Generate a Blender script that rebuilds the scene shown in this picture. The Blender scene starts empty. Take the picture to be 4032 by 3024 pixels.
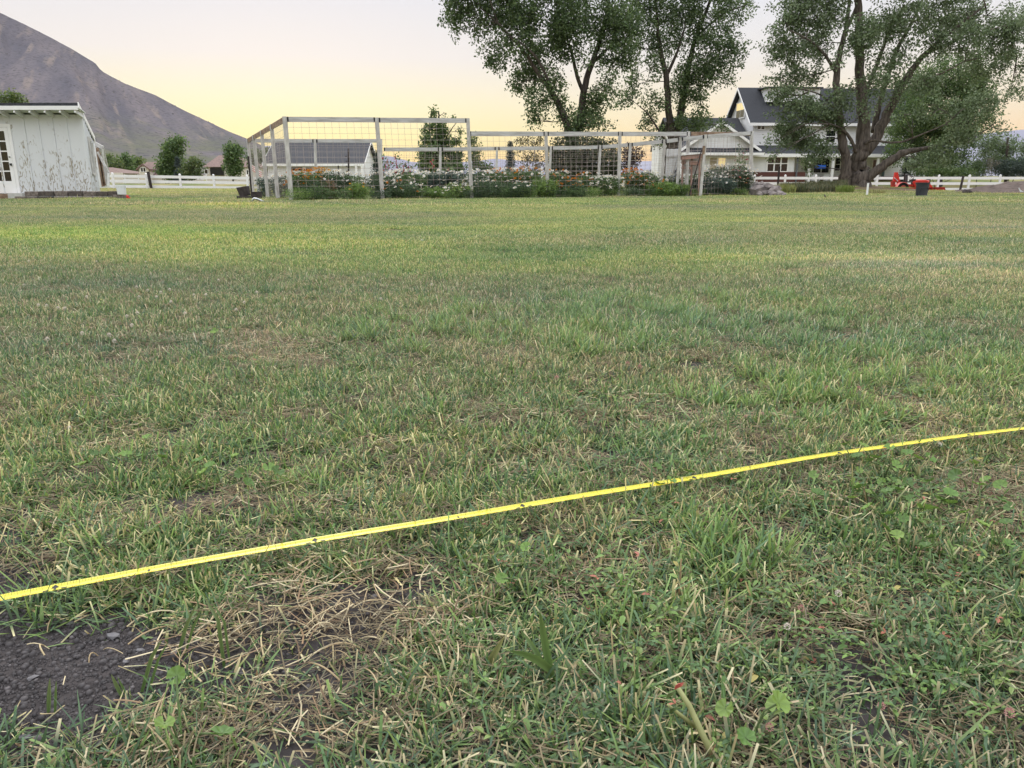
import bpy, math, random
import numpy as np
S = bpy.context.scene
COL = S.collection
R = random.Random(7)
N = np.random.default_rng(7)
rad = math.radians
def lin(*c):
    return tuple(((v/255)/12.92 if v/255 <= .04045 else ((v/255+.055)/1.055)**2.4) for v in c)
# ------------------------------------------------------------------ camera
F = 3029.0; TH = rad(14.7); H = .5
cam = bpy.data.objects.new('camera', bpy.data.cameras.new('camera')); COL.objects.link(cam); S.camera = cam
cam.data.sensor_width = 36; cam.data.lens = F/4032*36; cam.data.clip_start = .02; cam.data.clip_end = 40000
cam.location = (0, 0, H); cam.rotation_euler = (math.pi/2-TH, 0, 0)
# ------------------------------------------------------------------ sky, light, exposure
wd = bpy.data.worlds.new('World'); S.world = wd; wd.use_nodes = True
nt = wd.node_tree; NN = nt.nodes; LK = nt.links; bg = NN['Background']
SUN_EL, SUN_AZ = rad(8), rad(-16)
sky = NN.new('ShaderNodeTexSky'); sky.sky_type = 'NISHITA'; sky.sun_disc = False
sky.sun_elevation = SUN_EL; sky.sun_rotation = SUN_AZ; sky.dust_density = 1.5
tc = NN.new('ShaderNodeTexCoord'); sp = NN.new('ShaderNodeSeparateXYZ'); LK.new(tc.outputs['Generated'], sp.inputs[0])
def ramp(stops):
    r = NN.new('ShaderNodeValToRGB'); e = r.color_ramp.elements
    for i, (p, c) in enumerate(stops):
        q = e[i] if i < 2 else e.new(p)
        q.position = p; q.color = (*lin(*c), 1)
    return r
K = .5   # ramp position = z/K
def el(deg): return math.sin(rad(deg))/K
left = ramp([(0, (255, 205, 135)), (el(1.4), (255, 226, 152)), (el(3.2), (255, 242, 176)), (el(5.4), (254, 243, 204)), (el(8.2), (243, 236, 230)), (el(12.5), (230, 230, 237)), (el(20), (212, 214, 220)), (.999, (206, 208, 211))])
right = ramp([(0, (250, 190, 165)), (el(1.2), (255, 200, 155)), (el(2.6), (255, 220, 170)), (el(5), (252, 235, 203)), (el(8), (243, 237, 230)), (el(12.5), (232, 234, 242)), (el(20), (214, 216, 222)), (.999, (206, 208, 211))])
mz = NN.new('ShaderNodeMath'); mz.operation = 'MULTIPLY'; mz.inputs[1].default_value = 1/K; mz.use_clamp = True
LK.new(sp.outputs['Z'], mz.inputs[0]); LK.new(mz.outputs[0], left.inputs[0]); LK.new(mz.outputs[0], right.inputs[0])
mr = NN.new('ShaderNodeMapRange'); mr.inputs['From Min'].default_value = -.25; mr.inputs['From Max'].default_value = .45; mr.interpolation_type = 'SMOOTHSTEP'
LK.new(sp.outputs['X'], mr.inputs['Value'])
mx = NN.new('ShaderNodeMix'); mx.data_type = 'RGBA'; LK.new(mr.outputs[0], mx.inputs[0]); LK.new(left.outputs[0], mx.inputs[6]); LK.new(right.outputs[0], mx.inputs[7])
zen = NN.new('ShaderNodeMapRange'); zen.inputs['From Min'].default_value = .27; zen.inputs['From Max'].default_value = .62; zen.inputs['To Min'].default_value = 1.0; zen.inputs['To Max'].default_value = 3.5  # overhead sky lifted past a real dusk zenith, as added fill light
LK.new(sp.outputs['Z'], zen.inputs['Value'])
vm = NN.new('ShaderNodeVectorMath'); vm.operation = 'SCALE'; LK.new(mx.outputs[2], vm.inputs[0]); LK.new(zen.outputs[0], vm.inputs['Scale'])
b2 = NN.new('ShaderNodeBackground'); LK.new(sky.outputs[0], b2.inputs[0]); b2.inputs[1].default_value = .002
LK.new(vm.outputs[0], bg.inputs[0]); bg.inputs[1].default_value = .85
ad = NN.new('ShaderNodeAddShader'); LK.new(bg.outputs[0], ad.inputs[0]); LK.new(b2.outputs[0], ad.inputs[1])
LK.new(ad.outputs[0], NN['World Output'].inputs[0])
sl = bpy.data.lights.new('sun', 'SUN'); sl.energy = 1.5; sl.angle = rad(24); sl.color = (1, .93, .82)
so = bpy.data.objects.new('sun', sl); COL.objects.link(so)
e_ = rad(34)   # the glow above the ridge, a broad soft source
so.rotation_euler = (math.pi/2-e_, 0, math.pi-SUN_AZ)
S.view_settings.view_transform = 'Standard'; S.view_settings.look = 'None'; S.view_settings.exposure = .22; S.view_settings.gamma = 1
S.cycles.max_bounces = 6; S.cycles.diffuse_bounces = 3; S.cycles.glossy_bounces = 2; S.cycles.transmission_bounces = 4
S.cycles.volume_bounces = 0; S.cycles.use_denoising = True
try: S.cycles.denoising_input_passes = 'RGB_ALBEDO_NORMAL'
except Exception: pass
# ------------------------------------------------------------------ pixel helpers (photo pixels -> world points)
ct, st = math.cos(TH), math.sin(TH)
def ray(px, py):
    u, v = (px-2016)/F, (py-1512)/F
    return u, ct-v*st, -(st+v*ct)
def W(px, py, Y):
    a, b, c = ray(px, py); t = Y/b
    return (a*t, Y, H+c*t)
def G(px, py, z=0.):
    a, b, c = ray(px, py); t = (z-H)/c
    return (a*t, b*t, z)
def proj(X, Y, Z):
    d = Y*ct-(Z-H)*st; w = (Z-H)*ct+Y*st
    d = np.maximum(d, 1e-3)
    return 2016+F*X/d, 1512-F*w/d
def sm(x, a, b):
    t = np.clip((x-a)/(b-a), 0, 1); return t*t*(3-2*t)
def vnoise(x, y, seed=0):
    xi = np.floor(x).astype(np.int64); yi = np.floor(y).astype(np.int64); fx = x-xi; fy = y-yi
    def h(a, b):
        n = (a*374761393+b*668265263+seed*1442695) & 0xffffffff
        n = ((n ^ (n >> 13))*1274126177) & 0xffffffff
        return ((n ^ (n >> 16)) & 0xffff)/65535.
    fx = fx*fx*(3-2*fx); fy = fy*fy*(3-2*fy)
    return (h(xi, yi)*(1-fx)+h(xi+1, yi)*fx)*(1-fy)+(h(xi, yi+1)*(1-fx)+h(xi+1, yi+1)*fx)*fy
def fbm(x, y, o=4, seed=0):
    s = 0; a = .5
    for i in range(o): s = s+a*vnoise(x*2**i, y*2**i, seed+i); a *= .5
    return s
def T(X, Y):
    X = np.asarray(X, float); Y = np.asarray(Y, float)
    r = X/np.maximum(Y, 1)
    z = -.2*sm(Y, 49, 58)*sm(X, 4, 12)*(1-sm(Y, 66, 76))
    z = z+.30*np.exp(-((Y-43)/4.5)**2)*sm(X, 12.5, 16)*(1-sm(X, 19.6, 22.6))
    z = z+.75*sm(Y, 66, 80)+.0*Y
    z = z+3.0*sm(Y, 150, 450)+8*sm(Y, 700, 3000)
    z = z-.45*sm(Y, 66, 84)*(1-sm(X, -25, 5))
    near = np.exp(-(Y/7.)**2)
    z = z+near*(.022*(fbm(X*2.3+9, Y*2.3+3, 3, 5)-.45)+.006*(fbm(X*17, Y*17, 2, 9)-.4))
    return z
def Tz(x, y): return float(T(np.array([x]), np.array([y]))[0])
# ------------------------------------------------------------------ mesh helpers
def mesh(name, V, Fc, mat=None, col=None, smooth=False):
    V = np.asarray(V, np.float32).reshape(-1, 3)
    m = bpy.data.meshes.new(name)
    if isinstance(Fc, np.ndarray):
        n, k = Fc.shape
        m.vertices.add(len(V)); m.vertices.foreach_set('co', V.ravel())
        m.loops.add(n*k); m.loops.foreach_set('vertex_index', Fc.astype(np.int32).ravel())
        m.polygons.add(n); m.polygons.foreach_set('loop_start', np.arange(0, n*k, k, dtype=np.int32))
        m.update(calc_edges=True)
    else:
        m.from_pydata(V.tolist(), [], Fc); m.update()
    if col is not None:
        c = np.ones((len(V), 4), np.float32); c[:, :3] = np.asarray(col).reshape(-1, 3)
        a = m.attributes.new('Col', 'FLOAT_COLOR', 'POINT'); a.data.foreach_set('color', c.ravel())
    if smooth: m.polygons.foreach_set('use_smooth', np.ones(len(m.polygons), bool))
    if mat: m.materials.append(mat)
    return m
def link(name, m, parent=None, loc=None):
    o = bpy.data.objects.new(name, m); COL.objects.link(o)
    if parent: o.parent = parent
    if loc: o.location = loc
    return o
def tag(o, label=None, cat=None, group=None, kind=None):
    if label: o['label'] = label
    if cat: o['category'] = cat
    if group: o['group'] = group
    if kind: o['kind'] = kind
    return o
def thing(name, label, cat, loc=(0, 0, 0), rz=0, group=None):
    o = bpy.data.objects.new(name, None); COL.objects.link(o); o.location = loc; o.rotation_euler = (0, 0, rz)
    return tag(o, label, cat, group)
def copy_tree(o, loc, rz=0, sc=None, label=None):
    c = o.copy(); COL.objects.link(c); c.location = loc; c.rotation_euler = (0, 0, rz)
    if sc: c.scale = (sc, sc, sc)
    if label: c['label'] = label
    for ch in o.children:
        d = ch.copy(); COL.objects.link(d); d.parent = c
        for g in ch.children:
            e = g.copy(); COL.objects.link(e); e.parent = d
    return c
def nrm(v): v = np.asarray(v, float); return v/max(np.linalg.norm(v), 1e-9)
class MB:
    def __init__(s, off=(0, 0, 0)): s.V = []; s.F = []; s.off = np.array(off, float)
    def add(s, V, Fc):
        b = len(s.V); s.V += [tuple(np.asarray(v, float)-s.off) for v in V]; s.F += [tuple(i+b for i in f) for f in Fc]; return s
    def box(s, x0, x1, y0, y1, z0, z1):
        V = [(x, y, z) for z in (z0, z1) for y in (y0, y1) for x in (x0, x1)]
        return s.add(V, [(0, 2, 3, 1), (4, 5, 7, 6), (0, 1, 5, 4), (2, 6, 7, 3), (0, 4, 6, 2), (1, 3, 7, 5)])
    def bar(s, p0, p1, w, h, up=(0, 0, 1)):
        p0 = np.array(p0, float); p1 = np.array(p1, float); d = nrm(p1-p0); u = np.array(up, float)
        if abs(d@u) > .97: u = np.array((0, 1., 0))
        a = nrm(np.cross(d, u)); b = nrm(np.cross(a, d))
        V = [p+a*sx*w/2+b*sz*h/2 for p in (p0, p1) for sx, sz in ((-1, -1), (1, -1), (1, 1), (-1, 1))]
        return s.add(V, [(0, 1, 2, 3), (7, 6, 5, 4), (0, 4, 5, 1), (1, 5, 6, 2), (2, 6, 7, 3), (3, 7, 4, 0)])
    def tube(s, P, rr, n=8, cap=True):
        P = [np.array(p, float) for p in P]
        if not hasattr(rr, '__len__'): rr = [rr]*len(P)
        V = []; a = None
        for i, p in enumerate(P):
            d = nrm(P[min(i+1, len(P)-1)]-P[max(i-1, 0)])
            if a is None:
                u = np.array((0, 0, 1.)) if abs(d[2]) < .9 else np.array((0, 1., 0)); a = nrm(np.cross(d, u))
            a = nrm(a-d*(a@d)); b = np.cross(d, a)
            V += [p+(a*math.cos(2*math.pi*k/n)+b*math.sin(2*math.pi*k/n))*rr[i] for k in range(n)]
        Fc = [(i*n+k, i*n+(k+1) % n, (i+1)*n+(k+1) % n, (i+1)*n+k) for i in range(len(P)-1) for k in range(n)]
        if cap: Fc += [tuple(range(n))[::-1], tuple((len(P)-1)*n+k for k in range(n))]
        return s.add(V, Fc)
    def lathe(s, prof, c=(0, 0, 0), n=20):
        V = [(c[0]+r*math.cos(2*math.pi*k/n), c[1]+r*math.sin(2*math.pi*k/n), c[2]+z) for r, z in prof for k in range(n)]
        Fc = [(i*n+k, i*n+(k+1) % n, (i+1)*n+(k+1) % n, (i+1)*n+k) for i in range(len(prof)-1) for k in range(n)]
        return s.add(V, Fc)
    def prism(s, poly, d):   # planar polygon (3D points) extruded along d
        n = len(poly); d = np.array(d, float); V = [np.array(p, float) for p in poly]; V += [p+d for p in V]
        return s.add(V, [tuple(range(n)), tuple(range(2*n-1, n-1, -1))]+[(i, i+n, (i+1) % n+n, (i+1) % n) for i in range(n)])
    def blob(s, c, r, seed=0, jag=.25, n=2):
        import bmesh
        bm = bmesh.new(); bmesh.ops.create_icosphere(bm, subdivisions=n, radius=1)
        rr = random.Random(seed); off = [rr.uniform(0, 50) for _ in range(3)]
        V = []
        for v in bm.verts:
            q = v.co; k = 1+jag*(math.sin(q.x*2.3+off[0])*math.cos(q.y*2.9+off[1])+.5*math.sin(q.z*4.1+off[2]+q.x*3))
            V.append((c[0]+q.x*r[0]*k, c[1]+q.y*r[1]*k, c[2]+q.z*r[2]*k))
        s.add(V, [tuple(v.index for v in f.verts) for f in bm.faces]); bm.free(); return s
    def build(s, name, mat, parent=None, smooth=False, bevel=0):
        m = mesh(name, s.V, s.F, mat, smooth=smooth); o = link(name, m, parent)
        if bevel:
            b = o.modifiers.new('b', 'BEVEL'); b.width = bevel; b.segments = 2; b.limit_method = 'ANGLE'
        return o
# ------------------------------------------------------------------ materials
def mat(name, c, rough=.8, var=.0, scale=8, c2=None, bump=0, metal=0, stretch=(1, 1, 1), spec=.3, det=5, lo=.35, hi=.65):
    m = bpy.data.materials.new(name); m.use_nodes = True; n = m.node_tree; P = n.nodes['Principled BSDF']
    P.inputs['Roughness'].default_value = rough; P.inputs['Metallic'].default_value = metal; P.inputs['Specular IOR Level'].default_value = spec
    P.inputs['Base Color'].default_value = (*c, 1)
    if c2 is None and var: c2 = tuple(v*(1-var) for v in c); c = tuple(min(1, v*(1+var)) for v in c)
    if c2 is not None:
        t = n.nodes.new('ShaderNodeTexCoord'); mp = n.nodes.new('ShaderNodeMapping'); mp.inputs['Scale'].default_value = stretch
        no = n.nodes.new('ShaderNodeTexNoise'); no.inputs['Scale'].default_value = scale; no.inputs['Detail'].default_value = det
        rp = n.nodes.new('ShaderNodeMapRange'); rp.inputs['From Min'].default_value = lo; rp.inputs['From Max'].default_value = hi
        mi = n.nodes.new('ShaderNodeMix'); mi.data_type = 'RGBA'; mi.inputs[6].default_value = (*c, 1); mi.inputs[7].default_value = (*c2, 1)
        n.links.new(t.outputs['Object'], mp.inputs[0]); n.links.new(mp.outputs[0], no.inputs[0]); n.links.new(no.outputs[0], rp.inputs[0])
        n.links.new(rp.outputs[0], mi.inputs[0]); n.links.new(mi.outputs[2], P.inputs['Base Color'])
        if bump:
            b = n.nodes.new('ShaderNodeBump'); b.inputs['Strength'].default_value = bump; b.inputs['Distance'].default_value = .02
            n.links.new(no.outputs[0], b.inputs['Height']); n.links.new(b.outputs[0], P.inputs['Normal'])
    return m
def leafmat(name, trans=.35, gloss=.08, patch=None):
    m = bpy.data.materials.new(name); m.use_nodes = True; n = m.node_tree; n.nodes.remove(n.nodes['Principled BSDF'])
    a = n.nodes.new('ShaderNodeAttribute'); a.attribute_name = 'Col'; c = a.outputs[0]
    if patch: c = patch(n, c)
    d = n.nodes.new('ShaderNodeBsdfDiffuse'); t = n.nodes.new('ShaderNodeBsdfTranslucent'); g = n.nodes.new('ShaderNodeBsdfGlossy')
    g.inputs['Roughness'].default_value = .45; g.inputs['Color'].default_value = (.8, .85, .9, 1)
    x = n.nodes.new('ShaderNodeMixShader'); x.inputs[0].default_value = trans; y = n.nodes.new('ShaderNodeMixShader'); y.inputs[0].default_value = gloss
    n.links.new(c, d.inputs[0]); n.links.new(c, t.inputs[0]); n.links.new(d.outputs[0], x.inputs[1]); n.links.new(t.outputs[0], x.inputs[2])
    n.links.new(x.outputs[0], y.inputs[1]); n.links.new(g.outputs[0], y.inputs[2]); n.links.new(y.outputs[0], n.nodes['Material Output'].inputs[0])
    return m
def grass_patch(n, c):   # wide light / yellow / blue-green patches of the lawn, fixed in the ground
    g = n.nodes.new('ShaderNodeNewGeometry'); mp = n.nodes.new('ShaderNodeMapping'); mp.inputs['Scale'].default_value = (.22, .5, 0)
    n.links.new(g.outputs['Position'], mp.inputs[0])
    def nz(sc, det, lo, hi, off):
        m2 = n.nodes.new('ShaderNodeVectorMath'); m2.operation = 'ADD'; m2.inputs[1].default_value = (off, off, 0); n.links.new(mp.outputs[0], m2.inputs[0])
        no = n.nodes.new('ShaderNodeTexNoise'); no.inputs['Scale'].default_value = sc; no.inputs['Detail'].default_value = det; n.links.new(m2.outputs[0], no.inputs[0])
        r = n.nodes.new('ShaderNodeMapRange'); r.inputs['From Min'].default_value = lo; r.inputs['From Max'].default_value = hi; n.links.new(no.outputs[0], r.inputs[0]); return r.outputs[0]
    def mul(c, f, k):
        m3 = n.nodes.new('ShaderNodeMix'); m3.data_type = 'RGBA'; m3.blend_type = 'MULTIPLY'; m3.inputs[7].default_value = (*k, 1); n.links.new(f, m3.inputs[0]); n.links.new(c, m3.inputs[6]); return m3.outputs[2]
    c = mul(c, nz(1.1, 3, .46, .66, 0), (1.2, 1.12, 1.05))
    c = mul(c, nz(2.6, 4, .5, .68, 7), (.74, .84, .98))
    c = mul(c, nz(.5, 2, .45, .6, 19), (1.12, 1.2, .9))
    # named yellowish patches
    for (px, py, rx, ry, k) in ((3750, 1090, 900, 110, (1.5, 1.33, 1.6)), (3900, 900, 1100, 40, (1.25, 1.15, 1.25)), (900, 990, 700, 60, (1.22, 1.16, 1.1)), (3500, 800, 1400, 9, (1.15, 1.12, 1.1)), (600, 812, 800, 14, (1.15, 1.08, 1.05)),
                               (1080, 1350, 190, 80, (1.3, 1.15, 1.2)), (200, 930, 900, 40, (1.1, 1.18, .9)), (2200, 1010, 500, 50, (.72, .8, .85)), (250, 1150, 400, 60, (.8, .88, 1.0))):
        a = G(px, py); b = G(px+rx, py); f1 = G(px, py+ry); f0 = G(px, py-ry)
        s1 = n.nodes.new('ShaderNodeVectorMath'); s1.operation = 'SUBTRACT'; s1.inputs[1].default_value = (a[0], (f0[1]+f1[1])/2, 0); n.links.new(g.outputs['Position'], s1.inputs[0])
        s2 = n.nodes.new('ShaderNodeVectorMath'); s2.operation = 'MULTIPLY'; s2.inputs[1].default_value = (1/(b[0]-a[0]), 2/(f0[1]-f1[1]), 0); n.links.new(s1.outputs[0], s2.inputs[0])
        ln = n.nodes.new('ShaderNodeVectorMath'); ln.operation = 'LENGTH'; n.links.new(s2.outputs[0], ln.inputs[0])
        ad_ = n.nodes.new('ShaderNodeMath'); ad_.operation = 'ADD'; n.links.new(ln.outputs['Value'], ad_.inputs[0])
        q = nz(9, 4, .3, .7, px % 7); qq = n.nodes.new('ShaderNodeMath'); qq.operation = 'MULTIPLY'; qq.inputs[1].default_value = .7; n.links.new(q, qq.inputs[0]); n.links.new(qq.outputs[0], ad_.inputs[1])
        r = n.nodes.new('ShaderNodeMapRange'); r.inputs['From Min'].default_value = 1.5; r.inputs['From Max'].default_value = .5; r.interpolation_type = 'SMOOTHSTEP'; n.links.new(ad_.outputs[0], r.inputs[0])
        c = mul(c, r.outputs[0], k)
    return c
M = {}
M['leaf'] = leafmat('leaf', .42, .03)
M['grass'] = leafmat('grass_blade', .3, .035, grass_patch)
M['weed'] = leafmat('weed_leaf', .25, .03)
M['straw'] = leafmat('straw', .15, .02)
M['petal'] = leafmat('petal', .25, .03)
M['bark'] = mat('bark', (.115, .095, .082), .95, c2=(.04, .034, .03), scale=11, stretch=(1, 1, .16), bump=1)
M['bark_light'] = mat('bark_light', (.165, .14, .122), .95, c2=(.06, .05, .044), scale=11, stretch=(1, 1, .16), bump=1)
M['wood'] = mat('weathered_wood', (.58, .57, .56), .85, c2=(.40, .385, .37), scale=14, stretch=(1, 1, .35), bump=.3)
M['wood_brown'] = mat('weathered_brown_wood', (.33, .24, .17), .85, c2=(.16, .1, .07), scale=9, stretch=(.6, 1, 1), bump=.3)
M['wood_rail'] = mat('weathered_rail', (.52, .52, .53), .85, c2=(.30, .285, .27), scale=7, stretch=(.3, .3, 2.5), bump=.3, lo=.4, hi=.75)
M['bracket'] = mat('dark_metal', (.025, .025, .028), .6)  # near-black metal of the rail end brackets and the shed door handle
M['wire'] = mat('wire', (.42, .36, .34), .5, metal=.4, var=.2, scale=3)
M['white'] = mat('white_vinyl', (.80, .80, .82), .45, var=.03, scale=2)
M['paint'] = mat('house_paint', (.74, .75, .77), .6, var=.03, scale=1.5)
M['trim'] = mat('white_trim', (.82, .82, .83), .5, var=.02, scale=2)
M['roof'] = mat('dark_shingle', (.055, .058, .068), .9, c2=(.03, .032, .038), scale=22, bump=.4)
M['barn_roof'] = mat('grey_shingle', (.062, .064, .075), .9, c2=(.042, .044, .052), scale=14, bump=.3)
M['brown_roof'] = mat('brown_shingle', (.20, .135, .12), .9, c2=(.13, .085, .08), scale=4, bump=.3)
M['cream'] = mat('cream_wall', (.62, .57, .50), .8, var=.06, scale=2)
M['dark'] = mat('near_black', (.012, .012, .013), .3)
M['glass'] = mat('dark_glass', (.012, .014, .016), .12, spec=.5)
M['blind'] = mat('blind', (.42, .36, .26), .7)
M['brick'] = mat('brick', (.12, .055, .048), .9, c2=(.11, .045, .038), scale=9, stretch=(1, 1, 3), bump=.3)
M['red'] = mat('red_enamel', (.55, .035, .025), .4, var=.15, scale=3)
M['red2'] = mat('red_bucket', (.42, .03, .02), .5, c2=(.25, .025, .02), scale=5)
M['pinkred'] = mat('sun_faded_red', (.62, .15, .14), .35, var=.1, scale=3)
M['tyre'] = mat('tyre', (.015, .015, .016), .9)
M['blackplastic'] = mat('dark_plastic', (.035, .038, .046), .5, c2=(.06, .064, .076), scale=3, lo=.3, hi=.7)
M['greyplastic'] = mat('grey_plastic', (.12, .13, .15), .5, var=.1)
M['rock'] = mat('rock', (.27, .235, .225), .95, c2=(.13, .115, .115), scale=5, bump=.8)
M['block'] = mat('wall_block', (.24, .205, .185), .95, c2=(.12, .10, .09), scale=18, bump=.8)
M['concrete'] = mat('concrete', (.5, .49, .48), .9, var=.1, scale=6)
M['bucket'] = mat('bucket_plastic', (.72, .75, .78), .35, var=.04, scale=4)
M['pot'] = mat('dark_pot', (.055, .045, .045), .8, var=.3, scale=10)
M['pinkwood'] = mat('red_stained_wood', (.46, .29, .25), .85, c2=(.3, .18, .15), scale=8, stretch=(1, 1, .3))
M['metal'] = mat('galvanised_metal', (.5, .52, .55), .35, metal=.9, var=.1)
M['dirt'] = mat('pile_dirt', (.17, .13, .115), 1, c2=(.09, .07, .062), scale=4, bump=.8)
M['stone'] = mat('pebble', (.16, .155, .165), .9, c2=(.10, .095, .10), scale=60, bump=.4)
def emis(name, c, s):
    m = bpy.data.materials.new(name); m.use_nodes = True; P = m.node_tree.nodes['Principled BSDF']
    P.inputs['Base Color'].default_value = (*c, 1); P.inputs['Emission Color'].default_value = (*c, 1); P.inputs['Emission Strength'].default_value = s; return m
M['warmlight'] = emis('lit_blind', (.8, .62, .3), .55)
M['tv'] = emis('screen', (.03, .14, .6), .35)
# shed paint: white with flaked patches showing grey-brown grain
def shed_paint():
    m = mat('flaking_paint', (.66, .68, .71), .65); n = m.node_tree; P = n.nodes['Principled BSDF']
    t = n.nodes.new('ShaderNodeNewGeometry'); sp_ = n.nodes.new('ShaderNodeSeparateXYZ'); n.links.new(t.outputs['Position'], sp_.inputs[0])
    mp = n.nodes.new('ShaderNodeMapping'); mp.inputs['Scale'].default_value = (1.5, 1, .42); n.links.new(t.outputs['Position'], mp.inputs[0])
    wv = n.nodes.new('ShaderNodeTexWave'); wv.wave_type = 'RINGS'; wv.inputs['Scale'].default_value = 4.2; wv.inputs['Distortion'].default_value = 14; wv.inputs['Detail'].default_value = 2.5; wv.inputs['Detail Scale'].default_value = 1.5
    n.links.new(mp.outputs[0], wv.inputs[0])
    no = n.nodes.new('ShaderNodeTexNoise'); no.inputs['Scale'].default_value = 2.6; no.inputs['Detail'].default_value = 6; n.links.new(t.outputs['Position'], no.inputs[0])
    hz = n.nodes.new('ShaderNodeMapRange'); hz.inputs['From Min'].default_value = 2.0; hz.inputs['From Max'].default_value = .1; hz.inputs['To Min'].default_value = -.12; hz.inputs['To Max'].default_value = .16; n.links.new(sp_.outputs['Z'], hz.inputs[0])
    a = n.nodes.new('ShaderNodeMath'); a.operation = 'ADD'; n.links.new(no.outputs[0], a.inputs[0]); n.links.new(hz.outputs[0], a.inputs[1])
    b = n.nodes.new('ShaderNodeMapRange'); b.inputs['From Min'].default_value = .46; b.inputs['From Max'].default_value = .56; n.links.new(a.outputs[0], b.inputs[0])
    w = n.nodes.new('ShaderNodeMapRange'); w.inputs['From Min'].default_value = .80; w.inputs['From Max'].default_value = .90; n.links.new(wv.outputs['Fac'], w.inputs[0])
    k = n.nodes.new('ShaderNodeMath'); k.operation = 'MULTIPLY'; n.links.new(b.outputs[0], k.inputs[0]); n.links.new(w.outputs[0], k.inputs[1])
    mi = n.nodes.new('ShaderNodeMix'); mi.data_type = 'RGBA'; mi.inputs[6].default_value = (.66, .68, .71, 1); mi.inputs[7].default_value = (.33, .30, .25, 1)
    n.links.new(k.outputs[0], mi.inputs[0]); n.links.new(mi.outputs[2], P.inputs['Base Color']); return m
M['shed'] = shed_paint()
# ------------------------------------------------------------------ ground
def gmat():
    m = bpy.data.materials.new('ground'); m.use_nodes = True; n = m.node_tree; P = n.nodes['Principled BSDF']; P.inputs['Roughness'].default_value = 1; P.inputs['Specular IOR Level'].default_value = .1
    g = n.nodes.new('ShaderNodeNewGeometry'); sp_ = n.nodes.new('ShaderNodeSeparateXYZ'); n.links.new(g.outputs['Position'], sp_.inputs[0])
    def noise(sc, det, lo, hi, st=(1, 1, 1)):
        mp = n.nodes.new('ShaderNodeMapping'); mp.inputs['Scale'].default_value = st; n.links.new(g.outputs['Position'], mp.inputs[0])
        no = n.nodes.new('ShaderNodeTexNoise'); no.inputs['Scale'].default_value = sc; no.inputs['Detail'].default_value = det; n.links.new(mp.outputs[0], no.inputs[0])
        r = n.nodes.new('ShaderNodeMapRange'); r.inputs['From Min'].default_value = lo; r.inputs['From Max'].default_value = hi; n.links.new(no.outputs[0], r.inputs[0]); return r.outputs[0], no.outputs[0]
    def mix(f, a, b):
        x = n.nodes.new('ShaderNodeMix'); x.data_type = 'RGBA'
        for s_, v in ((0, f), (6, a), (7, b)):
            if isinstance(v, tuple): x.inputs[s_].default_value = (*v, 1)
            elif isinstance(v, float): x.inputs[s_].default_value = v
            else: n.links.new(v, x.inputs[s_])
        return x.outputs[2]
    f1, r1 = noise(60, 8, .35, .7)
    soil = mix(f1, (.040, .036, .037), (.068, .060, .060))
    f2, _ = noise(3, 4, .4, .6)
    f3, _ = noise(25, 6, .3, .7)
    green = mix(f3, (.08, .11, .035), (.16, .18, .07))
    f4, _ = noise(.35, 5, .4, .62, (1, .3, 1)); dry = mix(f4, green, (.24, .21, .10))
    y = n.nodes.new('ShaderNodeMapRange'); y.inputs['From Min'].default_value = 5; y.inputs['From Max'].default_value = 14; n.links.new(sp_.outputs['Y'], y.inputs[0])
    c = mix(y.outputs[0], soil, green)
    y2 = n.nodes.new('ShaderNodeMapRange'); y2.inputs['From Min'].default_value = 30; y2.inputs['From Max'].default_value = 40; n.links.new(sp_.outputs['Y'], y2.inputs[0])
    c = mix(y2.outputs[0], c, dry)
    # bare earth bank round the big tree
    ex = n.nodes.new('ShaderNodeMapRange'); ex.inputs['From Min'].default_value = 14; ex.inputs['From Max'].default_value = 17; n.links.new(sp_.outputs['X'], ex.inputs[0])
    ey = n.nodes.new('ShaderNodeMapRange'); ey.inputs['From Min'].default_value = 36; ey.inputs['From Max'].default_value = 39; n.links.new(sp_.outputs['Y'], ey.inputs[0])
    ez = n.nodes.new('ShaderNodeMapRange'); ez.inputs['From Min'].default_value = 66; ez.inputs['From Max'].default_value = 60; n.links.new(sp_.outputs['Y'], ez.inputs[0])
    k1 = n.nodes.new('ShaderNodeMath'); k1.operation = 'MULTIPLY'; n.links.new(ex.outputs[0], k1.inputs[0]); n.links.new(ey.outputs[0], k1.inputs[1])
    k2 = n.nodes.new('ShaderNodeMath'); k2.operation = 'MULTIPLY'; n.links.new(k1.outputs[0], k2.inputs[0]); n.links.new(ez.outputs[0], k2.inputs[1])
    f5, _ = noise(1.2, 5, .35, .65); bank = mix(f5, (.20, .145, .105), (.17, .15, .075))
    c = mix(k2.outputs[0], c, bank)
    n.links.new(c, P.inputs['Base Color'])
    b = n.nodes.new('ShaderNodeBump'); b.inputs['Strength'].default_value = .7; b.inputs['Distance'].default_value = .006; n.links.new(r1, b.inputs['Height']); n.links.new(b.outputs[0], P.inputs['Normal'])
    return m
def sp_axis(a, step, grow, lim):
    o = [0.]; s_ = step
    while o[-1] < lim:
        o.append(o[-1]+s_)
        if o[-1] > a: s_ *= grow
    return o
xp = sp_axis(2.2, .03, 1.045, 9000); xs = np.array([-v for v in xp[:0:-1]]+xp)
yp = sp_axis(2.8, .03, 1.035, 9000); ys = np.array([-v for v in sp_axis(.2, .2, 1.25, 60)[:0:-1]]+yp)
XX, YY = np.meshgrid(xs, ys); ZZ = T(XX, YY)
nx, ny = len(xs), len(ys)
ii = (np.arange(ny-1)[:, None]*nx+np.arange(nx-1)).ravel()
gq = np.stack([ii, ii+1, ii+nx+1, ii+nx], 1)
g_ = link('ground', mesh('ground', np.stack([XX, YY, ZZ], -1), gq, gmat(), smooth=True)); tag(g_, kind='structure', label='mown lawn ground running back to the pastures')
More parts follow.
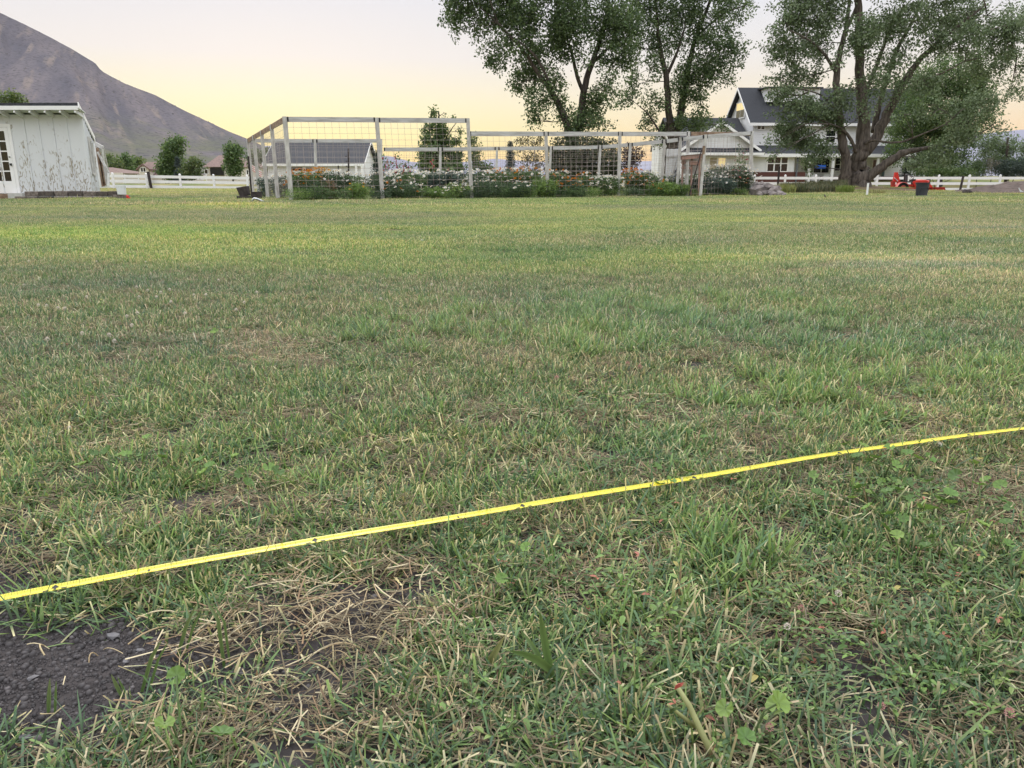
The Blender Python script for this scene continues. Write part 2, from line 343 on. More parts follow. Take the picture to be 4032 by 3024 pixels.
# ------------------------------------------------------------------ hills
sky_px = [(-900, -500), (-300, -130), (0, 66), (124, 132), (249, 199), (378, 270), (398, 299), (497, 353), (617, 400), (746, 462), (895, 532), (970, 562), (1019, 582), (1061, 605), (1110, 628), (1180, 655), (1300, 690), (1500, 716)]
def hillmesh():
    YF, YR = 430., 900.
    sx = np.array([p[0] for p in sky_px], float); sy = np.array([W(p[0], p[1], YR)[2] for p in sky_px])
    sX = np.array([W(p[0], p[1], YR)[0] for p in sky_px])
    X = np.linspace(-900, -120, 330); Y = np.linspace(400, 1500, 260); A, B = np.meshgrid(X, Y)
    Xr = A/B*YR
    top = np.interp(Xr, sX, sy)
    t = (B-YF)/(YR-YF)
    fall = np.where(t < 1, np.clip(t, 0, 1)**1.15*(B/YR)**.25, 1-(B-YR)/900.)
    # gullies running down to the right
    q = (A*.62+B*.25)/1.0; rr = (B*.9-A*.55)
    rib = fbm((A+B*.65)/38., (B-A*.65)/420., 4, 21)-.5
    rib2 = fbm((A+B*.65)/12., (B-A*.65)/140., 3, 31)-.5
    env = np.clip(t, 0, 1)*(1-np.clip(t, 0, 1)**6)
    z = top*fall+rib*62*env*np.clip(top/120, .1, 1)+rib2*17*np.clip(t, 0, 1)*(1-np.clip(t, 0, 1)**6)*np.clip(top/120, .1, 1)
    low = 9*fbm(A/80, B/60, 3, 4)*sm(B, 400, 480)*np.clip(top/60, 0, 1)
    z = np.where(z > 0, z, 0)+T(A, B)-1.0+low*.8
    z = z+(fbm(A/5, B/5, 2, 8)-.4)*.6*np.clip(top/60, 0, 1)
    i = (np.arange(259)[:, None]*330+np.arange(329)).ravel()
    return np.stack([A, B, z], -1), np.stack([i, i+1, i+331, i+330], 1)
def hillmat():
    m = bpy.data.materials.new('hill_scrub'); m.use_nodes = True; n = m.node_tree; P = n.nodes['Principled BSDF']; P.inputs['Roughness'].default_value = 1; P.inputs['Specular IOR Level'].default_value = 0
    g = n.nodes.new('ShaderNodeNewGeometry')
    def dot(v):
        q = n.nodes.new('ShaderNodeVectorMath'); q.operation = 'DOT_PRODUCT'; q.inputs[1].default_value = v; n.links.new(g.outputs['Position'], q.inputs[0]); return q.outputs['Value']
    cb = n.nodes.new('ShaderNodeCombineXYZ'); n.links.new(dot((1, .65, -.6)), cb.inputs[0]); n.links.new(dot((-.65, 1, .3)), cb.inputs[1])
    def noise(sc, det, lo, hi, rot=0, st=(1, 1, 1)):
        mp = n.nodes.new('ShaderNodeMapping'); mp.inputs['Scale'].default_value = st; n.links.new(cb.outputs[0] if rot else g.outputs['Position'], mp.inputs[0])
        no = n.nodes.new('ShaderNodeTexNoise'); no.inputs['Scale'].default_value = sc; no.inputs['Detail'].default_value = det; n.links.new(mp.outputs[0], no.inputs[0])
        r = n.nodes.new('ShaderNodeMapRange'); r.inputs['From Min'].default_value = lo; r.inputs['From Max'].default_value = hi; n.links.new(no.outputs[0], r.inputs[0]); return r.outputs[0]
    def mix(f, a, b):
        x = n.nodes.new('ShaderNodeMix'); x.data_type = 'RGBA'
        for s_, v in ((0, f), (6, a), (7, b)):
            if isinstance(v, tuple): x.inputs[s_].default_value = (*v, 1)
            else: n.links.new(v, x.inputs[s_])
        return x.outputs[2]
    c = mix(noise(.03, 6, .36, .64, 1, (1, .13, 1)), (.105, .100, .118), (.158, .140, .150))
    c = mix(noise(.07, 5, .55, .68, 1, (1, .1, 1)), c, (.195, .165, .155))
    sz = n.nodes.new('ShaderNodeSeparateXYZ'); n.links.new(g.outputs['Position'], sz.inputs[0])
    zr = n.nodes.new('ShaderNodeMapRange'); zr.inputs['From Min'].default_value = 62; zr.inputs['From Max'].default_value = 14; n.links.new(sz.outputs['Z'], zr.inputs[0])
    gl = n.nodes.new('ShaderNodeMath'); gl.operation = 'MULTIPLY'; n.links.new(zr.outputs[0], gl.inputs[0]); n.links.new(noise(.03, 4, .3, .6), gl.inputs[1])
    c = mix(gl.outputs[0], c, (.125, .13, .09))
    c = mix(noise(.30, 3, .5, .75), c, (.072, .072, .078))
    n.links.new(c, P.inputs['Base Color']); return m
hv, hf = hillmesh()
tag(link('hills', mesh('hills', hv, hf, hillmat(), smooth=True)), kind='structure', label='bare purple brown hillside sloping down to the right')
def far_ridge(pts, Y, dep, mt, seed, name='hills'):
    P = [W(a, b, Y) for a, b in pts]; X = np.linspace(P[0][0], P[-1][0], 240); zt = np.interp(X, [p[0] for p in P], [p[2] for p in P])
    rows = np.linspace(-1, 1, 25); A, B = np.meshgrid(X, Y+rows*dep)
    k = (1-np.abs(rows)**1.3)[:, None]; z = zt[None]*k*(1+.0*B)+(fbm(A/(dep*.3), B/(dep*.3), 4, seed)-.5)*zt.max()*.35*(k*(1-k)*2)-2
    i = (np.arange(24)[:, None]*240+np.arange(239)).ravel()
    return tag(link(name, mesh(name, np.stack([A, B, z], -1), np.stack([i, i+1, i+241, i+240], 1), mt, smooth=True)), kind='structure')
mfar = mat('haze_tinted_slope', (.27, .27, .33), 1, c2=(.22, .22, .28), scale=.002, spec=0)  # distance haze put into the colour, a pale lavender slope
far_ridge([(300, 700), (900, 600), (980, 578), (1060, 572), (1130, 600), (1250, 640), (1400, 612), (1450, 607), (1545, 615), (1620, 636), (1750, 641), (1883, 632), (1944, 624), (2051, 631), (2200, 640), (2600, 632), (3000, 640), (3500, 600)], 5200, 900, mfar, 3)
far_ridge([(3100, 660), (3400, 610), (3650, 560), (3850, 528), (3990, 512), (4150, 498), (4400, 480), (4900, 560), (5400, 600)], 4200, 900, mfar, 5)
# ------------------------------------------------------------------ foliage
def leaves(C, n_each, spread, size, cols, seed, droop=0, aspect=.62, upbias=.2):
    """a spray of small leaves round every centre C -> (V, F, col)"""
    g = np.random.default_rng(seed); C = np.repeat(np.asarray(C, float), n_each, 0); k = len(C)
    d = g.normal(size=(k, 3)); d /= np.linalg.norm(d, axis=1)[:, None]; d *= (g.random(k)**.5)[:, None]*spread
    d[:, 2] *= .8; P = C+d; P[:, 2] -= droop*np.hypot(d[:, 0], d[:, 1])
    a = g.normal(size=(k, 3)); a[:, 2] -= upbias; a /= np.linalg.norm(a, axis=1)[:, None]
    b = np.cross(a, g.normal(size=(k, 3))); b /= np.linalg.norm(b, axis=1)[:, None]
    s = size*g.uniform(.6, 1.25, k)[:, None]; c = np.cross(a, b)
    V = np.stack([P, P+a*s*.5+b*s*aspect*.5+c*s*.08, P+a*s, P+a*s*.5-b*s*aspect*.5+c*s*.08], 1).reshape(-1, 3)
    F_ = np.arange(4*k).reshape(k, 4)
    cols = np.asarray(cols, float); ci = np.repeat(g.integers(0, len(cols), k//n_each), n_each)
    jit = g.random(k) < .3; ci = np.where(jit, g.integers(0, len(cols), k), ci)
    cc = cols[ci]*g.uniform(.75, 1.25, (k, 1))*np.repeat(g.uniform(.8, 1.2, (k//n_each, 1)), n_each, 0)
    return V, F_, np.repeat(cc, 4, 0)
def joinleaf(parts):
    V = []; F_ = []; Cc = []; b = 0
    for v, f, c in parts:
        V.append(v); F_.append(f+b); Cc.append(c); b += len(v)
    return np.concatenate(V), np.concatenate(F_), np.concatenate(Cc)
def lobe_pts(c, r, n, g, hollow=2.4):
    d = g.normal(size=(n, 3)); d /= np.linalg.norm(d, axis=1)[:, None]
    return np.asarray(c)+d*(g.random(n)**(1/hollow))[:, None]*np.asarray(r)
def br_(L_, k): return [tuple(v*k for v in c) for c in L_]
DKG = [(.050, .078, .030), (.066, .098, .038), (.085, .118, .050), (.042, .066, .028)]
GRN = [(.060, .100, .032), (.085, .130, .042), (.11, .155, .055), (.05, .085, .03)]
YGR = [(.13, .17, .05), (.10, .15, .045), (.17, .20, .07), (.08, .12, .035)]
BLU = [(.045, .07, .055), (.06, .085, .07), (.08, .10, .085)]
GRY = [(.105, .14, .075), (.13, .165, .095), (.085, .115, .058), (.07, .10, .045)]
DKG = br_(DKG, 1.8); GRN = br_(GRN, 1.5); GRY = br_(GRY, 1.75); BLU = br_(BLU, 1.2)
LW_ = .78
def big_tree(name, label, cat, Y, limbs, lobes, leaf, cols, dens=1., group=None, twigs=7, spray=.42, per=22, barkm='bark', seed=1, depth=1.):
    """limbs: ([(px,py,dY)..], [radius px..]); lobes: (px,py,rx,ry[,dens[,dY]]) in photo pixels at distance Y"""
    g = np.random.default_rng(seed); mpx = Y/3120.
    base = limbs[0][0][0]; b0 = W(base[0], base[1], Y+base[2]); root = thing(name, label, cat, (b0[0], b0[1], b0[2]), 0, group)
    off = b0
    tb = MB(off); LP = []
    for pts, rr in limbs:
        P = [np.array(W(a, b, Y+c)) for a, b, c in pts]
        # smooth and roughen the limb
        Q = []; r2 = []
        for i in range(len(P)-1):
            nseg = 5
            for k in range(nseg):
                t = k/nseg; p0 = P[max(i-1, 0)]; p1 = P[i]; p2 = P[i+1]; p3 = P[min(i+2, len(P)-1)]
                q = .5*((2*p1)+(-p0+p2)*t+(2*p0-5*p1+4*p2-p3)*t*t+(-p0+3*p1-3*p2+p3)*t**3)
                Q.append(q+g.normal(size=3)*.012*rr[i]*mpx*8*(i > 0)); r2.append((rr[i]*(1-t)+rr[i+1]*t)*mpx*g.uniform(.97, 1.03)*LW_)
        Q.append(P[-1]); r2.append(rr[-1]*mpx); tb.tube(Q, r2, 10 if rr[0] > 12 else 6); LP += Q
    tb.build('trunk', M[barkm], root, smooth=True)
    LP = np.array(LP); br = MB(off); parts = []
    for i, lb in enumerate(lobes):
        px, py, rx, ry = lb[:4]; dn = (lb[4] if len(lb) > 4 else 1.)*dens; dY = lb[5] if len(lb) > 5 else g.uniform(-1.2, 1.2)*depth
        c = np.array(W(px, py, Y+dY)); r = np.array((rx*mpx, max(rx, ry)*mpx*.75*depth, ry*mpx))
        n = max(8, int(dn*r[0]*r[2]*85*min(1.6, max(.35, (46/Y)**1.2)))); pts = lobe_pts(c, r, n, g)
        w = .55+.9*np.array([vnoise(np.array([p[0]*1.1]), np.array([p[2]*1.1+p[1]*.5]), 3)[0] for p in pts]); pts = pts[w > g.uniform(.62, 1.0, n)]
        if not len(pts): continue
        parts.append(leaves(pts, per, spray, leaf, cols, seed*97+i, droop=.15))
        # branch to the lobe, twigs to some of the sprays
        m = LP[np.argmin(((LP-c)**2).sum(1)+2.0*np.maximum(0, LP[:, 2]-c[2]))]; L = np.linalg.norm(c-m)
        mid = (m+c)/2+g.normal(size=3)*L*.08; br.tube([m, mid, c], [.012+.010*L, .01+.006*L, .012], 5, False)
        for p in pts[g.permutation(len(pts))[:twigs]]:
            s_ = c if g.random() < .6 else mid; q = (s_+p)/2+g.normal(size=3)*.12*np.linalg.norm(p-s_)
            br.tube([s_, q, p], [.018, .012, .005], 4, False)
    br.build('branches', M[barkm], root, smooth=True)
    V, F_, c = joinleaf(parts); link('crown', mesh('crown', V-np.array(off), F_, M['leaf'], c), root)
    return root
def bush(name, label, cat, pxc, base, Y, lobes, leaf=.1, cols=GRN, dens=1, group=None, trunk=True, spray=.3, per=16, seed=1, z=None, barkm='bark', solid=False):
    g = np.random.default_rng(seed+500); mpx = Y/3120.; x, y, zz = W(pxc, base, Y)
    zz = Tz(x, y) if z is None else z
    root = thing(name, label, cat, (x, y, zz), 0, group); off = (x, y, zz); parts = []; tb = MB(off)
    ztop = zz+.1
    for i, lb in enumerate(lobes):
        px, py, rx, ry = lb[:4]; dn = lb[4] if len(lb) > 4 else 1
        c = np.array(W(px, py, Y)); c[1] += g.uniform(-.2, .2)*rx*mpx; r = np.array((rx*mpx, rx*mpx*.9, ry*mpx)); ztop = max(ztop, c[2])
        n = max(20, int(dn*dens*r[0]*r[2]*(95 if spray < .35 else 60))); pts = lobe_pts(c, r, n, g, 2.8)
        pts = pts[pts[:, 2] > zz+.03] if (pts[:, 2] > zz+.03).any() else pts
        parts.append(leaves(pts, per, spray, leaf, cols, seed*31+i))
        if trunk: tb.tube([(x, y, zz-.1), (x*.7+c[0]*.3, y, (zz+c[2])/2), tuple(c)], [.02+.03*r[2], .02+.015*r[2], .01], 6)
    if trunk: tb.build('trunk', M[barkm], root, smooth=True)
    V, F_, c = joinleaf(parts); link('crown', mesh('crown', V-np.array(off), F_, M['leaf'], c), root); return root
def conifer(name, label, px, base, top, hw, Y, cols=BLU, seed=1, group=None, leaf=.12):
    g = np.random.default_rng(seed); x, y, zb = W(px, base, Y); zt = W(px, top, Y)[2]; w = hw*Y/3120.; zb = Tz(x, y)
    root = thing(name, label, 'spruce', (x, y, zb), 0, group); C = []
    tb = MB().tube([(0, 0, -.1), (0, 0, (zt-zb)*.6), (0, 0, zt-zb)], [.03*(zt-zb), .015*(zt-zb), .01], 7)
    n = int(14+5*(zt-zb))
    for i in range(n):
        t = i/n; z_ = (zt-zb)*(.06+.94*t); rr = w*(1-t)**.85*g.uniform(.8, 1.15)
        for k in range(max(3, int(9*(1-t)))):
            a = g.uniform(0, 6.28); q = (math.cos(a)*rr, math.sin(a)*rr, z_-rr*.25); tb.tube([(0, 0, z_), q], [.02, .006], 4, False)
            for u in np.linspace(.3, 1, 5): C.append((q[0]*u, q[1]*u, z_+(q[2]-z_)*u))
    tb.build('trunk', M['bark'], root)
    V, F_, c = leaves(C, 9, .06*(zt-zb)*.6+.05, leaf, cols, seed, droop=.2, aspect=.25); link('crown', mesh('crown', V, F_, M['leaf'], c), root); return root
# ---- the three big cottonwoods
big_tree('cottonwood_tree', 'large leafy cottonwood with several stems, leaning over the garden fence, leftmost of the big trees', 'tree', 46,
    [([(2262, 728, 0), (2258, 640, 0), (2262, 540, .0), (2290, 440, .4)], [34, 26, 22, 18]),
     ([(2250, 640, 0), (2238, 520, -.3), (2200, 410, -.6), (2120, 290, -.9), (2060, 200, -1), (1960, 90, -1)], [22, 20, 15, 10, 7, 3]),
     ([(2290, 440, .4), (2300, 350, .6), (2330, 250, .8), (2372, 130, .8), (2395, 10, .8), (2420, -140, .8)], [19, 16, 14, 10, 8, 4]),
     ([(2300, 370, .5), (2272, 300, .2), (2252, 210, 0), (2215, 100, -.2), (2180, -20, -.4)], [10, 9, 7, 5, 3]),
     ([(2330, 250, .8), (2410, 170, 1.2), (2470, 60, 1.5)], [10, 6, 3]), ([(2200, 410, -.5), (2120, 240, -1.5), (2040, 160, -1.8)], [8, 6, 3]),
     ([(2395, 10, .8), (2330, -120, .5), (2290, -260, 0)], [8, 6, 3])],
    [(2460, 110, 70, 110, .8), (2465, 240, 55, 60, .6), (1800, 35, 70, 75, 1.0), (1780, -90, 110, 80), (1870, 95, 95, 90, 1.1), (1955, 195, 90, 85), (1960, 20, 120, 90, 1.1), (2060, 120, 120, 110), (2090, 275, 90, 80, .9), (2150, 30, 130, 110), (2180, 190, 90, 80, .8), (2040, 330, 50, 40, .7),
     (2128, 395, 60, 60, .75), (2118, 465, 42, 48, .8), (2180, 330, 60, 55, .6), (2240, 90, 90, 110, .8), (2330, 60, 90, 100, .6), (2390, 190, 60, 90, .55), (2300, 215, 60, 60, .3), (2350, 400, 62, 75, .9), (2290, 470, 85, 48, 1.3), (2400, 330, 55, 60, .4),
     (2225, 480, 40, 40, .7), (2420, 80, 80, 110, .8), (2200, 420, 45, 40, .5), (2370, 490, 40, 30, .8),
     (1900, -170, 180, 130, .8), (2120, -180, 200, 150, .8), (2340, -200, 190, 150, .8), (2200, -400, 240, 140, .6)],
    .16, DKG, dens=.9, seed=11)
big_tree('cottonwood_tree', 'tall dark cottonwood with a forked trunk, standing between the garden and the white farmhouse', 'tree', 51,
    [([(2638, 732, 0), (2640, 640, 0), (2646, 560, 0), (2640, 480, 0)], [36, 28, 26, 22]),
     ([(2640, 490, 0), (2628, 400, 0), (2624, 300, 0), (2600, 200, -.2), (2588, 100, -.3), (2580, -40, -.4)], [18, 16, 14, 10, 7, 4]),
     ([(2660, 560, .2), (2682, 430, .4), (2708, 290, .5), (2738, 150, .6), (2790, 20, .7), (2830, -120, .8)], [16, 18, 14, 10, 7, 4]),
     ([(2624, 300, 0), (2668, 200, -.3), (2700, 90, -.5)], [9, 6, 3]), ([(2738, 150, .6), (2840, 60, .4), (2940, 20, .2)], [7, 5, 2]), ([(2646, 600, 0), (2560, 460, -.8), (2520, 420, -1)], [6, 4, 2])],
    [(2560, 40, 110, 110, .95), (2680, 60, 90, 110, .9), (2520, 190, 70, 70, .6), (2800, 60, 110, 100, .9), (2880, 40, 90, 60, .75), (2780, 210, 100, 90, 1.0), (2880, 200, 70, 75, .6), (2740, 300, 80, 80, 1.1), (2830, 300, 60, 45, .5), (2600, 180, 80, 90, .6),
     (2500, 310, 60, 60, .55), (2560, 270, 50, 60, .5), (2470, 390, 60, 40, .5), (2580, 400, 60, 45, .6), (2555, 470, 40, 40, .6), (2680, 360, 60, 70, .8), (2760, 390, 45, 50, .5), (2730, 478, 80, 38, 1.4), (2820, 492, 60, 25, 1.2), (2590, 530, 40, 40, .5),
     (2610, -130, 180, 140, .8), (2820, -150, 150, 130, .7), (2700, -330, 200, 120, .6)],
    .155, DKG, dens=.95, seed=23)
big_tree('cottonwood_tree', 'huge spreading cottonwood with many stems and flared trunk before the farmhouse', 'tree', 42,
    [([(3385, 752, 0), (3385, 725, 0), (3383, 690, 0), (3380, 640, 0), (3396, 560, 0), (3400, 500, 0), (3396, 430, 0), (3385, 300, 0), (3384, 150, 0), (3380, 0, 0), (3375, -160, 0)], [66, 54, 47, 40, 36, 30, 26, 22, 19, 16, 8]),
     ([(3312, 756, -.3), (3326, 712, -.3), (3328, 640, -.4), (3318, 560, -.5), (3302, 450, -.5), (3296, 330, -.4), (3300, 240, -.3), (3330, 120, 0), (3345, 0, 0)], [34, 30, 23, 22, 19, 17, 14, 11, 7]),
     ([(3408, 600, .1), (3452, 540, .2), (3490, 450, .3), (3548, 350, .2), (3600, 260, 0), (3680, 180, -.4), (3790, 90, -.8), (3880, 20, -1)], [26, 26, 24, 19, 15, 10, 7, 3]),
     ([(3412, 712, -.3), (3455, 668, -.5), (3510, 630, -.8), (3570, 598, -1), (3640, 585, -1.2), (3740, 560, -1.6)], [18, 24, 20, 15, 9, 4]),
     ([(3405, 566, -.4), (3440, 552, -.7), (3500, 561, -1.2), (3560, 556, -1.5), (3650, 520, -2), (3720, 490, -2.4), (3790, 430, -2.6)], [8, 7, 6, 5, 4, 3, 2]),
     ([(3440, 520, .5), (3455, 440, .8), (3480, 350, 1), (3530, 200, 1.2), (3590, 90, 1.3), (3640, -20, 1.3)], [15, 15, 13, 10, 8, 5]),
     ([(3372, 600, -.4), (3345, 540, -.7), (3305, 502, -1), (3270, 488, -1.4)], [8, 8, 5, 2]),
     ([(3300, 300, -.3), (3250, 220, -.8), (3190, 160, -1.2), (3110, 120, -1.5)], [9, 7, 4, 2]), ([(3330, 120, 0), (3370, 30, .2), (3390, -80, .4)], [9, 7, 4]),
     ([(3395, 400, 0), (3450, 260, .3), (3500, 130, .5), (3560, 20, .7)], [12, 10, 8, 5]), ([(3640, 215, -.2), (3740, 170, -.6), (3850, 130, -1.2), (3960, 100, -1.4)], [8, 6, 4, 2]), ([(3560, 330, .2), (3680, 300, -.8), (3800, 240, -1.4)], [7, 5, 2]),
     ([(3302, 450, -.5), (3240, 380, -1), (3160, 350, -1.5)], [6, 4, 2])],
    [(3090, 70, 85, 75, .85), (3180, 50, 90, 90, .9), (3050, 190, 60, 60, .4), (3130, 190, 90, 70, .8), (3220, 170, 70, 80, .6), (3080, 320, 80, 35, .55), (3170, 290, 80, 50, .7), (3120, 375, 90, 40, 1.0), (3200, 425, 100, 50, 1.5), (3080, 440, 50, 25, .6),
     (3110, 510, 80, 45, 1.2), (3060, 555, 60, 35, 1.0), (3170, 550, 60, 50, 1.1), (3230, 590, 45, 50, 1.0), (3190, 650, 28, 45, .7), (3060, 610, 26, 26, .6), (3400, 130, 60, 70, .9, -2), (3450, 330, 50, 60, .8, -2), (3330, 250, 50, 60, .6, -2), (3560, 450, 50, 50, .5, -2.5), (3620, 640, 50, 30, .8, -2), (3700, 620, 60, 40, .9, -2), (3310, 590, 25, 35, .4), (3280, 470, 55, 50, 1.0), (3300, 380, 60, 60, 1.1, -1.6), (3380, 340, 70, 60, 1.1, -1.8), (3400, 430, 55, 45, 1.2, -1.8),
     (3270, 60, 70, 80, .6), (3400, 190, 60, 70, .7, -1), (3470, 100, 80, 80, .7), (3480, 250, 60, 80, .45), (3580, 80, 90, 80, .8), (3560, 220, 60, 60, .6, -1), (3690, 60, 100, 80, .9), (3680, 190, 80, 70, .8, -1), (3790, 60, 90, 80, .85), (3800, 170, 90, 70, .9, -1.5),
     (3900, 60, 90, 80, .8), (3910, 160, 90, 70, .7), (3990, 120, 80, 100, .7), (3860, 270, 90, 60, .6), (3960, 260, 80, 70, .45), (3980, 360, 70, 60, .35), (3860, 400, 70, 55, .9, -2.5), (3810, 490, 90, 60, 1.0, -2.5), (3700, 430, 80, 60, .6, -2), (3900, 500, 70, 60, .5, -2), (3740, 540, 70, 40, .7, -2.2),
     (3520, 360, 50, 60, .4), (3640, 330, 70, 60, .6),
     (3250, -140, 230, 150, .7), (3520, -180, 230, 160, .7), (3800, -150, 220, 140, .7), (3550, -380, 330, 150, .5), (4120, 60, 110, 180, .6)],
    .135, GRY, dens=1.15, seed=37, barkm='bark_light', per=22, spray=.36)
big_tree('broad_tree', 'dense dark green tree drooping to the ground behind the big cottonwood', 'tree', 69,
    [([(3700, 735, 0), (3700, 600, 0), (3690, 450, 0), (3680, 300, 0)], [13, 12, 9, 4]), ([(3690, 560, 0), (3800, 460, 0)], [10, 4]), ([(3690, 560, 0), (3600, 470, 0)], [10, 4])],
    [(3640, 330, 110, 70, 1.2), (3770, 290, 110, 80, 1.2), (3610, 440, 110, 80, 1.5), (3720, 420, 120, 90, 1.5), (3840, 360, 80, 80, 1.1), (3830, 450, 80, 70, 1.2), (3580, 530, 90, 60, 1.6), (3700, 550, 120, 70, 1.6), (3640, 640, 90, 45, 1.7), (3730, 640, 80, 50, 1.7), (3800, 560, 60, 60, 1.3), (3540, 600, 50, 50, 1.2)],
    .17, GRN, dens=1.15, seed=41, twigs=3, spray=.5)
big_tree('leafy_tree', 'light green tree at the right edge beyond the paddock fence', 'tree', 70,
    [([(3960, 725, 0), (3965, 620, 0), (3970, 540, 0)], [10, 8, 4])],
    [(3890, 560, 50, 55, .8), (3960, 590, 80, 55, 1.2), (4040, 580, 80, 60, 1.1), (3920, 640, 45, 35, .9), (4000, 650, 80, 40, 1.3), (3850, 640, 40, 50, .8)], .17, GRY, dens=1.2, seed=43, twigs=3, spray=.5)
bush('evergreen_hedge', 'dark rounded evergreen at the right edge behind the white fence', 'evergreen', 3980, 700, 69, [(3960, 665, 50, 35, 1.5), (4030, 660, 60, 42, 1.5)], .12, BLU, 1.5, seed=3)
bush('dark_shrub', 'dark shrub under the dense tree behind the fence post', 'shrub', 3850, 695, 68, [(3845, 668, 30, 28, 1.6)], .12, DKG, 1.5, seed=4)
bush('bare_shrub', 'grey half bare shrub behind the white fence at the right', 'shrub', 3905, 700, 67, [(3905, 655, 26, 40, .8)], .1, [(.2, .19, .15), (.16, .15, .12)], .8, seed=5)
conifer('spruce_tree', 'dark spruce at the corner of the farmhouse behind the tractor', 3560, 712, 618, 40, 66, seed=8, cols=[(.02, .035, .025), (.03, .05, .035)])
bush('clipped_shrub', 'low dark shrub row under the dense tree beside the tractor', 'shrub', 3690, 705, 66, [(3650, 676, 50, 22, 1.6), (3740, 678, 60, 22, 1.6), (3800, 680, 40, 18, 1.5)], .12, GRN, 1.6, seed=6)
# ---- middle distance trees
big_tree('maple_tree', 'upright dark green maple behind the garden fence, centre left', 'tree', 44,
    [([(1728, 715, 0), (1728, 600, 0), (1727, 500, 0), (1728, 440, 0)], [9, 7, 5, 2]), ([(1728, 610, 0), (1690, 520, 0), (1700, 440, 0)], [4, 3, 1]), ([(1728, 600, 0), (1770, 520, 0), (1800, 480, 0)], [4, 3, 1])],
    [(1706, 445, 10, 20, .7), (1748, 442, 14, 26, .8), (1778, 462, 8, 12, .6), (1692, 510, 26, 30, .9), (1738, 500, 32, 36, 1.4), (1680, 560, 34, 30, .9), (1738, 560, 42, 42, 1.5), (1800, 545, 26, 34, .8), (1818, 520, 12, 24, .6), (1700, 610, 55, 38, 1.9), (1765, 620, 60, 40, 2.0), (1690, 655, 45, 25, 1.8), (1780, 660, 55, 22, 1.8)],
    .14, GRN, dens=1.6, seed=51, twigs=4, spray=.26, depth=.8)
bush('young_maple', 'loose green tree just right of the upright maple behind the tall fence post', 'tree', 1865, 715, 46, [(1862, 560, 16, 26, .9), (1870, 600, 24, 30, 1.2), (1855, 640, 28, 28, 1.5), (1895, 660, 40, 24, 1.2), (1920, 668, 28, 18, 1.3)], .13, GRN, 1.1, seed=52)
conifer('spruce_tree', 'blue grey spruce behind the second front fence post from the left corner', 1492, 712, 592, 44, 42, seed=9)
conifer('spruce_tree', 'small cone shaped spruce standing alone in the gap of far hills', 2009, 706, 556, 36, 44, seed=10, cols=BLU)
bush('russet_tree', 'thin airy tree with bronze leaves left of the cottonwood row', 'tree', 2090, 715, 48, [(2060, 575, 40, 34, .4), (2110, 560, 36, 30, .5), (2120, 610, 38, 34, .7), (2075, 640, 40, 30, .7), (2130, 660, 36, 26, 1.0)], .12, [(.19, .16, .08), (.14, .13, .06), (.10, .11, .05)], .9, seed=53)
bush('plum_tree', 'small dark purple leaved tree behind the garden', 'tree', 2490, 712, 50, [(2470, 600, 32, 30, 1.1), (2505, 615, 30, 36, 1.2), (2485, 650, 40, 30, 1.2)], .13, [(.075, .035, .045), (.05, .03, .035), (.06, .05, .035)], 1.1, seed=54)
for i, (px, w, h) in enumerate(((2195, 34, 545), (2245, 38, 528), (2300, 38, 532), (2355, 36, 540), (2410, 34, 556))):
    bush('willow_shrub', 'upright willow shrub in the dense screen behind the back corner of the garden', 'shrub', px, 715, 42+R.uniform(-.6, .6), [(px, h+35, w*.9, 38, 1.3), (px, h+85, w, 45, 1.6), (px, h+135, w, 45, 1.7)], .13, [(.07, .09, .04), (.09, .11, .055), (.12, .13, .08), (.05, .065, .03)], 1.5, 'willow screen behind the garden', seed=60+i)
# left side trees
bush('poplar_tree', 'tall two tiered dark green tree behind the left white fence', 'tree', 665, 725, 92, [(693, 568, 36, 34, 1.8), (672, 600, 40, 38, 1.8), (655, 640, 34, 40, 2), (690, 645, 34, 42, 2), (645, 672, 24, 26, 2), (680, 690, 40, 24, 2)], .28, GRN, .5, seed=71, spray=.6)
bush('round_tree', 'round mid green tree right of the tall two tiered tree', 'tree', 755, 722, 90, [(765, 655, 34, 36, 1.8), (735, 665, 26, 28, 1.6), (745, 690, 40, 20, 1.8)], .26, YGR, .5, seed=72, spray=.5)
conifer('spruce_tree', 'pale blue spruce between the two tiered tree and the round tree', 708, 724, 618, 24, 91, seed=73, cols=[(.09, .12, .11), (.12, .15, .14)], leaf=.25)
bush('oval_tree', 'oval green tree in front of the brown roofed house near the garden corner', 'tree', 918, 724, 90, [(912, 590, 28, 34, 1.7), (925, 610, 36, 40, 1.8), (905, 640, 30, 42, 1.8), (928, 668, 34, 34, 1.8)], .26, GRN, .5, seed=74, spray=.5)
bush('tree', 'olive green treetop showing above the shed roof at the left edge', 'tree', 20, 715, 60, [(-20, 400, 60, 45, 1.6), (40, 385, 30, 28, 1.2), (75, 395, 28, 20, .9), (20, 470, 90, 70, 1.5), (0, 580, 70, 70, 1.4)], .2, YGR, .6, seed=75, spray=.5)
for i, (px, py, rx, ry, lab) in enumerate(((452, 655, 36, 32, 'dark green trees mass behind the shed corner'), (500, 645, 24, 40, 'taller pale green tree between the shed and the dormer house'), (545, 640, 30, 18, 'low dark tree left of the dormer house'), (536, 672, 14, 14, 'small round green bush left of the dormer'), (432, 632, 18, 26, 'green tree touching the shed corner'))):
    bush('distant_tree', lab, 'tree', px, 715, 150+i*4, [(px, py, rx, ry, 1.6)], .45, GRN if i % 2 else YGR, .25, 'far trees between shed and houses', seed=80+i, spray=.9, trunk=True)
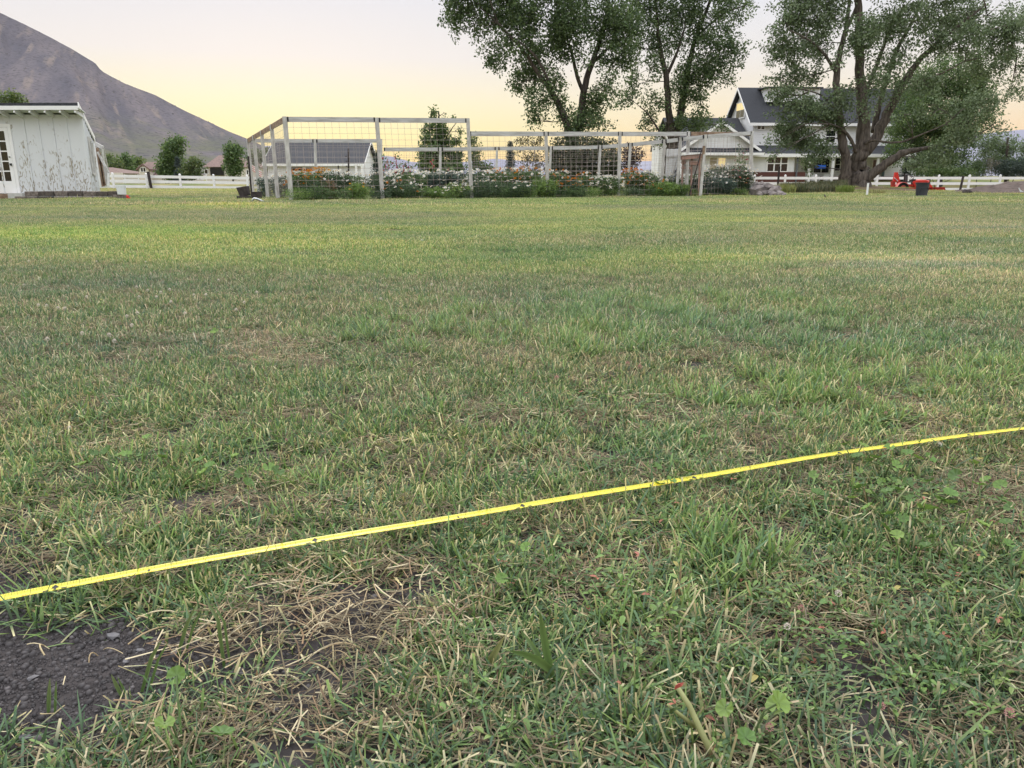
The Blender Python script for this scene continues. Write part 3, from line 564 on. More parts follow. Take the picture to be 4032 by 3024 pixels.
for i, (px, py, rx, ry) in enumerate(((1010, 612, 22, 28), (1040, 630, 26, 26), (995, 640, 24, 26), (1065, 640, 30, 30))):
    bush('distant_tree', 'dark tree seen through the left wire side of the garden beside the dark roofed barn', 'tree', px, 715, 96, [(px, py, rx, ry, 1.8)], .28, DKG, .45, 'dark trees left of the barn', seed=90+i, spray=.5)
bush('distant_tree', 'olive treetop rising behind the left end of the barn roof', 'tree', 1052, 715, 100, [(1052, 598, 16, 18, 1.5), (1058, 640, 20, 40, 1.5)], .25, YGR, .4, seed=96, spray=.5)
# low green belt at the foot of the far hills
for i in range(26):
    px = 1440+i*62+R.uniform(-20, 20)
    if 1500 < px < 3100:
        bush('distant_tree', 'small far tree in the blue green belt below the distant hills', 'tree', px, 712, 240+R.uniform(-20, 30), [(px, 697+R.uniform(-4, 4), 36, 15, 1.2)], .9, BLU, .06, 'far tree belt below the distant hills', seed=200+i, spray=1.6)
# trees on the hill ridge
for px, py, h, lab in ((499, 353, 16, 'lone little tree on the hill crest, the lowest one'), (118, 131, 9, 'tiny tree on the hill crest between the lone tree and the left pair'), (38, 90, 11, 'right one of the two little trees at the left top of the crest'), (14, 78, 14, 'left one of the two little trees at the left top of the crest')):
    x, y, z = W(px, py+3, 897); hh = h*.28
    r_ = thing('hill_tree', lab, 'tree', (x, y, z-1.2), 0, 'little trees on the hill crest')
    MB().tube([(0, 0, -1), (0, 0, hh)], [.3, .15], 5).build('trunk', M['bark'], r_)
    V, F_, c = leaves(lobe_pts((0, 0, hh*.95), (1.4, 1.4, hh*.62), 40, N), 8, .8, .7, GRN, 7); link('crown', mesh('crown', V, F_, M['leaf'], c), r_)
# scrub on the hillside, nobody could count it
g = np.random.default_rng(5); cand = []
sX = np.array([W(p[0], p[1], 900)[0] for p in sky_px]); sY2 = np.array([W(p[0], p[1], 900)[2] for p in sky_px])
hz = hv.reshape(260, 330, 3)
ii_ = g.integers(0, 250, 3500); jj_ = g.integers(0, 330, 3500); pp = hz[ii_, jj_]+g.normal(size=(3500, 3))*(1.5, 3, 0)
keep = (pp[:, 2] > 6) & (vnoise(pp[:, 0]/40, pp[:, 1]/60, 77) > .35) & (pp[:, 2] > 0); pp = pp[keep]; pp[:, 2] -= .3
V, F_, c = leaves(pp[:1100], 5, 1.0, 1.0, [(.10, .105, .075), (.085, .09, .08), (.13, .125, .08)], 9)
tag(link('scrub', mesh('scrub', V, F_, M['leaf'], c)), 'low scrub dotted over the purple brown hillside', 'scrub', kind='stuff')
# ------------------------------------------------------------------ far houses
def window(mb_parent, x0, x1, z0, z1, y, cols=1, rows=1, frame=.07, gm='glass', fm='trim', nrmy=-1):
    f = MB(); d = .05
    f.box(x0-frame, x1+frame, y-d, y+.02, z1, z1+frame); f.box(x0-frame, x1+frame, y-d, y+.02, z0-frame, z0)
    f.box(x0-frame, x0, y-d, y+.02, z0, z1); f.box(x1, x1+frame, y-d, y+.02, z0, z1)
    for i in range(1, cols):
        x = x0+(x1-x0)*i/cols; f.box(x-frame*.45, x+frame*.45, y-d+.004, y+.02, z0, z1)
    for i in range(1, rows):
        z = z0+(z1-z0)*i/rows; f.box(x0, x1, y-d+.008, y+.02, z-frame*.3, z+frame*.3)
    w = f.build('window', M[fm], mb_parent); MB().box(x0, x1, y-.012, y+.01, z0, z1).build('pane', M[gm], w); return w
def wx(px, Y, py=640): return W(px, py, Y)[0]
def wz(py, Y, px=2016): return W(px, py, Y)[2]
def gable_block(root, x0, x1, y0, y1, ze, zr, wallm, roofm, ridge='x', over=.35, trim='trim', zb=-.6):
    w = MB(); t = .14
    if ridge == 'x':
        ym = (y0+y1)/2
        w.box(x0, x1, y0, y1, zb, ze); w.prism([(x0, y0, ze), (x0, y1, ze), (x0, ym, zr)], (x1-x0, 0, 0)); w.build('wall', M[wallm], root)
        s = (zr-ze)/(ym-y0); r = MB(); a = over
        r.prism([(x0-a, y0-a, ze-a*s), (x0-a, ym, zr), (x0-a, ym, zr+t), (x0-a, y0-a, ze-a*s+t)], (x1-x0+2*a, 0, 0))
        r.prism([(x0-a, y1+a, ze-a*s), (x0-a, ym, zr), (x0-a, ym, zr+t), (x0-a, y1+a, ze-a*s+t)], (x1-x0+2*a, 0, 0)); ro = r.build('roof', M[roofm], root)
        f = MB().box(x0-a, x1+a, y0-a-.05, y0-a-.003, ze-a*s-.16, ze-a*s+t*.7)
        for X in (x0-a-.05, x1+a+.003):
            f.prism([(X, y0-a, ze-a*s-.1), (X, ym, zr-.1), (X, ym, zr+t*.8), (X, y0-a, ze-a*s+t*.8)], (.047, 0, 0)); f.prism([(X, y1+a, ze-a*s-.1), (X, ym, zr-.1), (X, ym, zr+t*.8), (X, y1+a, ze-a*s+t*.8)], (.047, 0, 0))
        f.build('fascia', M[trim], ro)
    else:
        xm = (x0+x1)/2
        w.box(x0, x1, y0, y1, zb, ze); w.prism([(x0, y0, ze), (x1, y0, ze), (xm, y0, zr)], (0, y1-y0, 0)); w.build('wall', M[wallm], root)
        s = (zr-ze)/(xm-x0); a = over; r = MB()
        for sx, xx in ((-1, x0), (1, x1)): r.prism([(xx+sx*a, y0-a, ze-a*s), (xm, y0-a, zr), (xm, y0-a, zr+t), (xx+sx*a, y0-a, ze-a*s+t)], (0, y1-y0+a, 0))
        ro = r.build('roof', M[roofm], root); f = MB()
        for sx, xx in ((-1, x0), (1, x1)): f.prism([(xx+sx*a, y0-a-.06, ze-a*s-.14), (xm, y0-a-.06, zr-.14), (xm, y0-a-.06, zr+t*.9), (xx+sx*a, y0-a-.06, ze-a*s+t*.9)], (0, .055, 0))
        f.build('fascia', M[trim], ro)
    return ro
# dark roofed barn behind the garden
Y = 85.; bn = thing('barn', 'low white barn with long dark grey roof seen through the garden wire', 'barn', (0, 0, 0))
x0, x1 = wx(1052, Y), wx(1422, Y); ze = wz(640, Y); zr = wz(558, Y+4.4)
gable_block(bn, x0, x1, Y, Y+8.8, ze, zr, 'paint', 'barn_roof', 'x', .4)
window(bn, wx(1146, Y), wx(1190, Y), wz(672, Y), wz(658, Y), Y, 1, 1); window(bn, wx(1202, Y), wx(1228, Y), wz(674, Y), wz(659, Y), Y, 1, 1)
pf = MB(); xa, xb = wx(1401, Y-1.4), wx(1424, Y-1.4)
for xx in (xa, xb): pf.box(xx-.09, xx+.09, Y-1.5, Y-1.3, Tz(xx, Y)-.1, wz(648, Y-1.4))
pf.box(xa-.1, xb+.1, Y-1.52, Y-1.28, wz(650, Y-1.4), wz(645, Y-1.4))
for k in range(3): pf.box(xa+.09, xb-.09, Y-1.45, Y-1.35, .5+k*.5, .58+k*.5)
pf.build('porch_frame', M['trim'], bn)
def hip_house(label, px0, px1, pye, pyr, pa0, pa1, Y, dep=9):
    r = thing('brown_roofed_house', label, 'house', (0, 0, 0)); x0, x1 = wx(px0, Y), wx(px1, Y); ze, zr = wz(pye, Y), wz(pyr, Y+dep/2); a0, a1 = wx(pa0, Y+dep/2), wx(pa1, Y+dep/2)
    MB().box(x0+.4, x1-.4, Y+.3, Y+dep-.3, -.5, ze).build('wall', M['cream'], r)
    V = [(x0, Y, ze), (x1, Y, ze), (x1, Y+dep, ze), (x0, Y+dep, ze), (a0, Y+dep/2, zr), (a1, Y+dep/2, zr)]
    MB().add(V, [(0, 1, 5, 4), (1, 2, 5), (2, 3, 4, 5), (3, 0, 4), (3, 2, 1, 0)]).build('roof', M['brown_roof'], r); return r
Y = 112.
h1 = hip_house('cream house with brown roof and a small gabled dormer beside the two tiered tree', 545, 690, 690, 638, 575, 660, Y, 11)
d = MB(); xa, xb = wx(543, Y-1), wx(581, Y-1); za, zb, zc = wz(690, Y-1), wz(664, Y-1), wz(650, Y-1)
d.box(xa, xb, Y-1, Y+2, za-3, zb); d.prism([(xa, Y-1, zb), (xb, Y-1, zb), ((xa+xb)/2, Y-1, zc)], (0, 3, 0)); dm = d.build('dormer', M['cream'], h1)
MB().prism([(xa-.3, Y-1.2, zb-.25), ((xa+xb)/2, Y-1.2, zc), ((xa+xb)/2, Y-1.2, zc+.2), (xa-.3, Y-1.2, zb-.05)], (0, 3.4, 0)).prism([(xb+.3, Y-1.2, zb-.25), ((xa+xb)/2, Y-1.2, zc), ((xa+xb)/2, Y-1.2, zc+.2), (xb+.3, Y-1.2, zb-.05)], (0, 3.4, 0)).build('dormer_roof', M['brown_roof'], dm)
window(h1, wx(552, Y-1), wx(570, Y-1), wz(676, Y-1), wz(661, Y-1), Y-1.02, 2, 1)
h2 = hip_house('long house with brown hipped roof and dark porch behind the oval tree', 795, 1000, 657, 611, 866, 930, 110., 11)
MB().box(wx(824, 110), wx(876, 110), 110.0, 110.28, wz(690, 110), wz(660, 110)).build('porch_shade_slab', M['dark'], h2)  # solid near-black slab standing in for the shade inside the porch
window(h2, wx(800, 110), wx(812, 110), wz(684, 110), wz(668, 110), 110.27, 1, 1); window(h2, wx(966, 110), wx(972, 110), wz(686, 110), wz(670, 110), 110.27, 1, 1)
h3 = hip_house('low brown roof just right of the shed corner behind a pale wall', 418, 476, 682, 659, 425, 440, 118., 10)
tag(MB().box(wx(428, 100), wx(474, 100), 100, 100.3, Tz(-50, 100)-.3, wz(680, 100)).build('garden_wall', M['cream']), 'pale plain garden wall behind the white fence right of the shed', 'wall')
for i, (px, py, w, h) in enumerate(((507, 601, 16, 9), (532, 603, 12, 8), (570, 607, 9, 7), (449, 626, 8, 7), (480, 629, 10, 6), (586, 638, 7, 7))):
    Yh = 560.; x, y, z = W(px, py+h/2, Yh); ww = w*Yh/3120/2; hh = h*Yh/3238
    r = thing('distant_house', ['widest far white house at the hill foot', 'far white house just right of the widest one at the hill foot', 'far small white house right of its neighbours at the hill foot', 'far pale house low on the hill foot beside the shed corner', 'far pale house between shed corner and dormer house', 'tiny pale house above the dormer roof'][i], 'house', (x, y, z), 0, 'white houses at the foot of the hill')
    MB().box(-ww, ww, -3, 3, -4, hh*.6).build('wall', M['paint'], r); MB().prism([(-ww-.4, -3.4, hh*.6), (-ww-.4, 3.4, hh*.6), (-ww-.4, 0, hh*1.05)], (2*ww+.8, 0, 0)).build('roof', M['barn_roof'] if i % 2 else M['concrete'], r)
# small flag
x, y, z = W(991, 656, 80); r = thing('flag', 'small red and white striped flag seen through the left wire side', 'flag', (x, y, Tz(x, y)))
MB().tube([(0, 0, 0), (0, 0, z+.3-Tz(x, y))], .02, 6).build('pole', M['white'], r)
fl = MB(); fl2 = MB()
for k in range(6): (fl if k % 2 else fl2).prism([(0, 0, z-Tz(x, y)-.1*k+.25), (.9, .1, z-Tz(x, y)-.1*k-.45), (.9, .1, z-Tz(x, y)-.1*k-.55), (0, 0, z-Tz(x, y)-.1*k+.15)], (0, .01, 0))
fo = fl.build('cloth', M['pinkred'], r); fl2.build('stripe', M['white'], fo)
# ------------------------------------------------------------------ the farmhouse (local frame rotated 4 deg)
Y0 = 76.; X0 = wx(2960, Y0, 480); rz = rad(4); hs = thing('farmhouse', 'white two storey farmhouse with dark steep roofs, brick skirt and a long porch', 'house', (X0, Y0, 0), rz)
def L(px, py, yl=0.):   # photo pixel -> house frame (x, z) on the local plane y = yl
    a, b, c = ray(px, py); cr, sr = math.cos(rz), math.sin(rz)
    # world point t*(a,b) ; local y = -sin*(x-X0)+cos*(y-Y0) = yl
    t = (yl+(-sr*X0+cr*Y0))/(-sr*a+cr*b); xw, yw = a*t-X0, b*t-Y0
    return cr*xw+sr*yw, H+c*t
zE = L(3000, 482)[1]; zR = L(2895, 346, 3.8)[1]; LEN = 17.
gable_block(hs, .3, LEN, .35, 7.3, zE+.3, zR-.1, 'paint', 'roof', 'x', .5)
# clapboard shadow lines as thin laps
lap = MB()
for k in range(26):
    z = .9+k*.2
    if z < zE: lap.box(.32, LEN-.05, .33, .352, z, z+.025)
lap.build('clapboard', M['trim'], hs)
# upper dormer
dx0, dz0 = L(3022, 396, 1.6); dx1, dz1 = L(3226, 338, 1.6)
dr = MB().box(dx0, dx1, 1.6, 3.8, dz0-.1, dz1-.2).build('dormer', M['paint'], hs)
MB().box(dx0-.1, dx1+.1, 1.5, 1.596, dz0-.12, dz0+.1).box(dx1-.06, dx1+.1, 1.5, 1.597, dz0+.1, dz1-.1).build('dormer_trim', M['trim'], dr)
MB().prism([(dx0-.3, 1.3, dz1-.25), (dx0-.3, 4.2, dz1-.15), (dx0-.3, 4.2, dz1-.05), (dx0-.3, 1.3, dz1-.13)], (dx1-dx0+.6, 0, 0)).build('dormer_roof', M['roof'], dr)
# gable end windows (left end wall)
gw = MB(); zz0, zz1 = L(2900, 463, 3.8)[1], L(2900, 406, 3.8)[1]
f = MB().box(.18, .295, 2.6, 5.0, zz0-.1, zz1+.12).build('window', M['trim'], hs); MB().box(.165, .178, 2.75, 3.75, zz0, zz0+(zz1-zz0)*.5).box(.165, .178, 3.85, 4.85, zz0, zz0+(zz1-zz0)*.5).build('pane', M['glass'], f)
MB().box(.164, .179, 2.75, 3.75, zz0+(zz1-zz0)*.52, zz1).box(.164, .179, 3.85, 4.85, zz0+(zz1-zz0)*.52, zz1).build('blind', M['warmlight'], f)
# porch roof and eave
xa = L(2962, 590, -2.0)[0]; zt = L(3100, 573, .3)[1]; zb = L(3100, 606, -2.)[1]; xe = L(3600, 600, -2)[0]
po = MB().prism([(xa, -2.1, zb), (xa, .3, zt), (xa, .3, zt-.15), (xa, -2.1, zb-.12)], (xe-xa, 0, 0)).build('porch_roof', M['roof'], hs)
MB().box(xa-.1, xe, -2.2, -2.103, zb-.28, zb+.02).build('gutter', M['trim'], po); MB().box(xa, xe, -2.09, .28, zb-.32, zb-.2).build('soffit', M['trim'], po)
# bumped out bay left of the porch
bx0, bx1 = L(2968, 650, -1.7)[0], L(3128, 650, -1.7)[0]
MB().box(bx0, bx1, -1.7, .3, .2, zb-.34).build('bay_wall', M['paint'], hs)
z_, z2 = L(3050, 690, -1.7)[1], L(3050, 677, -1.7)[1]
MB().box(bx0-.03, bx1+1.1, -1.78, -1.703, -.2, z2).build('brick_skirt', M['brick'], hs)
wa, wb = L(3020, 674, -1.7), L(3102, 614, -1.7); window(hs, wa[0], wb[0], wa[1], wb[1], -1.72, 3, 2, .13)
wa, wb = L(2982, 509, .3), L(3010, 497, .3); window(hs, wa[0], wb[0], wa[1], wb[1], .3, 2, 1, .09)
wa, wb = L(3080, 560, .3), L(3140, 515, .3); window(hs, wa[0], wb[0], wa[1], wb[1], .3, 2, 2, .1)
wa, wb = L(3250, 560, .3), L(3290, 515, .3); window(hs, wa[0], wb[0], wa[1], wb[1], .3, 1, 2, .1)
xd = L(3135, 650, -1.75)[0]; MB().box(xd-.05, xd+.07, -2.0, -1.87, .2, zb-.3).build('downspout', M['greyplastic'], hs)
for px in (3189, 3280, 3457, 3372):
    x = L(px, 650, -2)[0]; MB().box(x-.11, x+.11, -2.05, -1.83, .1, zb-.33).build('porch_post', M['trim'], hs)
wa, wb = L(3202, 680, .3), L(3268, 613, .3); wdw = window(hs, wa[0], wb[0], wa[1], wb[1], .3, 2, 1, .08)
ta, tb_ = L(3208, 663, .25), L(3252, 650, .25); MB().box(ta[0], tb_[0], .225, .245, ta[1], tb_[1]).build('screen', M['tv'], wdw)
wa, wb = L(3166, 672, .3), L(3182, 640, .3); window(hs, wa[0], wb[0], wa[1], wb[1], .3, 1, 1, .07)
wa, wb = L(3286, 672, .3), L(3310, 622, .3); window(hs, wa[0], wb[0], wa[1], wb[1], .3, 1, 2, .08)
wa, wb = L(3470, 700, .3), L(3487, 625, .3); dd = MB().box(wa[0], wb[0], .2, .345, .3, wb[1]).build('door', mat('teal_door', (.10, .16, .17), .5), hs); MB().box(wb[0]-.2, wb[0]-.12, .15, .198, 1.5, 1.62).build('handle', M['metal'], dd)
wa, wb = L(3430, 700, .3), L(3462, 630, .3); window(hs, wa[0], wb[0], 1.1, wb[1], .3, 1, 1, .08)
MB().box(xa, xe, -2.3, .3, -.3, .22).build('porch_deck', M['concrete'], hs)
MB().box(bx1+3.5, xe+2, .0, .29, .2, 1.05).build('brick_band', M['brick'], hs)
# projecting wing with a low gable facing the garden
wxa, wxb = L(2690, 590, -2.2)[0], L(2972, 590, -2.2)[0]; zge = L(2829, 582, -2.2)[1]; zgr = L(2829, 476, -2.2)[1]
gable_block(hs, wxa, wxb, -2.2, 4.5, zge, zgr-.15, 'paint', 'roof', 'y', .45)
wr = MB(); zr2 = L(2800, 466, 3.5)[1]; xl = L(2655, 560, -1)[0]
wr.prism([(xl, -1.0, zge+.1), (xl, 3.5, zr2-.1), (xl, 3.5, zr2+.05), (xl, -1.0, zge+.25)], (.35-xl-.4, 0, 0)).prism([(xl, 8., zge), (xl, 3.5, zr2-.1), (xl, 3.5, zr2+.05), (xl, 8., zge+.2)], (.35-xl-.4, 0, 0)).build('wing_roof', M['roof'], hs)
MB().box(xl+.3, wxa, -.6, 7.4, -.3, zge+.1).build('wing_wall', M['paint'], hs)
zs1, zs0 = L(2829, 582, -2.4)[1], L(2829, 602, -3.)[1]
sk = MB().prism([(wxa-.3, -3.0, zs0), (wxa-.3, -2.21, zs1), (wxa-.3, -2.21, zs1-.12), (wxa-.3, -3.0, zs0-.12)], (wxb-wxa+.9, 0, 0)).build('pent_roof', M['roof'], hs); MB().box(wxa-.35, wxb+.65, -3.08, -3.003, zs0-.2, zs0+.03).build('pent_gutter', M['trim'], sk)
wa, wb = L(2792, 668, -2.2), L(2857, 622, -2.2); gwn = window(hs, wa[0], wb[0], wa[1], wb[1], -2.2, 2, 1, .12, gm='blind')
xm = (wa[0]+wb[0])/2; zq = wa[1]+(wb[1]-wa[1])*.3; MB().box(xm+.08, wb[0]-.02, -2.235, -2.22, zq, wb[1]-.02).build('lit_blind', M['warmlight'], gwn)
wa, wb = L(2817, 510, -2.2), L(2836, 497, -2.2); MB().box(wa[0], wb[0], -2.26, -2.205, wa[1], wb[1]).build('louvre_vent', M['trim'], hs)
# porch chairs
for px, lab in ((3262, 'white slatted porch chair right of the lit screen'), (3212, 'white slatted porch chair left under the lit screen')):
    x, z = L(px, 690, -1); cr, sr = math.cos(rz), math.sin(rz); r = thing('porch_chair', lab, 'chair', (X0+cr*x+sr*1, Y0+sr*x-cr*1, .22), rz, 'porch chairs')
    MB().box(-.3, .3, -.3, .3, .36, .4).build('seat', M['white'], r); b = MB()
    for k in range(5): b.prism([(-.29+k*.12, .28, .4), (-.19+k*.12, .28, .4), (-.19+k*.12, .45, 1.05), (-.29+k*.12, .45, 1.05)], (0, .03, 0))
    b.build('backrest', M['white'], r)
    for sx in (-.3, .26):
        for sy in (-.28, .24): MB().box(sx, sx+.04, sy, sy+.04, 0, .36 if sy > 0 else .58).build('leg', M['white'], r)
        MB().box(sx-.03, sx+.07, -.32, .3, .58, .61).build('armrest', M['white'], r)
# pale shed behind the trees
Y = 62.; r = thing('garden_shed', 'pale little shed half hidden behind the trunk of the dark cottonwood', 'shed', (0, 0, 0))
gable_block(r, wx(2592, Y), wx(2630, Y), Y, Y+3, wz(560, Y), wz(528, Y), 'paint', 'concrete', 'y', .1)
# ------------------------------------------------------------------ white paddock fences
def rail_fence(name, label, pts, zb, zr, spacing, group=None, post=.13, cap=True, rails=None, rh=.2):
    r = thing(name, label, 'fence', (pts[0][0], pts[0][1], 0), 0, group); off = (pts[0][0], pts[0][1], 0)
    P = np.array([p[:2] for p in pts], float)
    for a, b in zip(P[:-1], P[1:]):
        n = max(1, round(np.linalg.norm(b-a)/spacing))
        for i in range(n+(1 if (b == P[-1]).all() else 0)):
            p = a+(b-a)*i/n; g_z = zb(p[0], p[1]); h = zr(p[0], p[1])
            m = MB(off).box(p[0]-post/2, p[0]+post/2, p[1]-post/2, p[1]+post/2, g_z-.3, h+.05)
            if cap: q = post*.62; m.add([(p[0]-q, p[1]-q, h+.05), (p[0]+q, p[1]-q, h+.05), (p[0]+q, p[1]+q, h+.05), (p[0]-q, p[1]+q, h+.05), (p[0], p[1], h+.12)], [(0, 3, 2, 1), (0, 1, 4), (1, 2, 4), (2, 3, 4), (3, 0, 4)])
            m.build('post', M['white'], r)
        for fr in (rails or (.86, .50, .12)):
            m = MB(off)
            for i in range(n):
                p, q = a+(b-a)*i/n, a+(b-a)*(i+1)/n
                z0 = zb(*p)+(zr(*p)-zb(*p))*fr; z1 = zb(*q)+(zr(*q)-zb(*q))*fr; d = nrm(q-p)*post*.5
                m.bar((p[0]+d[0], p[1]+d[1], z0), (q[0]-d[0], q[1]-d[1], z1), .05, rh)
            m.build('rail', M['white'], r)
    return r
Yf = 60.
zbL = lambda x, y: W(700, np.interp(proj(x, y, .3)[0], [200, 1200], [737, 749]), Yf)[2]
zrL = lambda x, y: W(700, np.interp(proj(x, y, .3)[0], [200, 1200], [681, 698]), Yf)[2]
spL = 131.5*Yf/3120; x_ = wx(182, Yf, 715)
rail_fence('paddock_fence', 'white three rail vinyl fence on the left running behind the shed and garden', [(x_, Yf), (x_+spL*12, Yf)], zbL, zrL, spL)
zbF = lambda x, y: Tz(x, y); Yg = 118.
rail_fence('paddock_fence', 'farther low white rail fence seen between the rails of the near left fence', [(wx(430, Yg), Yg), (wx(1400, Yg), Yg)], lambda x, y: W(700, 722, Yg)[2], lambda x, y: W(700, 690, Yg)[2], 2.0, post=.1, rails=(.9, .5, .1), rh=.11)
Yr = 63.
spR = 120.3*Yr/3120; x_ = wx(2970, Yr, 715)
rail_fence('paddock_fence', 'white three rail vinyl fence on the right in front of the farmhouse', [(x_-spR*2, Yr), (x_+spR*12, Yr)], lambda x, y: W(3500, 752, Yr)[2], lambda x, y: W(3500, 693, Yr)[2], spR)
rail_fence('paddock_fence', 'low far white fence behind the flower bed in the centre', [(wx(1430, 70), 70), (wx(2060, 70), 70)], lambda x, y: Tz(x, y), lambda x, y: Tz(x, y)+.75, 2.4, rails=(.85, .4), rh=.12)
for px, py, h, lab in ((1806, 684, 26, 'short white stake behind the daisies left of the tall fence post'), (2015, 676, 44, 'white stake below the small cone spruce'), (2134, 658, 34, 'white stake left of the second right fence post')):
    x, y, z = W(px, py, 31); tag(MB().box(x-.03, x+.03, y-.03, y+.03, 0, z).build('stake', M['white']), lab, 'stake', 'white stakes in the flower bed')
def tpost(px, pt, pb, Y, label, w=.05, lean=0):
    x, y, z = W(px, pt, Y); zb = min(W(px, pb, Y)[2], Tz(x, y)+.02); r = thing('metal_fence_post', label, 'metal post', (x, y, zb))
    MB().bar((lean, 0, z-zb), (0, 0, -.2), w, w*.35).bar((lean, 0, z-zb), (0, 0, -.2), w*.3, w).build('post', M['pot'], r); b = MB()
    for k in range(8): b.box(-.025, .025, -w*.9, -w*.5, .2+k*(z-zb-.3)/8, .23+k*(z-zb-.3)/8)
    b.build('stud', M['pot'], r)
tpost(589, 676, 740, 59.7, 'dark metal post leaning on the left white fence', .2, -.12)
tpost(3069, 655, 722, 55, 'dark metal post before the triple window of the farmhouse', .13)
tpost(3787, 693, 752, 61, 'dark metal post in the right white fence beside the tractor', .16, .12)
tpost(978, 615, 772, 24.5, 'thin dark pole at the back left corner of the garden', .05)
tpost(1362, 585, 700, 25.5, 'tall thin black stake leaning in the flower bed before the barn', .05, .08)
tpost(1332, 652, 700, 25.5, 'short thin black stake in the flower bed before the barn', .035)
# ------------------------------------------------------------------ shed
YS = 25.; sh = thing('garden_shed', 'white board and batten shed with flaking paint and a glazed door, left edge', 'shed', (W(340, 750, YS)[0], YS, 0))
o0 = np.array(sh.location); o0 = np.array((W(340, 750, YS)[0], YS, 0.))
cx, cz = W(320, 451, YS)[0], W(320, 451, YS)[2]; xl = cx-6.2; zb0 = -.05
yb = 2.0; xbk = cx-.80; zrb = W(372, 540, YS+yb)[2]-.12   # rear corner
def sb(): return MB(o0)
w = sb(); P = [(xl, YS), (cx, YS), (xbk, YS+yb), (xl, YS+yb)]; zt = [cz, cz, zrb, zrb]
V = [(x, y, zb0) for x, y in P]+[(x, y, z) for (x, y), z in zip(P, zt)]
w.add(V, [(0, 1, 5, 4), (1, 2, 6, 5), (2, 3, 7, 6), (3, 0, 4, 7), (4, 5, 6, 7)]); w.build('wall', M['shed'], sh)
b = sb()
for px in (32, 90, 147, 203, 258):
    x = W(px, 460, YS)[0]; b.box(x-.022, x+.022, YS-.022, YS-.001, zb0, cz-.02) if px > 40 else b.box(x-.022, x+.022, YS-.022, YS-.001, W(40, 488, YS)[2]+.12, cz-.02)
for k in range(1, 8):
    x = W(32, 460, YS)[0]-.46*k
    if k < 2 or k > 3: b.box(x-.022, x+.022, YS-.022, YS-.001, zb0, cz-.02)
b.box(cx-.09, cx+.025, YS-.026, YS-.001, zb0, cz-.02)
d = nrm(np.array((xbk-cx, yb))); nn = np.array((d[1], -d[0])) if d[1]*1-d[0]*0 > 0 else d
for t in np.linspace(.04, .98, 8):
    x, y = cx+(xbk-cx)*t, YS+yb*t; h = cz+(zrb-cz)*t-.03; b.bar((x+.012*nn[0], y, zb0), (x+.012*nn[0], y, h), .03, .05)
b.build('batten', M['shed'], sh)
# roof
ov = .42; rs = (cz-zrb)/yb; xr = W(307, 402, YS-ov)[0]; zf = W(307, 405, YS-ov)[2]
sl_ = (zf-(W(372, 541, YS+yb+.15)[2]))/(ov+yb+.15)
ye = YS+yb+.15; zrr = zf-sl_*(ye-(YS-ov)); xre = W(371, 541, ye)[0]
R4 = [(xl-.2, YS-ov, zf), (xr, YS-ov, zf), (xre, ye, zrr), (xl-.2, ye, zrr)]
rf = sb().prism([(x, y, z-.09) for x, y, z in R4], (0, 0, .09)).build('roof', M['roof'], sh)
sb().box(xl-.2, xr-.01, YS-ov-.03, YS-ov-.002, zf-.20, zf-.085).build('fascia', M['trim'], sh)
sb().bar((xr+.012, YS-ov-.03, zf-.06), (xre+.012, ye, zrr-.06), .025, .17).build('rake_board', M['trim'], sh)
ra = sb()
for k in range(12):
    x = W(296, 440, YS-ov)[0]-k*.46; ra.bar((x, YS-ov, zf-.21), (x, YS+.02, zf-.21-sl_*ov), .05, .13)
ra.build('rafter', M['paint'], sh); sb().prism([(xl-.1, YS-ov+.01, zf-.12), (xr-.03, YS-ov+.01, zf-.12), (xr-.03, YS, zf-.12-sl_*ov), (xl-.1, YS, zf-.12-sl_*ov)], (0, 0, .02)).build('soffit', M['paint'], sh)
# door
dz1, dz0 = W(30, 502, YS)[2], W(60, 762, YS)[2]; dxr = W(34, 505, YS)[0]-.02; dw = .92
f = sb(); f.box(dxr, dxr+.09, YS-.03, YS-.001, dz0, dz1+.1); f.box(dxr-dw-.09, dxr-dw, YS-.03, YS-.001, dz0, dz1+.1); f.box(dxr-dw, dxr, YS-.03, YS-.001, dz1+.012, dz1+.11); f.build('door_frame', M['trim'], sh)
dm_ = sb(); pz0, pz1 = W(50, 713, YS)[2], W(20, 516, YS)[2]; px0, px1 = dxr-dw+.13, dxr-.13
dm_.box(dxr-dw+.012, px0, YS-.02, YS+.02, dz0+.01, dz1).box(px1, dxr-.012, YS-.02, YS+.02, dz0+.01, dz1).box(px0, px1, YS-.02, YS+.02, pz1, dz1).box(px0, px1, YS-.02, YS+.02, dz0+.01, pz0)
for k in range(1, 5): z = pz0+(pz1-pz0)*k/5; dm_.box(px0, px1, YS-.019, YS+.01, z-.018, z+.018)
for k in range(1, 3): x = px0+(px1-px0)*k/3; dm_.box(x-.015, x+.015, YS-.0185, YS+.01, pz0, pz1)
do = dm_.build('door', M['trim'], sh); sb().box(px0, px1, YS-.004, YS+.005, pz0, pz1).build('pane', M['glass'], do)
sb().box(px1+.045, px1+.09, YS-.075, YS-.02, .5+.93-.43, .5+1.0-.43).tube([(px1+.06, YS-.02, 1.26), (px1+.06, YS-.06, 1.26)], .018, 8).build('handle', M['bracket'], do)
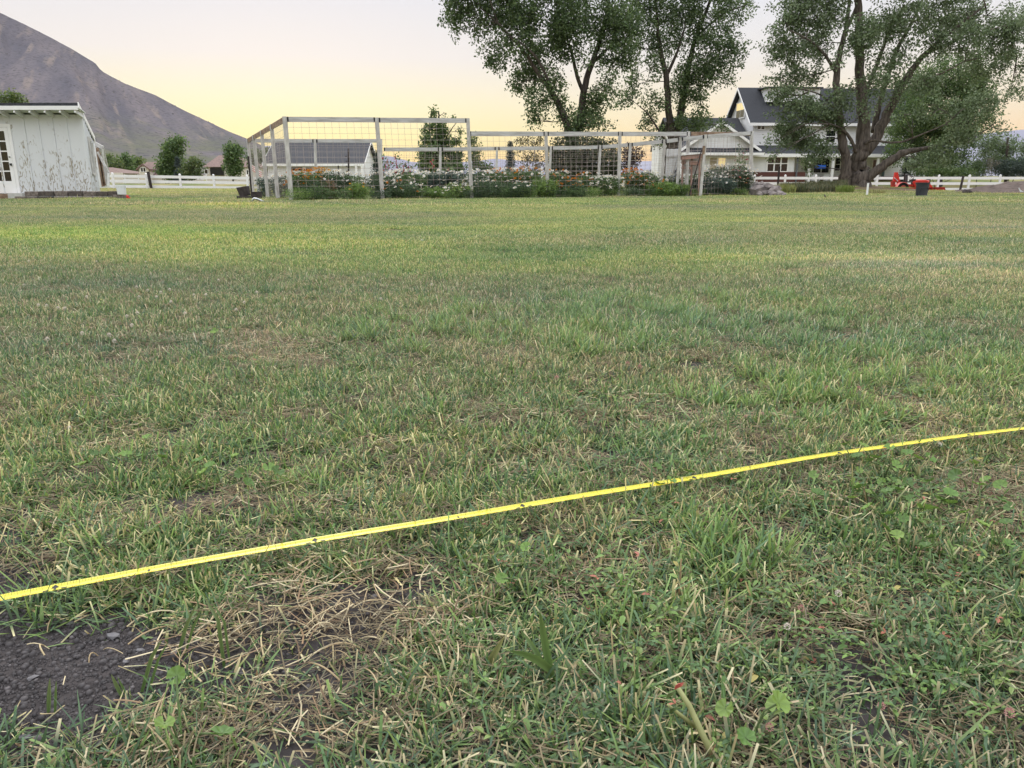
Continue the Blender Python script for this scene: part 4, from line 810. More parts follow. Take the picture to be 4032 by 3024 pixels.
# side window
sw = sb(); a0, a1 = .3, .62
for t in (a0, a1): x, y = cx+(xbk-cx)*t, YS+yb*t; sw.bar((x+.04, y, .75), (x+.04, y, 2.05-.5*t), .05, .1)
for z in (.75, 1.82): sw.bar((cx+(xbk-cx)*a0+.04, YS+yb*a0, z), (cx+(xbk-cx)*a1+.04, YS+yb*a1, z), .05, .08)
so_ = sw.build('window', M['wood'], sh); sb().bar((cx+(xbk-cx)*a0+.02, YS+yb*a0, 1.28), (cx+(xbk-cx)*a1+.02, YS+yb*a1, 1.28), .02, 1.0).build('pane', M['glass'], so_)
sb().box(W(52, 765, YS)[0], W(108, 765, YS)[0], YS-.28, YS-.03, 0, W(80, 760, YS)[2]).build('doorstep', M['concrete'], sh)
sb().box(xl, W(54, 765, YS)[0]-.02, YS-.2, YS-.04, 0, W(30, 763, YS)[2]).build('sill_board', M['wood_brown'], sh)
# lean-to frame behind the shed
Yl = 28.2; r = thing('lean_to_frame', 'weathered white and brown timber lean-to frame behind the shed', 'lean-to', W(400, 752, Yl))
off = r.location.copy(); m = MB(off)
def LW(px, py, dy=0): return W(px, py, Yl+dy)
m.bar(LW(369, 562), LW(406, 582), .06, .12); m.bar(LW(385, 598), LW(427, 680), .06, .07); m.bar(LW(406, 580), LW(428, 680, .8), .05, .08); m.build('rafter', M['wood'], r)
m = MB(off); m.bar(LW(371, 566), LW(398, 740), .07, .09); m.bar(LW(404, 585), LW(418, 735, .6), .06, .06); m.bar(LW(427, 680), LW(427, 738), .06, .06); m.build('post', M['trim'], r)
m = MB(off); m.bar(LW(382, 582), LW(407, 735), .12, .02); m.bar(LW(391, 600), LW(413, 730), .08, .02); m.build('board', M['wood_brown'], r)
MB(off).prism([LW(384, 600), LW(425, 682), LW(425, 725), LW(400, 725)], (0, .02, 0)).build('panel', M['wood'], r)
M['block2'] = mat('wall_block_light', (.23, .20, .18), .95, c2=(.12, .10, .09), scale=14, bump=.8); M['block3'] = mat('wall_block_dark', (.12, .10, .09), .95, c2=(.07, .06, .055), scale=14, bump=.8); BLK = ['block', 'block', 'block2', 'block3']
# stone border in front of the shed: one dry laid wall, its blocks are parts
YB = 24.2; r = thing('block_border', 'low grey brown concrete block border in front of the shed', 'garden wall', W(260, 784, YB)); off = np.array(r.location); rr_ = random.Random(3)
r.location = (off[0], off[1], 0); off[2] = 0
z1, z0 = W(250, 753, YB)[2], W(250, 773, YB)[2]
for a, b_ in ((97, 153), (154, 212), (214, 267), (269, 327), (328, 379), (380, 425), (426, 463)):
    q = rr_.uniform(-.01, .015); MB(off).box(W(a, 765, YB)[0]+.009, W(b_, 765, YB)[0]-.009, YB-.02+q, YB+.26, z0+.006, z1+q*1.2).build('block', M[rr_.choice(BLK)], r, bevel=.018)
for a, b_ in ((58, 103), (105, 148), (150, 208), (212, 270), (272, 330), (332, 384), (386, 424), (426, 446)):
    q = rr_.uniform(-.01, .015); MB(off).box(W(a, 765, YB)[0]+.009, W(b_, 765, YB)[0]-.009, YB-.06+q, YB+.22, -.06, z0-.002).build('block', M[rr_.choice(BLK)], r, bevel=.018)
MB(off).box(W(450, 775, YB)[0], W(502, 775, YB)[0], YB-.1, YB+.15, -.05, .13).build('block', M['block'], r, bevel=.015)
def pail(px, py, Y, w_, h_, label, z=None, fill=None):
    x, y, zb = W(px, py, Y); zb = zb if z is None else z; r = thing('bucket', label, 'bucket', (x, y, zb), 0, 'white plastic buckets by the shed'); w_ *= Y/3120/2; h_ *= Y/3238
    MB().lathe([(0, .005), (w_*.86, .005), (w_*.88, .01), (w_*.97, h_*.8), (w_*1.02, h_*.8), (w_*1.02, h_*.84), (w_*.98, h_*.84), (w_, h_), (w_*1.03, h_), (w_*.96, h_*.99), (w_*.84, .02), (0, .02)], n=28).build('body', M['bucket'], r, smooth=False)
    MB().tube([(w_*1.0*math.cos(t), -.3*w_*math.sin(t)-w_*.5*abs(math.sin(t)), h_*.8-h_*.35*math.sin(t)) for t in np.linspace(0, math.pi, 12)], .004, 5).build('handle', M['metal'], r); return r
pail(481, 772, YB-.02, 36, 40, 'nearest white bucket standing on the end block of the border', z=.13)
pail(420, 750, YB+1.2, 34, 25, 'white bucket on the grass left of the nearest one, behind the block border', z=0)
pail(459, 750, YB+1.6, 26, 22, 'cloudy bucket just behind the nearest bucket', z=0)
x, y, z = W(503, 772, YB-.06); r = thing('garden_glove', 'small red crumpled glove lying beside the nearest bucket', 'glove', (x+.03, y-.08, 0))
MB().blob((0, 0, .07), (.04, .035, .06), 4, .3).blob((.03, 0, .03), (.05, .03, .025), 5, .3).build('cloth', M['red'], r, smooth=True)
# ------------------------------------------------------------------ wire garden enclosure
gf = thing('garden_fence', 'tall weathered timber and wire mesh fence enclosing the flower garden', 'fence', (0, 0, 0))
def gline(px): return np.interp(px, [1148, 2957], [790, 770.])
def fpost(pxt, pyt, pxb, pyb, w=.1, mat_='wood', Y=None, zb=None):
    if Y is None: b0 = G(pxb, pyb); Y = b0[1]
    else: b0 = W(pxb, pyb, Y)
    t = W(pxt, pyt, Y); zb = -.1 if zb is None else zb; bb = (b0[0], Y, zb)
    MB().bar(bb, (t[0], Y, t[2]), w, w, up=(0, 1, 0)).build('post', M[mat_], gf); return np.array(bb), np.array(t)
FR = []   # front posts: (px top, py top, px bottom, tall?)
for pt, yt, pb in ((1121, 459, 1148), (1483, 463, 1508), (1842, 466, 1858), (2149, 518, 2158), (2441, 518, 2436), (2711, 517, 2702), (2960, 516, 2955)):
    FR.append(fpost(pt, yt, pb, gline(pb), .105 if pt < 2900 else .11, 'wood'))
def rail(p, q, h=.14, m='wood_rail', w=.045, gap=.06):
    d = nrm(q-p); a = p+d*gap; c = q-d*gap; o = MB().bar(a, c, w, h, up=(0, 0, 1)).build('rail', M[m], gf)
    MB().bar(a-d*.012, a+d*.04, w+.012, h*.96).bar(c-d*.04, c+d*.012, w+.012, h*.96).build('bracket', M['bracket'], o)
    return o
def topat(i, pyt): # point on post i at the given pixel height
    b, t = FR[i]; Y = t[1]; px = proj(t[0], Y, t[2])[0]; return np.array(W(px, pyt, Y))
for i, (ya, yb_) in enumerate(((470, 472), (473, 475), (526, 527), (527, 527), (527, 527), (527, 527))):
    rail(topat(i, ya), topat(i+1, yb_), .135, 'wood_brown' if i == 5 else 'wood_rail')
def panel(a0, a1, b0, b1, nx_, nz_, r_=.0032, m='wire', wav=.004):
    """wire panel between bottom/top points a0,a1 and b0,b1"""
    a0, a1, b0, b1 = [np.array(v, float) for v in (a0, a1, b0, b1)]; m_ = MB()
    for k in range(nx_+1):
        t = (k+.15)/(nx_+.3); p, q = a0*(1-t)+b0*t, a1*(1-t)+b1*t; m_.tube([p, (p+q)/2+np.array((N.normal()*wav, N.normal()*wav, 0)), q], r_, 4, False)
    zs = np.linspace(.0, 1, nz_+1)**1.0
    for z in zs: m_.tube([a0*(1-z)+a1*z, (a0*(1-z)+a1*z+b0*(1-z)+b1*z)/2-np.array((0, 0, .006)), b0*(1-z)+b1*z], r_, 4, False)
    return m_.build('wire_panel', M[m], gf)
offF = np.array((0, -.065, 0))
for i in range(6):
    (b0, t0), (b1, t1) = FR[i], FR[i+1]; z_low = .08
    tp0 = topat(i, (478, 482, 536, 536, 536, 536)[i]); tp1 = topat(i+1, (480, 484, 536, 536, 536, 536)[i])
    L_ = np.linalg.norm((b1-b0)[:2]); panel(b0+offF+(0, 0, z_low+.1), tp0+offF, b1+offF+(0, 0, z_low+.1), tp1+offF, round(L_/.215), 13 if i < 2 else 12)
# left side
YBK = 30.8
LS = [FR[0]]
for k, (pt, yt, pb, Y) in enumerate(((1069, 478, 1092, 23.4), (1030, 503, 1058, 25.0), (999, 525, 1024, 27.3), (976, 546, 998, YBK))):
    e0, e1 = FR[0][1], np.array(W(976, 546, YBK)); us = np.linspace(0, 1, 400); ln = e0+(e1-e0)*us[:, None]; t = ln[np.argmin(np.abs(proj(ln[:, 0], ln[:, 1], ln[:, 2])[0]-pt))]; Y = t[1]
    b_ = t.copy(); b_[2] = -.1; b_[0] += .03*(pb-pt)/25*1.0
    # keep the posts on one line
    LS.append((b_, t)); MB().bar(b_, t, .095, .095, up=(0, 1, 0)).build('post', M['wood'], gf)
for i in range(4):
    a, b_ = LS[i][1], LS[i+1][1]; rail(a-np.array((0, 0, .07)), b_-np.array((0, 0, .07)), .14, 'wood_brown', .05)
    L_ = np.linalg.norm((LS[i+1][0]-LS[i][0])[:2]); panel(LS[i][0]+(-.05, 0, .2), LS[i][1]+(-.05, 0, -.15), LS[i+1][0]+(-.05, 0, .2), LS[i+1][1]+(-.05, 0, -.15), round(L_/.2), 11, .0032)
# back side
BK = [(LS[-1][0], LS[-1][1])]
for pt, yt, Y in ((1240, 547, YBK), (1500, 547, YBK), (1734, 580, YBK+.3), (1957, 578, YBK+.6), (2169, 576, 31.4), (2364, 572, 30.6), (2483, 562, 30.), (2617, 549, 29.4), (2681, 541, 29.), (2779, 530, 28.5)):
    t = np.array(W(pt, yt, Y)); b_ = t.copy(); b_[2] = -.1; b_[0] -= .03*t[2]; BK.append((b_, t)); MB().bar(b_, t, .09, .09, up=(0, 1, 0)).build('post', M['wood'], gf)
BK.append(FR[-1])
for i in range(len(BK)-1):
    a, b_ = BK[i][1]-np.array((0, 0, .07)), BK[i+1][1]-np.array((0, 0, .07))
    if i == 2: a = np.array(W(1506, 588, YBK)); 
    rail(a, b_, .13, 'wood_rail')
    L_ = np.linalg.norm((BK[i+1][0]-BK[i][0])[:2]); oo = np.array((0, .06, 0)); zt_ = min(a[2], b_[2])-.06
    A1 = np.array((a[0], a[1], zt_)); B1 = np.array((b_[0], b_[1], b_[2]-.06)); panel(BK[i][0]+oo+(0, 0, .2), A1+oo, BK[i+1][0]+oo+(0, 0, .2), B1+oo, max(3, round(L_/.215)), 10)
# white board gate and the weathered work bench at the back
Yb = 29.7; x0, x1 = W(2624, 600, Yb)[0], W(2682, 600, Yb)[0]
r = thing('board_gate', 'pale vertical board gate at the garden back with a black ring on it', 'gate', (x0, Yb, 0)); zt_ = W(2650, 586, Yb)[2]
m = MB(r.location)
for k in range(7): a = x0+(x1-x0)*k/7; m.box(a+.004, a+(x1-x0)/7-.004, Yb, Yb+.025, .05, zt_-(.01 if k % 2 else 0))
m.build('board', M['paint'], r); MB(r.location).bar((x0, Yb-.02, W(2650, 618, Yb)[2]), (x1, Yb-.02, W(2650, 614, Yb)[2]), .03, .05).bar((x0+.25, Yb-.02, .75), (x1-.02, Yb-.02, 1.9), .02, .05).build('brace', M['wood'], r)
MB(r.location).tube([(x1-.12+.09*math.cos(t), Yb-.06, .86+.09*math.sin(t)) for t in np.linspace(0, 2*math.pi, 17)], .018, 6, False).build('ring', M['pot'], r)
Yb = 29.1; o_ = W(2730, 760, Yb); r = thing('potting_bench', 'old potting bench of reddish weathered boards with a tilted little roof', 'bench', (o_[0], Yb, 0)); off = r.location.copy()
def q_(px, py, dy=0): return W(px, py, Yb+dy)
MB(off).bar(q_(2680, 622), q_(2762, 614), .3, .14).build('top_board', M['pinkwood'], r); MB(off).bar(q_(2678, 611), q_(2764, 603), .42, .03).build('roof', M['trim'], r)
MB(off).bar(q_(2683, 636), q_(2753, 644), .04, .14).bar(q_(2683, 660), q_(2720, 662), .03, .08).build('shelf_board', M['pinkwood'], r)
for a in ((2690, 612, 2684, 745), (2724, 610, 2722, 745), (2756, 612, 2752, 745)): MB(off).bar(q_(a[0], a[1], .1), q_(a[2], a[3], .1)[:2]+(0.,), .06, .06, up=(0, 1, 0)).build('leg', M['pinkwood'], r)
MB(off).bar(q_(2686, 662, .3)[:2]+(1.1,), q_(2756, 662, .3)[:2]+(1.1,), .02, .6).build('back_panel', M['concrete'], r)
Yb = 28.8; o_ = W(2768, 760, Yb)
r = thing('leaning_board', 'brown weathered board leaning against the back post of the garden', 'board', (o_[0]-.35, Yb, 0)); MB(r.location).bar((o_[0]-.15, Yb-.15, 0), q_(2772, 574, -.3), .06, .14, up=(0, 1, 0)).build('board', M['wood_brown'], r)
r = thing('leaning_pole', 'dark pole leaning left of the brown board in the garden', 'pole', (o_[0]-.7, Yb, 0)); MB(r.location).tube([(o_[0]-.55, Yb-.2, 0), q_(2763, 590, -.3)], .022, 7).build('pole', M['pot'], r)
r = thing('hand_cart_handle', 'grey tool handle leaning across the pale board gate', 'handle', (W(2640, 740, 29.3)[0], 29.3, 0)); MB(r.location).tube([W(2636, 735, 29.3)[:2]+(0,), W(2676, 626, 29.6)], .02, 7).build('handle', M['greyplastic'], r)
# ------------------------------------------------------------------ plants of the bed
def flower_head(kind, g):
    m = MB(); c = []
    if kind == 'daisy': r_, h_, n_, pc, cc = .034, .008, 12, (.8, .8, .78), (.6, .38, .03)
    elif kind == 'orange': r_, h_, n_, pc, cc = .03, .012, 9, (.62, .22, .015), (.35, .12, .01)
    elif kind == 'yellow': r_, h_, n_, pc, cc = .03, .012, 8, (.68, .38, .03), (.45, .2, .01)
    else: r_, h_, n_, pc, cc = .045, .02, 7, (.42, .04, .1), (.5, .4, .1)
    for k in range(n_):
        a = 2*math.pi*k/n_; w = math.pi/n_*.9
        m.add([(0, 0, 0), (r_*.7*math.cos(a-w), r_*.7*math.sin(a-w), h_*.8), (r_*math.cos(a), r_*math.sin(a), h_*.4), (r_*.7*math.cos(a+w), r_*.7*math.sin(a+w), h_*.8)], [(0, 1, 2, 3)]); c += [pc]*4
    nv = len(m.V); m.lathe([(0, h_*1.6), (r_*.22, h_*1.3), (r_*.3, h_*.3)], n=8); c += [cc]*(len(m.V)-nv)
    return mesh('flower', m.V, m.F, M['petal'], c)
HEADS = {k: flower_head(k, N) for k in ('daisy', 'orange', 'yellow', 'pink')}
def bedplant(name, label, cat, px, wpx, pytop, Y, cols, leaf=.05, flowers=None, nf=0, group=None, dens=1., seed=1, aspect=.35, base=0., fs=1., stems=True, zf=.75, spray=.10, per=12):
    g = np.random.default_rng(seed+900); x = W(px, 740, Y)[0]; h = W(px, pytop, Y)[2]-base; w = wpx*Y/3120/2
    r = thing(name, label, cat, (x, Y, base), 0, group)
    n = int(dens*max(30, 620*w*h)); C = []
    for _ in range(n):
        a = g.uniform(0, 6.283); q = math.sqrt(g.random()); u = g.random()**.75
        rr = w*(.55+.45*math.sin(min(1, u*1.15)*math.pi*.62))*q; hh = h*u*(1-.16*q*q)
        C.append((rr*math.cos(a), rr*math.sin(a)*.8, max(.02, hh*(.9+.12*g.random()))))
    V, F_, c = leaves(C, per, spray, leaf, cols, seed, aspect=aspect, upbias=-.2)
    link('foliage', mesh('foliage', V, F_, M['leaf'], c), r)
    if stems:
        m = MB()
        for _ in range(int(8+w*30)):
            a = g.uniform(0, 6.283); q = g.random()**.5; hh = h*g.uniform(.8, 1.02); m.tube([(w*.4*q*math.cos(a), w*.3*q*math.sin(a), 0), (w*.7*q*math.cos(a), w*.5*q*math.sin(a), hh*.5), (w*.85*q*math.cos(a), w*.65*q*math.sin(a), hh)], [.006, .005, .003], 4, False)
        o = m.build('stem', M['stem'], r)
    for k in range(nf):
        a = g.uniform(0, 6.283); q = math.sqrt(g.random()); hz_ = h*(g.uniform(zf, 1.06) if g.random() < .8 else g.uniform(.35, zf)); f = link('flower', HEADS[flowers[k % len(flowers)]], r)
        side = g.random() < .45; a = -math.pi/2+g.normal()*.7 if side else a; hz_ = h*g.uniform(.45, .95) if side else h*(1.06-.13*q*q+.05*g.random()); rr = w*(1.03 if side else q); f.location = (rr*math.cos(a) if not side else w*g.uniform(-1, 1), rr*math.sin(a)*.8-.03, hz_); f.rotation_euler = (g.normal()*.45+.35, g.normal()*.35, g.uniform(0, 6)); s = fs*g.uniform(.85, 1.3); f.scale = (s, s, s)
    return r
M['stem'] = mat('green_stem', (.09, .13, .05), .8, var=.2)
def fl_Y(px): return G(px, gline(px))[1]
BD = [(.1, .15, .075), (.055, .088, .045), (.075, .115, .058), (.09, .14, .07), (.045, .075, .038)]
BG = [(.085, .145, .05), (.12, .19, .06), (.15, .22, .08), (.07, .12, .045)]
BY = [(.17, .27, .07), (.22, .31, .08), (.13, .21, .06)]
BB = [(.09, .13, .10), (.12, .165, .13), (.07, .10, .08)]
BR = [(.26, .13, .07), (.20, .11, .06), (.13, .13, .06)]
bed = [
 ('marigold_clump', 'tall clump of orange flowers at the left corner of the garden', 'flowering plant', 1195, 120, 690, .9, BG, ['orange'], 30, 1.2),
 ('marigold_clump', 'orange flowered clump right behind the wire, second from the left corner', 'flowering plant', 1262, 90, 684, 1.3, BG, ['orange', 'yellow'], 26, 1.1),
 ('leafy_plant', 'bushy grey green plant with small white sprays before the barn', 'plant', 1330, 110, 694, .9, BD, ['daisy'], 16, 1.2),
 ('dry_plant', 'reddish brown dying plant leaning at the bed edge', 'plant', 1292, 46, 724, .25, BR, [], 0, .9),
 ('leafy_plant', 'dark green feathery plant left of the second front post', 'plant', 1240, 120, 728, .35, BD, [], 0, 1.3),
 ('grassy_plant', 'green plant topped by white grass like tufts before the barn corner', 'plant', 1395, 90, 700, 1.0, BG, ['daisy'], 14, 1.0),
 ('low_plant', 'yellow green low plant with one yellow flower spike at the bed edge', 'plant', 1408, 60, 735, .05, BY, ['yellow'], 3, 1.0),
 ('daisy_clump', 'dense dark clump with scattered daisies at the second front post', 'daisies', 1500, 120, 702, .6, BD, ['daisy'], 18, 1.2),
 ('daisy_clump', 'broad daisy clump with many white heads right of the second front post', 'daisies', 1600, 150, 690, 1.0, BG, ['daisy'], 46, 1.2),
 ('leafy_plant', 'dark feathery plant in front of the broad daisy clump', 'plant', 1575, 130, 730, .1, BD, ['daisy', 'orange'], 8, 1.3),
 ('grey_leaf_plant', 'grey blue leafed plant with large leaves under the maple', 'plant', 1745, 120, 692, .9, BB, ['daisy'], 12, 1.0),
 ('daisy_clump', 'daisy clump behind the grey leafed plant', 'daisies', 1680, 110, 698, 1.4, BG, ['daisy'], 24, 1.1),
 ('low_plant', 'bright yellow green low plant left of the tall end post', 'plant', 1700, 110, 752, .1, BY, ['daisy'], 5, 1.0),
 ('low_plant', 'yellow green plant at the foot of the tall end post', 'plant', 1800, 110, 738, .15, BY, ['daisy'], 14, 1.0),
 ('daisy_clump', 'daisy clump crowding round the tall end post', 'daisies', 1870, 130, 690, .9, BD, ['daisy'], 34, 1.2),
 ('leafy_plant', 'dark leafy plant right of the tall end post at the bed edge', 'plant', 1905, 130, 728, .1, BD, ['daisy'], 8, 1.3),
 ('daisy_clump', 'high daisy clump below the small cone spruce', 'daisies', 1985, 130, 684, 1.1, BG, ['daisy', 'daisy', 'orange'], 40, 1.2),
 ('marigold_clump', 'daisies mixed with orange flowers left of the second right fence post', 'flowering plant', 2070, 120, 680, .9, BG, ['daisy', 'orange'], 34, 1.2),
 ('leafy_plant', 'dark green mound at the bed edge under the orange mixed daisies', 'plant', 2030, 130, 730, .0, BD, ['daisy'], 8, 1.3),
 ('lily_plant', 'upright fresh green leafy plant at the foot of the fence post in the middle', 'plant', 2145, 90, 716, .0, BY, [], 0, 1.2),
 ('marigold_clump', 'orange and white flowered plant right of the middle fence post', 'flowering plant', 2190, 100, 690, .9, BG, ['daisy', 'orange', 'daisy'], 24, 1.1),
 ('marigold_clump', 'low orange flowered clump before the willow screen', 'flowering plant', 2235, 90, 718, .4, BD, ['orange'], 16, 1.2),
 ('leafy_plant', 'dark blue green mound before the willow screen', 'plant', 2262, 80, 742, .0, BD, [], 0, 1.4),
 ('flowering_plant', 'loose plant with a few orange and white heads before the willow screen', 'flowering plant', 2320, 100, 700, 1.0, BG, ['orange', 'daisy'], 14, .9),
 ('daisy_clump', 'round clump covered in white daisies left of the fifth front post', 'daisies', 2385, 120, 712, .3, BG, ['daisy'], 52, 1.2),
 ('flowering_plant', 'orange topped clump right of the fifth front post', 'flowering plant', 2490, 100, 686, .9, BG, ['orange'], 30, 1.0),
 ('daisy_clump', 'daisies between the iris leaves and the bright green mound', 'daisies', 2540, 110, 694, .7, BG, ['daisy'], 26, 1.1),
 ('daisy_clump', 'white daisies before the pale board gate', 'daisies', 2640, 110, 704, 1.0, BG, ['daisy'], 24, 1.0),
 ('low_plant', 'bright green mound with a few orange flowers at the bed edge', 'plant', 2600, 120, 728, .0, BY, ['orange'], 4, 1.4),
 ('low_plant', 'bright green leafy mound left of the sixth front post', 'plant', 2668, 90, 738, .05, BY, [], 0, 1.4),
 ('daisy_clump', 'daisies just right of the sixth front post', 'daisies', 2750, 100, 690, .9, BG, ['daisy'], 34, 1.0),
 ('daisy_bush', 'big dark bush topped with a slanting band of white daisies at the right end', 'daisies', 2860, 190, 668, .9, BD, ['daisy'], 80, 1.6),
 ('leafy_bush', 'dark blue green shrub filling the right front corner of the garden', 'shrub', 2810, 150, 712, .15, BB, ['daisy'], 10, 1.7),
 ('leafy_bush', 'dark shrub touching the last front post with a few pink blooms', 'shrub', 2905, 100, 690, .3, BD, ['pink', 'daisy'], 14, 1.7),
 ('daisy_clump', 'pale green daisies inside the left wire side of the garden', 'daisies', 1105, 60, 705, 3.0, BB, ['daisy'], 10, .8),
 ('leafy_plant', 'pale tall grass like plant inside the left wire side', 'plant', 1050, 70, 712, 5.0, BB, ['daisy'], 5, .8),
]
for i, (nm, lb, ct_, px, w, top, dy, cols, fl_, nf, dn) in enumerate(bed):
    bedplant(nm, lb, ct_, px, w*1.12, top-14, fl_Y(px)+dy, cols, .065 if nm != 'grey_leaf_plant' else .1, fl_, int(nf*2.4), 'plants of the flower bed', dn*1.15, 300+i, aspect=.3 if cols is BD else .45, fs=1.3, zf=.66)
# fill of lower leafage along the bed front, knee high
for i in range(22):
    px = 1170+i*82; bedplant('edging_plant', 'knee high green plant in the leafy fringe along the front of the bed', 'plant', px, 110, 740+R.uniform(-8, 8), fl_Y(px)-.12+R.uniform(-.08, .25), [BD, BG, BG, BY][i % 4 if i % 7 else 3], .045, None, 0, 'leafy fringe along the bed front', 1.2, 400+i, stems=False)
def hollyhock(px, top, Y, label, col='pink', n=9):
    x, _, z = W(px, top, Y); r = thing('hollyhock', label, 'hollyhock', (x, Y, 0), 0, 'hollyhock stalks in the garden'); g = np.random.default_rng(int(px))
    MB().tube([(0, 0, 0), (.02, 0, z*.5), (g.normal()*.05, 0, z)], [.012, .01, .004], 5).build('stem', M['stem'], r)
    V, F_, c = leaves([(g.normal()*.04, g.normal()*.04, z*t) for t in np.linspace(.25, .98, 16)], 6, .09, .07, BG, int(px), aspect=.8); link('foliage', mesh('foliage', V, F_, M['leaf'], c), r)
    for k in range(n):
        f = link('flower', HEADS[col], r); f.location = (g.normal()*.05, -.05, z*(.55+.42*k/n)); f.rotation_euler = (1.2, 0, g.uniform(0, 6)); f.scale = (.9,)*3
for px, top, lab, cl in ((1541, 632, 'dark red hollyhock stalk right of the second front post', 'pink'), (1562, 604, 'tallest hollyhock stalk between spruce and maple', 'pink'), (1585, 645, 'hollyhock stalk just right of the tallest one', 'pink'), (1602, 634, 'thin green hollyhock stalk between the tallest one and the maple', 'pink'), (1616, 650, 'short hollyhock stalk left of the maple', 'pink'), (1515, 610, 'red hollyhock standing before the blue grey spruce', 'pink'),
                         (1702, 618, 'pink hollyhock in front of the maple', 'pink'), (2912, 572, 'tall hollyhock with pale buds by the last front post', 'daisy'), (2930, 580, 'reddish topped hollyhock nearest the last front post', 'pink'), (1770, 655, 'red hollyhock head in front of the right side of the maple', 'pink')):
    hollyhock(px, top, fl_Y(px)+2.0, lab, cl)
bedplant('climbing_shrub', 'loose airy shrub rising before the gable by the last front post', 'shrub', 2908, 66, 625, fl_Y(2900)+1.4, BG, .07, ['daisy', 'pink'], 14, 'plants of the flower bed', .8, 777)
def blades(name, label, px, Y, n, h, spread, cols, lean=.5, w=.02, cat='plant', group=None, seed=1, z=0, parent=None):
    g = np.random.default_rng(seed); x = W(px, 760, Y)[0]; V = []; Cc = []; F_ = []
    for i in range(n):
        a = g.uniform(0, 6.283); d = np.array((math.cos(a), math.sin(a), 0)); p = d*g.random()*spread; ln = h*g.uniform(.6, 1.1); le = lean*g.uniform(.3, 1.3); s = np.cross(d, (0, 0, 1.))*w*g.uniform(.6, 1)
        b = len(V); c = np.array(cols[g.integers(len(cols))])*g.uniform(.8, 1.2)
        for t in (0, .35, .7, 1): q = p+d*ln*le*t*t+np.array((0, 0, ln*(t-.35*le*t*t))); ww = (1, .9, .6, .05)[int(t*3+.01)]; V += [q-s*ww/2, q+s*ww/2]; Cc += [c, c]
        F_ += [(b+2*k, b+2*k+1, b+2*k+3, b+2*k+2) for k in range(3)]
    return V, np.array(F_), Cc, x
for px, Y_, n_, h_, lab in ((2302, fl_Y(2300)-.15, 16, .34, 'pale arching strap leaves at the bed edge before the willow screen'), (2465, fl_Y(2465), 40, .5, 'upright iris leaves just right of the fifth front post')):
    V, F_, c, x = blades('', '', px, Y_, n_, h_, .22, [(.2, .27, .13), (.12, .17, .07)], .6, .035, seed=int(px)); tag(link('strap_leaf_plant', mesh('strap_leaf_plant', V, F_, M['leaf'], c), loc=(x, Y_, 0)), lab, 'plant')
# tall ditch grass and tufts beyond the lawn
def tuftfield(pxa, pxb, Ya, Yb_, n, h, cols, seed, w=.02):
    g = np.random.default_rng(seed); V = []; C_ = []
    px = g.uniform(pxa, pxb, n); Y_ = g.uniform(Ya, Yb_, n); x = (px-2016)/3120*Y_; z = T(x, Y_)
    a = g.uniform(0, 6.283, n); d = np.stack([np.cos(a), np.sin(a), 0*a], 1); s = np.stack([-np.sin(a), np.cos(a), 0*a], 1)*w*g.uniform(.5, 1.2, (n, 1)); hh = h*g.uniform(.5, 1.15, n)*(.7+.6*vnoise(x*.8, Y_*.5, seed)); P = np.stack([x, Y_, z-.02], 1); le = g.uniform(.05, .5, n)
    q1 = P+d*(hh*le*.3)[:, None]+np.stack([0*x, 0*x, hh*.6], 1); q2 = P+d*(hh*le)[:, None]+np.stack([0*x, 0*x, hh], 1)
    V = np.stack([P-s, P+s, q1+s*.7, q1-s*.7, q1-s*.7, q1+s*.7, q2+s*.1, q2-s*.1], 1).reshape(-1, 3); F_ = np.arange(8*n).reshape(-1, 4)
    c = np.array(cols)[g.integers(0, len(cols), n)]*g.uniform(.75, 1.25, (n, 1)); return V, F_, np.repeat(c, 8, 0)
v = [tuftfield(3070, 3330, 36, 41, 9000, .38, [(.10, .12, .05), (.15, .15, .07), (.20, .18, .10), (.07, .09, .04)], 1), tuftfield(3070, 3130, 35.5, 38, 1500, .33, [(.30, .30, .10), (.22, .25, .08)], 2)]
V, F_, c = joinleaf(v); tag(link('tall_grass', mesh('tall_grass', V, F_, M['leaf'], c)), 'tall rough grass in the ditch before the farmhouse fence', 'grass', kind='stuff')
for px, Y_, h_, cols, lab, n_ in ((3325, 35.5, .33, [(.16, .22, .04), (.2, .26, .06)], 'round bright green tuft at the foot of the big cottonwood', 900), (3455, 34.5, .26, [(.36, .33, .14), (.25, .25, .1)], 'pale yellow grass tuft right of the white stake', 160), (3088, 36.5, .4, [(.26, .28, .08), (.3, .3, .1)], 'yellow green tall tuft beside the rock pile', 400)):
    g = np.random.default_rng(int(px)); V, F_, c = tuftfield(px-34, px+34, Y_-.4, Y_+.4, n_, h_, cols, int(px), .012); x = V[:, 0].mean(); tag(link('grass_tuft', mesh('grass_tuft', V-np.array((x, Y_, 0)), F_, M['leaf'], c), loc=(x, Y_, 0)), lab, 'grass tuft')
